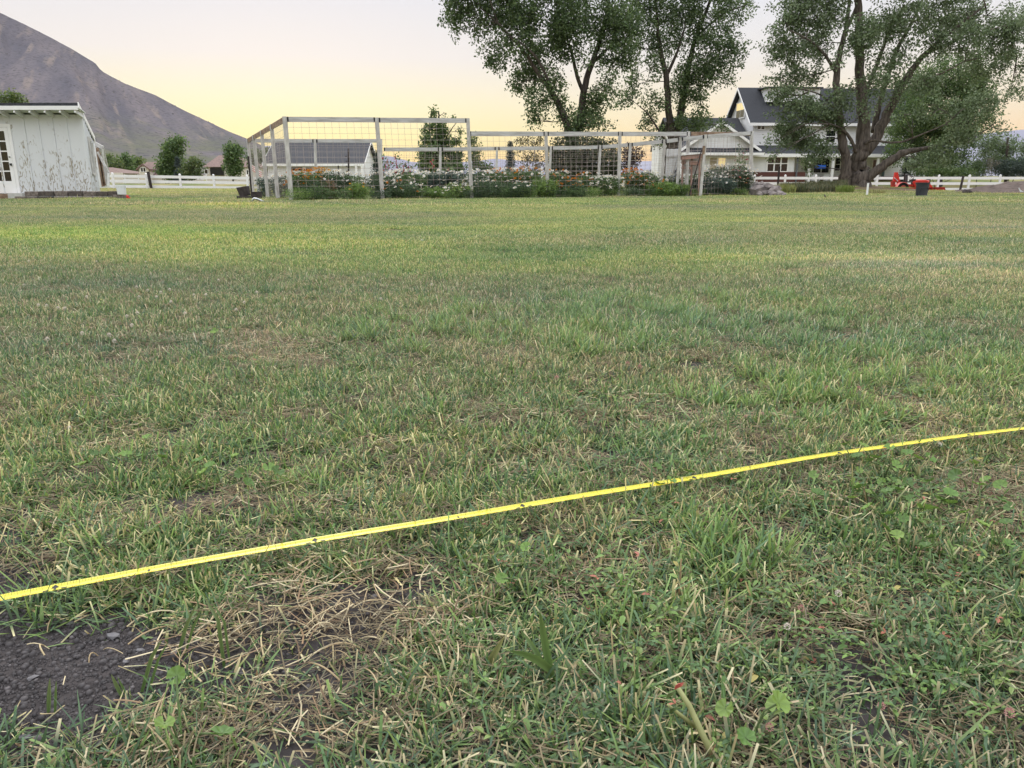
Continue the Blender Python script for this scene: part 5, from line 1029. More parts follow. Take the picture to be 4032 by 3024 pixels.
# ------------------------------------------------------------------ rocks, dirt pile, bins, stake, bird
rk = [(2985, 752, 34, 34, 30.2), (3022, 740, 26, 22, 30.6), (3050, 748, 30, 20, 30.4), (3010, 760, 22, 16, 29.7), (3070, 762, 26, 14, 30), (3040, 764, 22, 12, 29.5), (2972, 736, 22, 22, 30.9), (3000, 730, 20, 14, 31), (2990, 768, 18, 12, 29.4), (3086, 768, 14, 8, 29.8)]
for i, (px, py, rx, ry, Y_) in enumerate(rk):
    x, y, z = W(px, py, Y_); s = Y_/3120.; r_ = (rx*s*.95, rx*s*.8, ry*s); z = max(z-.0, r_[2]*.5)
    m = MB().blob((0, 0, 0), r_, 40+i, .26, 1); mm = mesh('rock', m.V, m.F, M['rock']); o = link('rock', mm, loc=(x, y, z)); o.rotation_euler = (R.uniform(-.4, .4), R.uniform(-.4, .4), R.uniform(0, 6)); tag(o, 'angular grey pink rock in the pile by the right end of the garden', 'rock', 'rocks in the pile beside the garden')
g = np.random.default_rng(2); A, B = np.meshgrid(np.linspace(-1, 1, 70), np.linspace(-1, 1, 40)); Yd = 37.; xc, hw = (4020-2016)/3120*Yd, 240*Yd/3120
zz = np.clip(1-np.abs(A)**1.25, 0, 1)*np.clip(1-B**2, 0, 1)**.8*(724-771)/-3238*Yd*1.05
zz = zz+(fbm(A*6+5, B*4+5, 4, 8)-.45)*.22*(zz > .02)+(fbm(A*40, B*25, 2, 3)-.4)*.05
V = np.stack([A*hw, B*2.2, np.where(zz > .0, zz, -.05)-.03], -1); i_ = (np.arange(39)[:, None]*70+np.arange(69)).ravel()
tag(link('dirt_pile', mesh('dirt_pile', V, np.stack([i_, i_+1, i_+71, i_+70], 1), M['dirt'], smooth=True), loc=(xc, Yd, 0)), 'low wide pile of brown dirt at the right edge before the white fence', 'dirt pile')
x, y, z = W(3805, 764, 34.5); o = MB().blob((0, 0, 0), (.2, .15, .14), 77, .2).build('rock', M['pot']); o.location = (x, y, .08); tag(o, 'single dark stone at the left foot of the dirt pile', 'rock')
x, y, z = W(4022, 744, 35.); r = thing('broken_pipe', 'short white stick poking out of the dirt pile at the right edge', 'stick', (x, y, z-.05)); MB().bar((0, 0, -.1), (-.12, 0, .09), .03, .03).bar((-.02, 0, -.02), (.12, 0, -.1), .03, .03).build('stick', M['bucket'], r)
b0 = G(3627, 773); r = thing('rubbish_bin', 'dark grey round rubbish bin without lid standing on the lawn before the tractor', 'bin', b0); s = b0[1]/3120; w_, h_ = 50*s/2, .49
MB().lathe([(0, .01), (w_*.80, 0), (w_*.82, .02), (w_*.95, h_*.9), (w_*1.03, h_*.9), (w_*1.06, h_*.93), (w_*1.06, h_), (w_*.98, h_), (w_*.92, h_*.9), (w_*.78, .03), (0, .03)], n=36).build('body', M['blackplastic'], r, smooth=False)
m = MB(); ang = np.linspace(-.9, .75, 14)
m.tube([(w_*.96*math.sin(a), -w_*.93*math.cos(a), h_*(.66-.25*((a+.07)/.85)**4)) for a in ang], .012, 6).tube([(w_*.96*math.sin(-.9), -w_*.92*math.cos(.9), h_*.42), (w_*.84*math.sin(-.9), -w_*.82*math.cos(.9), h_*.03)], .008, 5)
m.build('rib', M['blackplastic'], r)
b0 = G(3413, 771); tag(MB().box(-.028, .028, -.028, .028, -.1, .47).build('stake', M['white']), 'short white stake in the grass right of the big cottonwood', 'stake').location = b0
# bird standing upright on the lawn
b0 = G(3248, 783); r = thing('bird', 'small grey brown bird standing upright on the far lawn left of the big trunk', 'bird', b0)
m = MB().tube([(-.035, 0, .135), (-.03, 0, .12), (-.018, 0, .1), (0, 0, .075), (.02, 0, .05), (.045, 0, .03), (.075, 0, .008)], [.008, .016, .019, .028, .027, .015, .006], 10).tube([(-.036, 0, .133), (-.055, 0, .135)], [.007, .001], 6)
m.build('body', mat('feather', (.085, .075, .065), .9, c2=(.16, .14, .12), scale=60), r, smooth=True)
m = MB().tube([(.0, .01, .05), (-.005, .01, 0)], .003, 5).tube([(.0, -.01, .05), (-.005, -.01, 0)], .003, 5); m.build('leg', M['pot'], r)
# stacked pots and the bent pipe at the garden's left corner
b0 = G(965, 785); r = thing('paver_slab', 'dark flat slab under the stacked pot at the left corner of the garden', 'slab', b0); MB().box(-.2, .24, -.15, .2, 0, .1).build('slab', M['pot'], r, bevel=.01)
r = thing('square_pot', 'tilted dark square pot standing on the slab left of the garden', 'pot', (b0[0]+.0, b0[1]+.03, .10)); r.rotation_euler = (0, rad(-9), 0)
m = MB(); m.add([(-.12, -.12, 0), (.13, -.12, 0), (.13, .12, 0), (-.12, .12, 0), (-.16, -.15, .27), (.15, -.15, .27), (.15, .15, .27), (-.16, .15, .27), (-.13, -.12, .27), (.12, -.12, .27), (.12, .12, .27), (-.13, .12, .27), (-.1, -.1, .1), (.1, -.1, .1), (.1, .1, .1), (-.1, .1, .1)],
      [(3, 2, 1, 0), (0, 1, 5, 4), (1, 2, 6, 5), (2, 3, 7, 6), (3, 0, 4, 7), (4, 5, 9, 8), (5, 6, 10, 9), (6, 7, 11, 10), (7, 4, 8, 11), (8, 9, 13, 12), (9, 10, 14, 13), (10, 11, 15, 14), (11, 8, 12, 15), (12, 13, 14, 15)]); m.build('body', M['pot'], r, bevel=.006)
r = thing('dark_crate', 'low dark crate right behind the slab beside the wire corner', 'crate', (b0[0]+.33, b0[1]+.1, 0)); MB().box(-.12, .12, -.12, .12, 0, .2).box(-.135, .135, -.135, .135, .2, .22).build('body', M['pot'], r)
b0 = G(1008, 797); r = thing('drain_pipe', 'short bent grey metal pipe lying in the grass at the left garden corner', 'pipe', b0)
MB().tube([(-.11, 0, .0), (-.09, 0, .06), (-.05, 0, .10), (.02, .05, .085), (.1, .1, .04), (.16, .14, .01)], [.012, .018, .022, .026, .028, .028], 12).build('pipe', M['metal'], r, smooth=True)
tag(MB().blob((0, 0, 0), (.03, .03, .02), 3, .2).build('stone', M['bucket']), 'tiny white thing lying on the mown lawn, far centre left', 'stone').location = G(1666, 953)
# ------------------------------------------------------------------ red tractor with backhoe
YT = 57.; s_ = YT/3120.; o = W(3610, 757, YT); tr = thing('tractor', 'small red tractor with front loader bucket and folded backhoe behind the bank', 'tractor', (o[0], YT, o[2])); zo = o[2]
def t_(px, py, dy=0.): p = W(px, py, YT+dy); return (p[0]-o[0], dy, p[2]-zo)
def wheel(px, py, R_, w_, dy):
    c = t_(px, py, dy); c = (c[0], dy, R_-.1); m = MB(); P = [(R_*.55, -w_/2), (R_*.93, -w_/2), (R_, -w_*.35), (R_, w_*.35), (R_*.93, w_/2), (R_*.55, w_/2)]; n = 26
    V = [(c[0]+r*math.cos(2*math.pi*k/n), c[1]+y, c[2]+r*math.sin(2*math.pi*k/n)) for r, y in P for k in range(n)]
    m.add(V, [(i*n+k, i*n+(k+1) % n, (i+1)*n+(k+1) % n, (i+1)*n+k) for i in range(5) for k in range(n)])
    for k in range(20): a = 2*math.pi*k/20; m.bar((c[0]+R_*math.cos(a), c[1]-w_*.4, c[2]+R_*math.sin(a)), (c[0]+R_*math.cos(a+.15), c[1]+w_*.4, c[2]+R_*math.sin(a+.15)), .05, .05, up=(math.cos(a), 0, math.sin(a)))
    wo = m.build('wheel', M['tyre'], tr); V = [(c[0]+r*math.cos(2*math.pi*k/n), c[1]+y, c[2]+r*math.sin(2*math.pi*k/n)) for r, y in ((R_*.56, -w_*.45), (R_*.45, -w_*.3), (R_*.12, -w_*.3), (R_*.12, -w_*.5)) for k in range(n)]
    MB().add(V, [(i*n+k, i*n+(k+1) % n, (i+1)*n+(k+1) % n, (i+1)*n+k) for i in range(3) for k in range(n)]+[tuple(3*n+k for k in range(n))]).build('rim', M['pinkred'], wo)
for dy in (-.5, .5): wheel(3552, 745, .38, .28, dy); wheel(3628, 750, .25, .2, dy)
m = MB()
for dy in (-.5, .5):
    P = []
    c = t_(3551, 745, dy)
    arc = [(c[0]+.44*math.cos(a), dy-.19, .24+.44*math.sin(a)) for a in np.linspace(math.pi*.98, .12, 12)]
    for a, b in zip(arc[:-1], arc[1:]): m.prism([a, b, (b[0], b[1]+.38, b[2]), (a[0], a[1]+.38, a[2])], (0, 0, .035))
m.build('fender', M['pinkred'], tr)
MB().bar(t_(3560, 738), t_(3600, 738), .5, .3).bar(t_(3578, 728), t_(3604, 734), .7, .08).build('chassis', M['red'], tr)
hd = MB().bar(t_(3600, 718), t_(3652, 720), .55, .36).bar(t_(3612, 709), t_(3648, 712), .5, .1).build('hood', M['pinkred'], tr, bevel=.05)
m = MB(); c = t_(3646, 714, -.29); m.lathe([(0, 0), (.06, 0), (.06, .04), (0, .05)], n=12)
o2 = link('headlight', mesh('headlight', m.V, m.F, M['trim']), hd); o2.location = c; o2.rotation_euler = (math.pi/2, 0, 0)
MB().bar(t_(3653, 717), t_(3656, 717), .5, .4).build('grille', M['dark'], hd)
st_ = MB().bar(t_(3564, 716), t_(3584, 716), .45, .1).bar(t_(3566, 716), t_(3567, 686), .45, .1, up=(1, 0, 0)).bar(t_(3567, 686), t_(3579, 690), .42, .06).build('seat', M['blackplastic'], tr, bevel=.03)
MB().bar(t_(3596, 728), t_(3596, 706), .3, .2, up=(1, 0, 0)).build('dashboard', M['dark'], tr); c = t_(3594, 701)
MB().tube([(c[0]-.03+.03*math.sin(a), .19*math.cos(a), c[2]+.16*math.sin(a)*.6) for a in np.linspace(0, 6.283, 18)], .016, 6, False).tube([t_(3597, 710), (c[0], 0, c[2])], .02, 6).build('steering_wheel', M['dark'], tr)
m = MB()
for dy in (-.45, .45): m.bar(t_(3562, 735, dy), t_(3561, 684, dy), .06, .06, up=(0, 1, 0))
m.bar(t_(3561, 684, -.45), t_(3561, 684, .45), .06, .06); m.build('roll_bar', M['dark'], tr)
m = MB()
for dy in (-.38, .38): m.bar(t_(3596, 716, dy), t_(3648, 713, dy), .07, .14).bar(t_(3648, 713, dy), t_(3668, 738, dy), .07, .13).bar(t_(3596, 716, dy), t_(3606, 742, dy), .08, .14, up=(0, 1, 0)).bar(t_(3606, 742, dy), t_(3588, 742, dy), .07, .12)
m.build('loader_arm', M['red'], tr); m = MB()
for dy in (-.3, .3): m.tube([t_(3606, 730, dy), t_(3640, 722, dy)], .03, 7).tube([t_(3650, 720, dy), t_(3664, 731, dy)], .025, 7)
m.build('hydraulic_ram', M['metal'], tr)
a, b, c, d_ = t_(3657, 738), t_(3698, 738), t_(3705, 760), t_(3655, 755)
bk = MB(); Y1, Y2 = -.75, .75
def pp3(p, y): return (p[0], y, p[2])
bk.prism([pp3(a, Y1), pp3(b, Y1), pp3(c, Y1), pp3(d_, Y1)], (0, .04, 0)).prism([pp3(a, Y2-.04), pp3(b, Y2-.04), pp3(c, Y2-.04), pp3(d_, Y2-.04)], (0, .04, 0)).prism([pp3(a, Y1), pp3(d_, Y1), (d_[0]+.05, Y1, d_[2]), (a[0]+.05, Y1, a[2])], (0, Y2-Y1, 0)).prism([pp3(d_, Y1), pp3(c, Y1), (c[0], Y1, c[2]+.05), (d_[0], Y1, d_[2]+.05)], (0, Y2-Y1, 0)).bar((a[0], Y1-.02, a[2]), (b[0], Y1-.02, b[2]), .03, .05)
bk.build('bucket', M['red2'], tr)
m = MB(); m.bar(t_(3516, 733), t_(3528, 679), .16, .2, up=(0, 1, 0)).build('backhoe_arm', M['red'], tr)
MB().bar(t_(3528, 680), t_(3539, 726), .18, .22, up=(0, 1, 0)).build('backhoe_boom', M['red'], tr); MB().bar(t_(3535, 733), t_(3546, 722), .4, .3).build('backhoe_base', M['red'], tr)
MB().prism([t_(3514, 712, -.15), t_(3526, 716, -.15), t_(3524, 736, -.15), t_(3514, 736, -.15)], (0, .3, 0)).build('backhoe_bucket', M['red2'], tr); MB().tube([t_(3522, 700, -.12), t_(3536, 714, -.12)], .03, 7).build('hydraulic_ram', M['metal'], tr)
# ------------------------------------------------------------------ grass blades: tiles of real blades scattered by geometry nodes
GCOL = 1.72*np.array([(.050, .088, .032), (.070, .116, .040), (.092, .138, .048), (.040, .070, .038), (.115, .158, .054), (.056, .092, .048)])
SCOL = np.array([(.52, .42, .25), (.42, .32, .19), (.62, .53, .35), (.30, .20, .12)])
def blade_tile(seed, size, n, ln, wd_, dry=.12, tip=.5, lean=(.15, 1.42), gcol=GCOL, flat=0., clump=0.):
    g = np.random.default_rng(seed); k = int(n)
    P = np.stack([g.uniform(-size/2, size/2, k), g.uniform(-size/2, size/2, k), np.zeros(k)], 1)
    if clump:
        cc = g.uniform(-size/2, size/2, (max(2, int(n*clump)), 2)); idx = g.integers(0, len(cc), k); P[:, :2] = cc[idx]+g.normal(size=(k, 2))*.012
    a = g.uniform(0, 6.283, k); isdry = g.random(k) < dry; th = lean[0]+(lean[1]-lean[0])*g.random(k)**.8; th = np.where(isdry & (g.random(k) < .5+flat), g.uniform(.9, 1.5, k), th)
    L_ = g.uniform(*ln, k)*(1+.5*(g.random(k) < .08))*np.where(isdry, g.uniform(.6, 1.2, k), 1); w = g.uniform(*wd_, k); bend = g.uniform(.0, .9, k)
    d = np.stack([np.cos(a), np.sin(a), 0*a], 1); up = np.array((0, 0, 1.))
    s = np.stack([-np.sin(a+g.normal(size=k)*.6), np.cos(a+g.normal(size=k)*.6), 0*a], 1)*(w/2)[:, None]
    def pt(t):
        an = th*(1-.5*bend)+th*bend*t; return P+d*(L_*t*np.sin(np.minimum(an, 1.53)))[:, None]+up*(L_*t*np.cos(np.minimum(an, 1.53)))[:, None]
    q = [P-up*.004, pt(.5), pt(1.0)]; sharp = g.random(k) < .45; tw = np.where(sharp, .12, .75)
    V = np.stack([q[0]-s*.8, q[0]+s*.8, q[1]-s, q[1]+s, q[2]-s*tw[:, None], q[2]+s*tw[:, None]], 1)
    V[:, :, 2] = np.maximum(V[:, :, 2], .001+.004*g.random((k, 1))) if True else V[:, :, 2]
    b = np.arange(k)*6; F_ = np.stack([np.stack([b, b+1, b+3, b+2], 1), np.stack([b+2, b+3, b+5, b+4], 1)], 1).reshape(-1, 4)
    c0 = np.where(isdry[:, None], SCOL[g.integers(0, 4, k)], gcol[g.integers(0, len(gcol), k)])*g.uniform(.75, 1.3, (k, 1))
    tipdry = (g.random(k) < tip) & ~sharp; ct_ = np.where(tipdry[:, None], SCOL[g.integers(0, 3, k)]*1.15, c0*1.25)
    base = np.where(isdry[:, None], c0*.5, c0*.32+np.array((.03, .027, .01))*.4)  # shade between blades put into the colour: dark foot, lightened tip
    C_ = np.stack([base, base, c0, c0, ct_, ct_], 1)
    return V.reshape(-1, 3), F_, C_.reshape(-1, 3)
def tileobj(name, arr, mat_='grass'):
    return bpy.data.objects.new(name, mesh(name, *arr[:2], M[mat_], arr[2]))
def collection(name, objs):
    c = bpy.data.collections.new(name)
    for o in objs: c.objects.link(o)
    return c
def scatter(name, label, cat, coll, P, idx, rz, sc, tilt=None):
    """one mesh of points; geometry nodes put the picked tile on every point"""
    n = len(P); m = bpy.data.meshes.new(name); m.vertices.add(n); m.vertices.foreach_set('co', np.asarray(P, np.float32).ravel())
    a = m.attributes.new('pick', 'INT', 'POINT'); a.data.foreach_set('value', np.asarray(idx, np.int32))
    r = np.zeros((n, 3), np.float32); r[:, 2] = rz
    if tilt is not None: r[:, :2] = tilt
    a = m.attributes.new('turn', 'FLOAT_VECTOR', 'POINT'); a.data.foreach_set('vector', r.ravel())
    s = np.zeros((n, 3), np.float32); s[:] = np.asarray(sc, np.float32).reshape(n, -1) if np.ndim(sc) else sc
    a = m.attributes.new('size', 'FLOAT_VECTOR', 'POINT'); a.data.foreach_set('vector', s.ravel())
    o = link(name, m); tag(o, label, cat, kind='stuff')
    ng = bpy.data.node_groups.new(name, 'GeometryNodeTree'); ng.interface.new_socket('Geometry', in_out='INPUT', socket_type='NodeSocketGeometry'); ng.interface.new_socket('Geometry', in_out='OUTPUT', socket_type='NodeSocketGeometry')
    gi = ng.nodes.new('NodeGroupInput'); go = ng.nodes.new('NodeGroupOutput'); ci = ng.nodes.new('GeometryNodeCollectionInfo'); ci.inputs[0].default_value = coll; ci.inputs['Separate Children'].default_value = True; ci.inputs['Reset Children'].default_value = True
    ip = ng.nodes.new('GeometryNodeInstanceOnPoints'); ip.inputs['Pick Instance'].default_value = True; mp = ng.nodes.new('GeometryNodeMeshToPoints')
    def at(nm, ty):
        x = ng.nodes.new('GeometryNodeInputNamedAttribute'); x.data_type = ty; x.inputs[0].default_value = nm; return x.outputs[0]
    l = ng.links.new; l(gi.outputs[0], mp.inputs['Mesh']); l(mp.outputs[0], ip.inputs['Points']); l(ci.outputs[0], ip.inputs['Instance']); l(at('pick', 'INT'), ip.inputs['Instance Index']); l(at('turn', 'FLOAT_VECTOR'), ip.inputs['Rotation']); l(at('size', 'FLOAT_VECTOR'), ip.inputs['Scale']); l(ip.outputs[0], go.inputs[0])
    md = o.modifiers.new('scatter', 'NODES'); md.node_group = ng; return o
def grid(x_of_y, y0, y1, step, g, jit=.6):
    P = []
    y = y0
    while y < y1:
        w = x_of_y(y); xs_ = np.arange(-w, w+step, step); P.append(np.stack([xs_+g.uniform(-jit, jit, len(xs_))*step, y+g.uniform(-jit, jit, len(xs_))*step], 1)); y += step
    return np.concatenate(P)
def blob_px(px, py, list_, seed=0, amp=.35):
    o = np.zeros(len(px))
    for (cx_, cy_, rx, ry, k) in list_:
        d = np.hypot((px-cx_)/rx, (py-cy_)/ry); d = d+amp*(vnoise(px/rx*3+7, py/ry*3, seed+3)-.5)*2*.6; o = np.maximum(o, k*np.clip((1.25-d)/.5, 0, 1))
    return o
BARE = [(40, 2680, 700, 330, 1), (-500, 2600, 500, 330, 1), (0, 2950, 300, 200, .9), (520, 2540, 240, 140, .9), (-100, 2170, 130, 50, .8), (620, 2640, 120, 70, .6), (2130, 2560, 150, 50, .5), (-900, 2700, 600, 400, 1)]
STRAW = [(1450, 2390, 360, 140, 1), (1330, 2550, 440, 150, .95), (1750, 2530, 200, 110, .6), (900, 2640, 240, 110, .75), (700, 2860, 430, 110, .5), (1250, 2800, 400, 120, .5), (3150, 2720, 500, 80, .45), (3950, 1960, 160, 90, .7), (3850, 2830, 300, 90, .4)]
DRYP = [(1060, 1375, 200, 70, 1), (1130, 1550, 130, 40, .7), (2250, 1640, 520, 70, .55), (2000, 1860, 520, 90, .8), (1500, 1950, 500, 90, .7), (900, 2050, 500, 90, .6), (3900, 1980, 200, 110, .8), (300, 1700, 500, 90, .5), (2900, 1750, 500, 60, .5), (1000, 2950, 900, 120, .6), (3750, 1080, 700, 110, .55), (1900, 1250, 400, 60, .4)]
LUSH = [(2500, 1300, 900, 120, .8), (3500, 1480, 700, 120, .7), (1700, 1330, 500, 60, .8), (3300, 1620, 600, 70, .9), (3000, 2180, 260, 110, 1), (2650, 2500, 300, 110, .6), (800, 2400, 250, 60, .6), (1200, 1900, 200, 30, .8)]
WEED = [(3300, 2480, 900, 260, .9), (2150, 2230, 260, 90, 1), (3500, 2050, 560, 140, .8), (2700, 2860, 800, 180, 1), (3700, 2800, 500, 260, .9), (1500, 2700, 400, 60, .3), (2400, 2380, 300, 90, .7), (1500, 2950, 700, 80, .5), (2700, 2120, 400, 90, .4), (4300, 2400, 500, 500, .8), (700, 2900, 200, 90, .35), (2400, 1850, 500, 60, .3), (600, 1980, 500, 60, .25)]
g = np.random.default_rng(12)
# tile kinds (alphabetical): lush 0-3, mixed 4-7, stubble 8-9, broad 10-11
tiles = []
SZ = .11
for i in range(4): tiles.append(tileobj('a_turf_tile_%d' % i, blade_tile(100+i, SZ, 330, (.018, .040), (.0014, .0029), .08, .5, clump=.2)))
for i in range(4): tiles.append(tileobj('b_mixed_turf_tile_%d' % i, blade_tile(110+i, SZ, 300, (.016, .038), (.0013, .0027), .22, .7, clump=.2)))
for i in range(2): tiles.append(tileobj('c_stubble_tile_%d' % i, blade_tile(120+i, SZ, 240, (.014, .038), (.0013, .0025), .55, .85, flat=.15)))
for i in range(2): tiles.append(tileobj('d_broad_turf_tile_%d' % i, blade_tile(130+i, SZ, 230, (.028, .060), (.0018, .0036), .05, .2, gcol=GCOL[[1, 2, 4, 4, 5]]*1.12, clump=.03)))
near = collection('near_turf', tiles)
wid = lambda y: .82*y+.9
Pn = grid(wid, .15, 5.2, SZ*.66, g); px, py = proj(Pn[:, 0], Pn[:, 1], 0.)
bare = blob_px(px, py, BARE, 1); strw = blob_px(px, py, STRAW, 2); dryp = blob_px(px, py, DRYP, 3); lush = blob_px(px, py, LUSH, 4)
patch = vnoise(Pn[:, 0]*2.6, Pn[:, 1]*2.6, 55)
keep = g.random(len(Pn)) > np.maximum(bare*1.15, np.where(py < 2700, strw*.9, strw*.45)); keep &= (g.random(len(Pn)) < .96)
kd = np.clip(dryp*.8+.5*(patch-.55), 0, 1); u = g.random(len(Pn))
kind = np.where(u < kd*.55, g.integers(8, 10, len(Pn)), np.where(u < kd+.26, g.integers(4, 8, len(Pn)), np.where((g.random(len(Pn)) < lush*.8), g.integers(10, 12, len(Pn)), g.integers(0, 4, len(Pn)))))
kind = np.where((py > 2050) & (kind >= 10) & (g.random(len(Pn)) < .6), g.integers(0, 8, len(Pn)), kind)
sc = g.uniform(.8, 1.25, len(Pn)); zs = sc*g.uniform(.8, 1.2, len(Pn))*(1-.35*strw)
SCL = np.stack([sc, sc, zs], 1); PZ = T(Pn[:, 0], Pn[:, 1])
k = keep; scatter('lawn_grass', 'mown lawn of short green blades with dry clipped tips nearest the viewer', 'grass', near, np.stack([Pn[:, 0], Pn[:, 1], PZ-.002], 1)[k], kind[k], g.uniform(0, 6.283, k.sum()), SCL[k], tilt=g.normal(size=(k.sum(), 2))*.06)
# middle distance
tiles = []
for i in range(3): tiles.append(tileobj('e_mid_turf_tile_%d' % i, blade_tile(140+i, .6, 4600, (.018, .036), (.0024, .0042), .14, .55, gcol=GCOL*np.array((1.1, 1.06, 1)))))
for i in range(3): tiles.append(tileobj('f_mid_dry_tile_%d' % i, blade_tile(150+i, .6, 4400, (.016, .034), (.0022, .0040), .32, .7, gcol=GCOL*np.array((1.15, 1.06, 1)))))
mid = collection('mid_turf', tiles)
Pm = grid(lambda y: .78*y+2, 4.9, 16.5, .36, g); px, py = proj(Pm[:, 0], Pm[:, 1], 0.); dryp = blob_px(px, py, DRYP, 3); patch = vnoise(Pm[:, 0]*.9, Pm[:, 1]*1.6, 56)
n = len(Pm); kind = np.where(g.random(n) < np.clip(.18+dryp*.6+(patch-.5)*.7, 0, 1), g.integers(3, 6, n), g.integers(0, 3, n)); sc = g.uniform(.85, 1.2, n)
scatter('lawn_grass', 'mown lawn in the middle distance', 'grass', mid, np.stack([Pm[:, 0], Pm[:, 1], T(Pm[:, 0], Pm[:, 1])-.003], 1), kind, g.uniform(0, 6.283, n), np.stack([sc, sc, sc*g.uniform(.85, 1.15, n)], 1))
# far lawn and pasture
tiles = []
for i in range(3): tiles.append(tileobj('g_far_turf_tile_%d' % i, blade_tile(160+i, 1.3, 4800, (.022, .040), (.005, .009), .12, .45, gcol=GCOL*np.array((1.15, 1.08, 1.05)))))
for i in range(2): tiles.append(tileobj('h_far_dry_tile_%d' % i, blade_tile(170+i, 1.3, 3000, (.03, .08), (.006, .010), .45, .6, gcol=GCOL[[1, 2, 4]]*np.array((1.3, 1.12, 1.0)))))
far = collection('far_turf', tiles)
Pf = grid(lambda y: .72*y+3, 15.8, 62, .95, g); n = len(Pf); patch = vnoise(Pf[:, 0]*.25, Pf[:, 1]*.8, 57); dd_ = sm(Pf[:, 1], 31, 37)
bankx = (Pf[:, 0] > 13) & (Pf[:, 1] > 37) & (Pf[:, 0] < 40); keep = ~(bankx & (g.random(n) < .9))
xg0, xg1 = (1160-2016)/3120*Pf[:, 1], (2940-2016)/3120*Pf[:, 1]; fy = np.interp(Pf[:, 0], [G(1148, 790)[0], G(2957, 770)[0]], [G(1148, 790)[1], G(2957, 770)[1]])
keep &= ~((Pf[:, 1] > fy+.6) & (Pf[:, 1] < 31) & (Pf[:, 0] > xg0) & (Pf[:, 0] < xg1)); keep &= ~((Pf[:, 0] < -13) & (Pf[:, 1] > 24.6) & (Pf[:, 1] < 27.5))
kind = np.where(g.random(n) < np.clip(.1+dd_*.75+(patch-.5)*.5, 0, 1), g.integers(3, 5, n), g.integers(0, 3, n)); k = keep
scatter('lawn_grass', 'far lawn and rough pasture grass running to the white fences', 'grass', far, np.stack([Pf[:, 0], Pf[:, 1], T(Pf[:, 0], Pf[:, 1])-.004], 1)[k], kind[k], g.uniform(0, 6.283, k.sum()), g.uniform(.9, 1.2, k.sum()))
# ---- loose straw
def straw_tile(seed, size, n, ln, w, dark=1.):
    g = np.random.default_rng(seed); V = []; F_ = []; C_ = []
    for i in range(n):
        p = np.array((g.uniform(-size/2, size/2), g.uniform(-size/2, size/2), g.uniform(.002, .02))); a = g.uniform(0, 6.283); L_ = g.uniform(*ln); el_ = g.normal()*.16; ww = g.uniform(*w)/2
        d = np.array((math.cos(a)*math.cos(el_), math.sin(a)*math.cos(el_), math.sin(el_))); cv = g.normal()*.07*L_; kk = g.normal()*.22*L_*(g.random() < .3); s = np.array((-math.sin(a), math.cos(a), 0)); u = np.array((0, 0, 1.))
        b = len(V); c = SCOL[g.integers(0, 4)]*g.uniform(.55, 1.25)*dark
        for t in (0, .33, .66, 1):
            q = p+d*L_*(t-.5)+s*(cv*4*t*(1-t)+kk*max(0, t-.5)); q[2] = max(q[2], .002)
            V += [q-s*ww, q+u*ww*.9, q+s*ww]; C_ += [c*.8, c, c*.9]
        for j in range(3): F_ += [(b+3*j, b+3*j+1, b+3*j+4, b+3*j+3), (b+3*j+1, b+3*j+2, b+3*j+5, b+3*j+4)]
    return np.array(V), np.array(F_), np.array(C_)
st_c = collection('straw_litter', [tileobj('straw_tile_%d' % i, straw_tile(200+i, .085, 32, (.015, .065), (.0005, .0020)), 'straw') for i in range(4)]+[tileobj('thatch_tile_%d' % i, straw_tile(210+i, .085, 80, (.008, .035), (.0006, .0014), .42), 'straw') for i in range(3)])  # thatch colour darkened too, standing in for shade between the blades
Ps = grid(wid, .15, 5.0, .062, g); px, py = proj(Ps[:, 0], Ps[:, 1], 0.); bare = blob_px(px, py, BARE, 1); strw = blob_px(px, py, STRAW, 2); dryp = blob_px(px, py, DRYP, 3); n = len(Ps)
pr = .12+1.0*strw+.3*dryp; pr = np.where(bare > .5, .05, pr); k = g.random(n) < pr; kind = np.where(g.random(n) < .75, g.integers(0, 4, n), g.integers(4, 7, n))
kind = np.where((bare > .5) & (g.random(n) < .75), g.integers(0, 4, n), kind); sc = g.uniform(.85, 1.15, n)
# on bare soil keep it sparse
k &= ~((bare > .5) & (g.random(n) < .72))
scatter('straw_litter', 'dry straw coloured clippings lying on the dead patch and between the blades', 'dead grass', st_c, np.stack([Ps[:, 0], Ps[:, 1], T(Ps[:, 0], Ps[:, 1])], 1)[k], kind[k], g.uniform(0, 6.283, k.sum()), sc[k])
k2 = (bare < .4) & (g.random(n) < .6)
scatter('straw_litter', 'brown thatch of dead clippings under the near grass', 'dead grass', st_c, (np.stack([Ps[:, 0]+.02, Ps[:, 1]+.02, T(Ps[:, 0], Ps[:, 1])], 1))[k2], g.integers(4, 7, k2.sum()), g.uniform(0, 6.283, k2.sum()), g.uniform(.9, 1.3, k2.sum()))
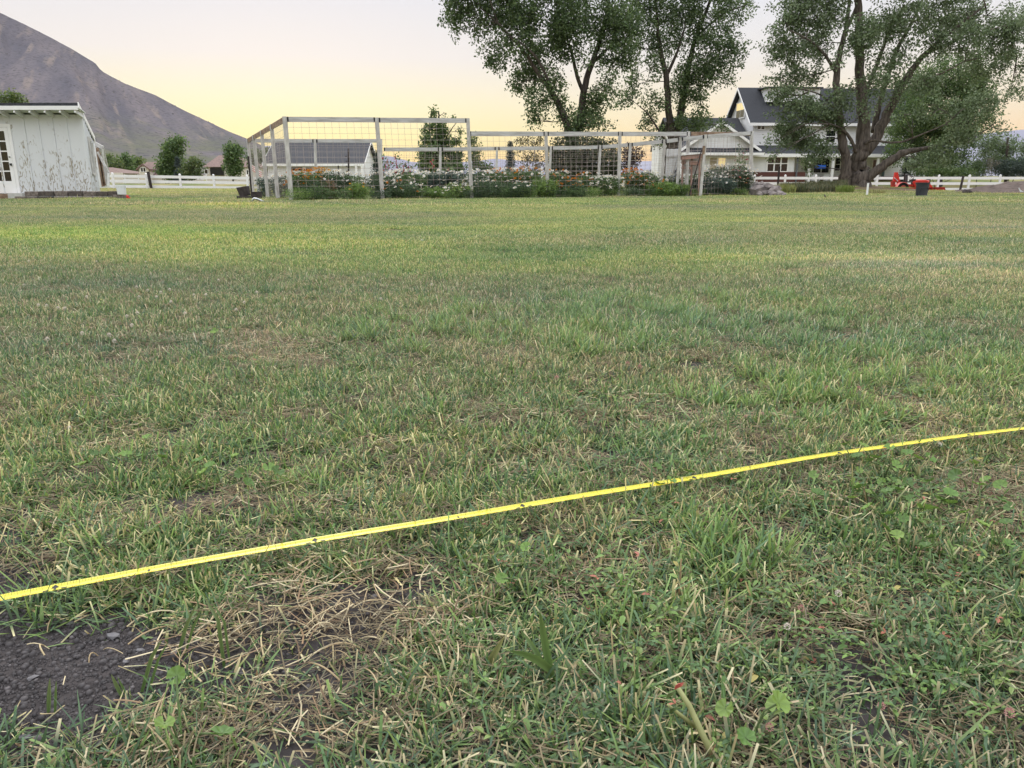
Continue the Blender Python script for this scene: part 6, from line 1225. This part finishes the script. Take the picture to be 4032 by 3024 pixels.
# ---- little broad leaved weeds
WC = 1.45*np.array([(.085, .150, .045), (.115, .185, .05), (.065, .115, .045), (.15, .21, .06), (.07, .12, .05)])
def weed_tile(seed, size, ns):
    g = np.random.default_rng(seed); V = []; F_ = []; C_ = []
    def leaf(p, a, el_, L_, w, c):
        d = np.array((math.cos(a)*math.cos(el_), math.sin(a)*math.cos(el_), math.sin(el_))); s = np.array((-math.sin(a), math.cos(a), 0)); u = np.cross(d, s)*-1
        b = len(V)
        for t, k_ in ((0, .1), (.3, .85), (.65, .9), (1, .12)):
            q = p+d*L_*t; q = q-np.array((0, 0, L_*.25*t*t)); fo = L_*.10*k_
            V.extend([q-s*w*k_/2+np.array((0, 0, fo)), q, q+s*w*k_/2+np.array((0, 0, fo))]); C_.extend([c, c*.85, c*1.05])
        for j in range(3): F_.extend([(b+3*j, b+3*j+1, b+3*j+4, b+3*j+3), (b+3*j+1, b+3*j+2, b+3*j+5, b+3*j+4)])
    for i in range(ns):
        p = np.array((g.uniform(-size/2, size/2), g.uniform(-size/2, size/2), .006)); a = g.uniform(0, 6.283); L_ = g.uniform(.025, .07); rise = g.uniform(.05, .45); n_ = int(L_/.0075); side = 1; c0 = WC[g.integers(0, 5)]
        prev = p; a2 = a
        for j in range(n_):
            a2 += g.normal()*.18; q = prev+np.array((math.cos(a2)*.0075, math.sin(a2)*.0075, .0075*rise*(1-.5*j/n_)))
            b = len(V); s = np.array((-math.sin(a2), math.cos(a2), 0))*.0009; V.extend([prev-s, prev+s+np.array((0, 0, .001)), q+s+np.array((0, 0, .001)), q-s]); C_.extend([np.array((.13, .16, .07))]*4); F_.append((b, b+1, b+2, b+3))
            prev = q; side = -side; c = c0*g.uniform(.8, 1.25)
            if g.random() < .018: c = np.array([(.45, .17, .12), (.42, .28, .1), (.42, .36, .12)][g.integers(3)])
            sz = g.uniform(.008, .0155)*(1-.35*j/n_); leaf(q, a2+side*g.uniform(.5, 1.1), g.uniform(-.1, .7), sz, sz*g.uniform(.34, .5), c)
            if g.random() < .4: leaf(q, a2+g.uniform(0, 6), g.uniform(.2, 1.2), sz*.6, sz*.25, c*1.15)
    return np.array(V), np.array(F_), np.array(C_)
wc_ = collection('weed_mats', [tileobj('weed_tile_%d' % i, weed_tile(300+i, .1, 13), 'weed') for i in range(5)])
Pw = grid(wid, .2, 3.2, .066, g); px, py = proj(Pw[:, 0], Pw[:, 1], 0.); wd2 = blob_px(px, py, WEED, 6)*(.25+.75*np.clip(vnoise(Pw[:, 0]*7, Pw[:, 1]*7, 61)*2.2-.5, 0, 1)); bare = blob_px(px, py, BARE, 1); n = len(Pw)
k = g.random(n) < np.maximum(wd2*1.1, .03)*(1-bare*.95)
scatter('weed_leaves', 'mats of small oval leaved weeds creeping through the near lawn', 'weeds', wc_, np.stack([Pw[:, 0], Pw[:, 1], T(Pw[:, 0], Pw[:, 1])+.004], 1)[k], g.integers(0, 5, k.sum()), g.uniform(0, 6.283, k.sum()), g.uniform(.8, 1.2, k.sum()), tilt=g.normal(size=(k.sum(), 2))*.12)
# ---- soil crumbs, lying on the real relief of the bare ground
M['crumb'] = leafmat('soil_crumb', .0, .02)
def crumbs(n, seed):
    g = np.random.default_rng(seed); X = g.uniform(-1.3, .75, n*3); Y = g.uniform(.42, 1.5, n*3); px, py = proj(X, Y, 0.); b = np.maximum(blob_px(px, py, [(a, b_, c*1.25, d*1.35, e) for a, b_, c, d, e in BARE], 1), .25*blob_px(px, py, STRAW, 2)); k = g.random(n*3) < b; X, Y = X[k][:n], Y[k][:n]; n = len(X)
    ico = np.array([(0, 0, 1), (.9, 0, .4), (.28, .85, .4), (-.72, .53, .4), (-.72, -.53, .4), (.28, -.85, .4), (.72, .53, -.5), (-.28, .85, -.5), (-.9, 0, -.5), (-.28, -.85, -.5), (.72, -.53, -.5)])
    fc = np.array([(0, i, i % 5+1) for i in range(1, 6)]+[(i, i+5, i % 5+1) for i in range(1, 6)]+[(i % 5+1, i+5, i % 5+6) for i in range(1, 6)])
    s = np.minimum(.00055/np.maximum(g.random(n), .02)**.5, .0036)*g.uniform(.8, 1.2, n); a = g.uniform(0, 6.283, n); S3 = g.uniform(.65, 1.3, (n, 1, 3)); q = ico[None]*S3*g.uniform(.75, 1.25, (n, 11, 3))*s[:, None, None]
    x = q[..., 0]*np.cos(a)[:, None]-q[..., 1]*np.sin(a)[:, None]; y = q[..., 0]*np.sin(a)[:, None]+q[..., 1]*np.cos(a)[:, None]
    V = np.stack([x+X[:, None], y+Y[:, None], q[..., 2]*.8+(T(X, Y)+s*.35)[:, None]], -1).reshape(-1, 3); F_ = (fc[None]+np.arange(n)[:, None, None]*11).reshape(-1, 3)
    c = np.array((.058, .052, .053))*g.uniform(.6, 1.6, (n, 1))*(1+.6*(g.random((n, 1)) < .06)); return V, F_, np.repeat(c, 11, 0)
V, F_, c = crumbs(130000, 5); tag(link('soil_crumbs', mesh('soil_crumbs', V, F_, M['crumb'], c)), 'dark crumbly soil on the bare patch at the lower left', 'soil', kind='stuff')
for i, (px_, py_, s, lab) in enumerate(((450, 2520, .010, 'largest flat grey pebble on the bare soil'), (280, 2465, .006, 'small pale pebble near the tape on the bare soil'), (130, 2690, .006, 'round grey pebble low on the bare soil'), (500, 2620, .007, 'grey pebble right of centre on the bare soil'), (555, 2575, .005, 'small grey pebble at the edge of the straw'), (435, 2450, .004, 'tiny pebble under the tape'), (100, 2930, .008, 'pebble at the bottom left edge of the soil'), (690, 2590, .006, 'dark pebble beside the straw'))):
    p = G(px_, py_, .0); o = MB().blob((0, 0, 0), (s, s*.6, s*.38), 60+i, .3, 1).build('pebble', M['stone']); o.location = (p[0], p[1], Tz(p[0], p[1])+s*.25); o.rotation_euler = (0, .1, R.uniform(0, 3)); tag(o, lab, 'pebble')
# ---- mallow plants with round pleated leaves
def mallow_leaf(r, g, col):
    n = 28; V = [(0, 0, 0)]; C_ = [col*.8]; lob = 7
    for ring, f in ((.5, .5), (1, 1)):
        for k in range(n+1):
            a = .28+(2*math.pi-.56)*k/n; w = 1-.10*(math.cos(a*lob)*.5+.5)*f; rr = r*ring*w*(1+.04*math.sin(a*21)*f); V.append((rr*math.cos(a), rr*math.sin(a), r*(.30*ring*ring+.09*math.cos(a*lob)*f))); C_.append(col*(1.0 if math.cos(a*lob) < .5 else .82)*(1.1 if ring == 1 else 1))
    m_ = n+1; F_ = [(0, 1+k, 2+k) for k in range(n)]+[(1+k, 1+m_+k, 2+m_+k, 2+k) for k in range(n)]; return V, F_, C_
def mallow(px, py, lv, label, seed, hscale=1.):
    g = np.random.default_rng(seed); p = G(px, py); r = thing('mallow_plant', label, 'weed', (p[0], p[1], Tz(p[0], p[1])), 0, 'round leaved mallow weeds'); m = MB()
    for k in range(lv):
        a = 2*math.pi*k/lv+g.normal()*.5; d = g.uniform(.02, .055)*hscale; h = g.uniform(.03, .055)*hscale; e = (d*math.cos(a), d*math.sin(a), h); m.tube([(0, 0, 0), (e[0]*.5, e[1]*.5, h*.8), e], [.0011, .001, .0009], 5)
        col = np.array([(.11, .20, .045), (.15, .25, .055), (.09, .16, .04), (.18, .27, .06)][g.integers(4)])*g.uniform(.9, 1.2); V, F_, C_ = mallow_leaf(g.uniform(.0065, .0115)*hscale, g, col)
        o = link('leaf', mesh('leaf', V, F_, M['weed'], C_, smooth=True), r); o.location = e; o.rotation_euler = (g.normal()*.35+.25, g.normal()*.35, g.uniform(0, 6.28))
    m.build('leaf_stalk', M['stem'], r)
for i, (px_, py_, lv, lab) in enumerate(((3470, 1905, 4, 'mallow with a big dark round leaf just below the tape, right side'), (3540, 1880, 4, 'pale mallow pair of leaves below the tape, right side'), (3420, 2010, 7, 'wide mallow cluster with pleated leaves left of the round one'), (3500, 2080, 6, 'mallow cluster low in the right weed patch'), (3670, 2050, 5, 'mallow with one flat round leaf in the middle of the right patch'), (3820, 1985, 4, 'pale mallow leaf pair toward the right edge'), (3850, 2080, 5, 'mallow with a light smooth leaf near the right edge'), (3290, 2040, 4, 'mallow at the left rim of the right weed patch'), (3350, 1890, 3, 'small pale mallow under the tape among straw'),
                                    (445, 1890, 4, 'yellow green mallow left of centre above the tape'), (560, 1850, 4, 'small mallow right of the yellow green one'), (880, 1935, 4, 'blue green mallow with star shaped leaf above the tape'), (700, 1920, 5, 'crumpled mallow between the other two above the tape'), (870, 1340, 3, 'far pale mallow in the left lawn'), (720, 2975, 3, 'mallow at the bottom edge left of centre'), (2940, 2950, 4, 'mallow at the bottom edge right of the pale stalk'), (2060, 2330, 3, 'round leaf pair in the weeds right of the straw'),
                                    (3560, 2190, 5, 'mallow below the right cluster'), (3960, 2210, 4, 'mallow low at the right edge'), (1050, 1960, 3, 'tiny mallow above the tape near the left third'), (2700, 1800, 3, 'pale mallow leaves above the tape right of centre'), (2640, 1960, 4, 'small mallow just under the tape right of centre'))):
    mallow(px_, py_, lv, lab, 500+i)
# ---- clover heads
def clover(px, py, s, label, pale=True, h=.035):
    s = s*(.5 if py > 1600 else .9)
    p = G(px, py, h); g = np.random.default_rng(int(px+py)); r = thing('clover_flower', label, 'clover flower', (p[0], p[1], Tz(p[0], p[1])), 0, 'clover heads in the lawn'); m = MB(); c = []
    for k in range(46):
        z = 1-2*(k+.5)/46; a = k*2.4; q = np.array((math.sqrt(1-z*z)*math.cos(a), math.sqrt(1-z*z)*math.sin(a), z)); t = nrm(np.cross(q, (0, 0, 1))); b = nrm(q*.7+np.array((0, 0, .5))); cc = (np.array((.66, .58, .52)) if pale else np.array((.42, .2, .19)))*g.uniform(.75, 1.2)
        m.add([q*s*.6-t*s*.12, q*s*.6+t*s*.12, q*s*.6+b*s*.3+t*s*.1, q*s*.6+b*s*.3-t*s*.1], [(0, 1, 2, 3)]); c += [cc]*4
    o = link('head', mesh('head', m.V, m.F, M['petal'], c), r); o.location = (0, 0, h)
    MB().tube([(0, .004, 0), (.002, 0, h*.6), (0, 0, h)], .0009, 5).build('stalk', M['stem'], r)
cl = [(114, 1028), (380, 1030), (573, 1029), (95, 1125), (538, 1132), (582, 1141), (632, 1149), (667, 1138), (342, 1170), (547, 1168), (152, 1203), (184, 1203), (673, 1189), (763, 1162), (811, 1160), (1011, 1152), (962, 1193), (930, 1220), (500, 1250), (541, 1235), (728, 1235), (520, 1285), (324, 1313), (617, 1170), (860, 1100), (1500, 1180), (1700, 1120)]
for x_, y_ in cl: clover(x_, y_, .0085, 'pale dried clover head standing in the upper left lawn', True, .04)
for x_, y_ in ((228, 1212), (255, 1214), (430, 1319), (450, 1340), (186, 1332)): clover(x_, y_, .009, 'pale clover head in the close group left of the lawn', True, .04)
for (x_, y_, s, pl, lab) in ((272, 1674, .0085, 1, 'largest pale clover head in the left foreground above the tape'), (2472, 1435, .009, 0, 'pink clover head left one of the pair in the centre lawn'), (2520, 1445, .009, 0, 'pink clover head right one of the pair in the centre lawn'), (2192, 1491, .008, 0, 'small pink clover head left of the centre pair'), (3257, 1525, .009, 0, 'pink clover head in the right lawn'), (3003, 1627, .009, 0, 'pink clover head above the tape right of centre'), (2936, 1640, .008, 0, 'brown clover head beside the pink one above the tape'), (3128, 1616, .008, 0, 'faded clover head above the right part of the tape'), (3488, 1621, .009, 0, 'bright pink clover head above the right end of the tape'), (3380, 1528, .008, 0, 'brown clover head further right in the right lawn'), (1128, 1732, .008, 0, 'rusty clover head above the tape at left'), (3156, 2382, .009, 0, 'pink clover head in the foreground weeds'), (3302, 2330, .010, 1, 'pale seed head leaning over the foreground weeds'), (3101, 2456, .009, 1, 'faded clover head low in the foreground weeds'), (3030, 2864, .009, 0, 'pink clover head at the bottom right of centre'), (3470, 2780, .009, 0, 'brown clover head at the bottom right'), (3975, 2810, .011, 0, 'large brown clover head at the bottom right edge'), (3860, 1722, .009, 0, 'pinkish clover head on the right beside the tape end'), (3700, 1752, .010, 1, 'pale clover head just under the tape end')):
    clover(x_, y_, s, lab, bool(pl))
# ---- the broad bladed grass plant, the pale stalk, a few lone stems
def ribbon(pts, wd_, col, colt=None):
    P = [np.array(p, float) for p in pts]; V = []; C_ = []
    for i, p in enumerate(P):
        d = nrm(P[min(i+1, len(P)-1)]-P[max(0, i-1)]); s = nrm(np.cross(d, (0.2, -1, .3)))*wd_[i]/2; u = nrm(np.cross(s, d))*wd_[i]*.18; V += [p-s+u, p-u, p+s+u]; c = np.array(col)*(1-i/len(P))+np.array(colt if colt is not None else col)*(i/len(P)); C_ += [c*.95, c*.8, c*1.08]
    F_ = []
    for j in range(len(P)-1): F_ += [(3*j, 3*j+1, 3*j+4, 3*j+3), (3*j+1, 3*j+2, 3*j+5, 3*j+4)]
    return V, F_, C_
def blade_plant(name, label, px, py, specs, cat='grass plant'):
    p = np.array(G(px, py)); r = thing(name, label, cat, tuple(p[:2])+(Tz(p[0], p[1]),)); Y = p[1]
    for pts, w0, col, ct2 in specs:
        Q = [np.array(W(a, b, Y+c))-p for a, b, c in pts]; t = np.linspace(0, 1, 9); Q = [np.array([np.interp(u, np.linspace(0, 1, len(Q)), [q[i] for q in Q]) for i in range(3)]) for u in t]
        V, F_, C_ = ribbon(Q, [w0*(.7+.5*math.sin(min(1, u*1.6)*math.pi/2))*(1-u**3)+.0003 for u in t], col, ct2); link('blade', mesh('blade', V, F_, M['weed'], C_, smooth=True), r)
    return r
gb = (.10, .17, .05); gt = (.15, .22, .07)
blade_plant('broad_grass_plant', 'broad bladed grass plant standing alone in front of the straw', 2185, 2700, [
    ([(2180, 2690, 0), (2150, 2560, 0), (2135, 2470, 0), (2125, 2400, -.01)], .007, gb, gt), ([(2180, 2700, 0), (2165, 2630, -.01), (2110, 2590, -.02), (2060, 2570, -.03), (2000, 2558, -.04)], .0075, gt, gb), ([(2175, 2680, 0), (2110, 2560, .01), (2055, 2480, .02)], .005, gb, gt),
    ([(2185, 2700, 0), (2240, 2660, .01), (2320, 2620, .02), (2400, 2600, .03)], .005, gb, gt), ([(2190, 2710, 0), (2260, 2700, -.01), (2310, 2760, -.02)], .005, gb, gb), ([(2180, 2710, 0), (2080, 2760, -.02), (2010, 2800, -.03)], .004, gt, gb)])
blade_plant('chewed_grass_stem', 'short chewed olive green grass stem left of the broad bladed plant', 1905, 2660, [([(1900, 2660, 0), (1940, 2580, 0), (1985, 2505, 0)], .007, (.13, .15, .06), (.3, .3, .12)), ([(1920, 2640, 0), (1900, 2560, .01)], .004, gb, gt)])
for px_, py_, pts, lab in ((700, 2480, [(700, 2600, 0), (735, 2480, 0), (770, 2400, 0)], 'green seeding stem rising from the edge of the bare soil'), (880, 2500, [(885, 2640, 0), (860, 2450, 0), (800, 2350, .01)], 'taller green weed stem right of the soil edge'), (195, 2740, [(195, 2830, 0), (200, 2690, 0)], 'lone green blade on the bare soil'), (470, 2700, [(485, 2760, 0), (440, 2670, 0)], 'bent green blade on the soil edge'), (590, 2620, [(560, 2740, 0), (600, 2600, 0), (640, 2530, 0)], 'long upright green blade beside the soil')):
    blade_plant('weed_sprout', lab, px_, pts[0][1], [(pts, .0035, gb, (.2, .24, .1)), ([(a+25, b+10, c) for a, b, c in pts], .0022, gb, gt)])
p = np.array(G(2830, 3040)); r = thing('weed_stalk', 'thick pale yellow green weed stalk with a red leaf at its tip, bottom edge', 'weed stalk', tuple(p)); Y = p[1]
def q2(a, b, c=0): return tuple(np.array(W(a, b, Y+c))-p)
MB().tube([q2(2850, 3060), q2(2770, 2900, .01), q2(2715, 2780, .02), q2(2655, 2685, .03)], [.0032, .003, .0026, .0018], 9).tube([q2(2735, 2860, .02), q2(2660, 2800, .01), q2(2630, 2775, .0)], [.0022, .0016, .0012], 7).build('stalk', mat('pale_stalk', (.30, .31, .14), .6, var=.15, scale=60), r, smooth=True)
for a, b, w_, cl_ in ((2672, 2695, .006, (.5, .12, .1)), (2650, 2790, .006, (.12, .18, .07)), (2640, 2730, .006, (.15, .2, .08))):
    V, F_, C_ = ribbon([q2(a-16, b+20, .01), q2(a, b), q2(a+20, b-8)], [.001, w_, .0006], cl_); link('leaf', mesh('leaf', V, F_, M['weed'], C_), r)
# individual long straws lying on the dead patch
for i in range(54):
    gg = np.random.default_rng(900+i)
    if i < 46: px_, py_ = 1300+gg.normal()*330, 2500+gg.normal()*110
    else: px_, py_ = gg.uniform(60, 560), gg.uniform(2430, 2900)
    p = G(px_, py_); L_ = gg.uniform(.03, .07) if i < 46 else gg.uniform(.012, .03); a = gg.uniform(0, 3.14); d = np.array((math.cos(a), math.sin(a), 0))*L_/2; s = np.array((-math.sin(a), math.cos(a), 0))*gg.normal()*.004; w_ = gg.uniform(.0004, .0009)
    z0_, z1_, z2_ = gg.uniform(0, .012), gg.uniform(.004, .016), gg.uniform(0, .01); V0 = MB().tube([d*(2*t-1)+s*4*t*(1-t)+np.array((0, 0, z0_*(1-t)+z2_*t+z1_*4*t*(1-t)*.6)) for t in np.linspace(0, 1, 7)], [w_, w_*1.1, w_*1.1, w_, w_, w_*.9, w_*.7], 6); c = SCOL[gg.integers(0, 3)]*1.1
    o = link('straw', mesh('straw', V0.V, V0.F, M['straw'], [c]*len(V0.V)), loc=(p[0], p[1], Tz(p[0], p[1])+.003)); tag(o, 'long pale straw lying on the dead patch of lawn' if i < 46 else 'short pale straw lying on the bare dark soil', 'straw', 'loose straws on the dead patch' if i < 46 else 'loose straws on the bare soil')
# ------------------------------------------------------------------ yellow tape measure
tp = [(-420, 2438), (0, 2351), (300, 2285), (620, 2236), (1000, 2165), (1300, 2118), (1513, 2078), (1900, 2010), (2370, 1932), (2700, 1880), (2990, 1830), (3300, 1782), (3463, 1758), (3800, 1712), (4032, 1685), (4500, 1618)]
HZ = .036; C = np.array([G(a, b, HZ) for a, b in tp]); seg = np.concatenate([[0], np.cumsum(np.linalg.norm(np.diff(C[:, :2], axis=0), axis=1))])
g = np.random.default_rng(4); L_ = seg[-1]; ns = 420; u = np.linspace(0, L_, ns); P = np.stack([np.interp(u, seg, C[:, i]) for i in range(3)], 1)
ker = np.ones(61)/61
for i in range(2): e = np.pad(P[:, i], 30, 'reflect', reflect_type='odd'); P[:, i] = np.convolve(e, ker, 'valid')
P[:, 2] = HZ-.002+.0012*np.sin(u*5.1)+.0005*np.sin(u*15+1); D = np.gradient(P, axis=0); D /= np.linalg.norm(D, axis=1)[:, None]; Sd = np.stack([-D[:, 1], D[:, 0], 0*u], 1)
org = P[ns//2].copy(); org[2] = 0; TW = .0135
def tape_pt(s, v, lift=0.):   # s metres along, v in -1..1 across (+1 = far edge)
    p = np.array([np.interp(s, u, P[:, i]) for i in range(3)]); sd = np.array([np.interp(s, u, Sd[:, i]) for i in range(3)]); sd = sd/np.linalg.norm(sd)
    tl = .03+.06*math.sin(s*1.9+.5); x = v*TW/2; z = .0016*(1-0)*v*v-.0010; n = np.array((0, 0, 1.))
    return p+sd*(x*math.cos(tl)-z*math.sin(tl)*0)+n*(x*math.sin(tl)+z+lift)-org
vs = np.linspace(-1, 1, 7); V = []
for s in u: V += [tape_pt(s, v) for v in vs]
F_ = [(i*7+k, (i+1)*7+k, (i+1)*7+k+1, i*7+k+1) for i in range(ns-1) for k in range(6)]
tape = thing('tape_measure', 'yellow steel tape measure blade stretched across the grass', 'tape measure', tuple(org))
mt = mat('tape_yellow', (.66, .60, .03), .38, var=.04, scale=30, spec=.5); mo = link('blade', mesh('blade', V, F_, mt, smooth=True), tape); sd_ = mo.modifiers.new('s', 'SOLIDIFY'); sd_.thickness = .0002; sd_.offset = -1
ink = mat('black_ink', (.02, .02, .02), .5); rink = mat('red_ink', (.75, .13, .05), .5)
inch = .0254; s0 = None
ss = np.linspace(0, L_, 4000); pxs = [proj(*(tape_pt(s, 0)+org))[0] for s in ss[::8]]; s0 = np.interp(217, pxs, ss[::8])   # foot mark seen near the left
m = MB()
def tick(s, v0, v1, w_):
    n_ = 4
    for j in range(n_):
        a, b = v0+(v1-v0)*j/n_, v0+(v1-v0)*(j+1)/n_; m.add([tape_pt(s-w_/2, a, .00025), tape_pt(s+w_/2, a, .00025), tape_pt(s+w_/2, b, .00025), tape_pt(s-w_/2, b, .00025)], [(0, 1, 2, 3)])
nI = int((L_-s0)/inch)
for i in range(-int(s0/inch), nI):
    for e in range(16):
        s = s0+(i+e/16)*inch
        if s < .01 or s > L_-.01: continue
        if e == 0:
            if i % 12: tick(s, .97, -.97, .0005)
        elif e == 8: tick(s, .97, .15, .00045)
        elif e % 4 == 0: tick(s, .97, .35, .0004)
        elif e % 2 == 0: tick(s, .97, .52, .00035)
        elif s < 2.6: tick(s, .97, .66, .0003)
link('tick_mark', mesh('tick_mark', m.V, m.F, ink), tape)
# foot marks: black diamond between two notched blocks
m = MB()
for i in range(-12, nI, 12):
    s = s0+i*inch
    if s < .02 or s > L_-.02: continue
    for poly in ([(-.0045, .1), (0, .85), (.0045, .1), (0, -.1)], [(-.0014, -.1), (.0014, -.1), (.0014, -.9), (-.0014, -.9)], [(-.0125, -.2), (-.0055, -.2), (-.0075, -.95), (-.0125, -.95)], [(.0055, -.2), (.0125, -.2), (.0125, -.95), (.0075, -.95)]):
        m.add([tape_pt(s+a, b, .0003) for a, b in poly], [(0, 1, 2, 3)])
for k in (16, 32, 48, 64): # stud marks
    s = s0+(k-36+24)*inch
    if .02 < s < L_-.02: m.add([tape_pt(s-.002, .3, .0003), tape_pt(s+.002, .3, .0003), tape_pt(s+.001, -.3, .0003), tape_pt(s-.001, -.3, .0003)], [(0, 1, 2, 3)])
link('foot_mark', mesh('foot_mark', m.V, m.F, ink), tape)
digs = {}
for ch in '0123456789':
    cu = bpy.data.curves.new('d', 'FONT'); cu.body = ch; cu.size = 1; cu.resolution_u = 2; to = bpy.data.objects.new('d', cu); COL.objects.link(to); dg = bpy.context.evaluated_depsgraph_get(); dg.update(); me = to.evaluated_get(dg).to_mesh()
    digs[ch] = ([tuple(v.co) for v in me.vertices], [tuple(p.vertices) for p in me.polygons]); to.evaluated_get(dg).to_mesh_clear(); bpy.data.objects.remove(to); bpy.data.curves.remove(cu)
m = MB()
def number(s, txt, h=.0046):
    for j, ch in enumerate(txt):
        Vd, Fd = digs[ch]; m.add([tape_pt(s+(x+j*.58)*h*1.15, -.86+y*h*1.45/(TW/2), .0003) for x, y, z in Vd], Fd)
for i in range(-int(s0/inch)+1, min(nI, 90)):
    s = s0+i*inch
    if i % 12 == 0 or s > 3.2: continue
    t = 36+i; number(s-.0086, '%02d' % t if t < 100 else str(t)[-2:]); number(s+.0016, str(i % 12))
link('number', mesh('number', m.V, m.F, rink), tape)
# ------------------------------------------------------------------ the air between here and the far hills
hm = bpy.data.materials.new('haze'); hm.use_nodes = True; hn = hm.node_tree; hn.nodes.remove(hn.nodes['Principled BSDF']); pv = hn.nodes.new('ShaderNodeVolumePrincipled')
pv.inputs['Color'].default_value = (.80, .84, 1, 1); pv.inputs['Density'].default_value = .00002; pv.inputs['Anisotropy'].default_value = .2; hn.links.new(pv.outputs[0], hn.nodes['Material Output'].inputs['Volume'])
hb = MB().box(-9900, 9900, -300, 6400, -3.5, 900).build('haze', hm); tag(hb, 'thin evening air in front of the far hills', 'haze', kind='stuff')
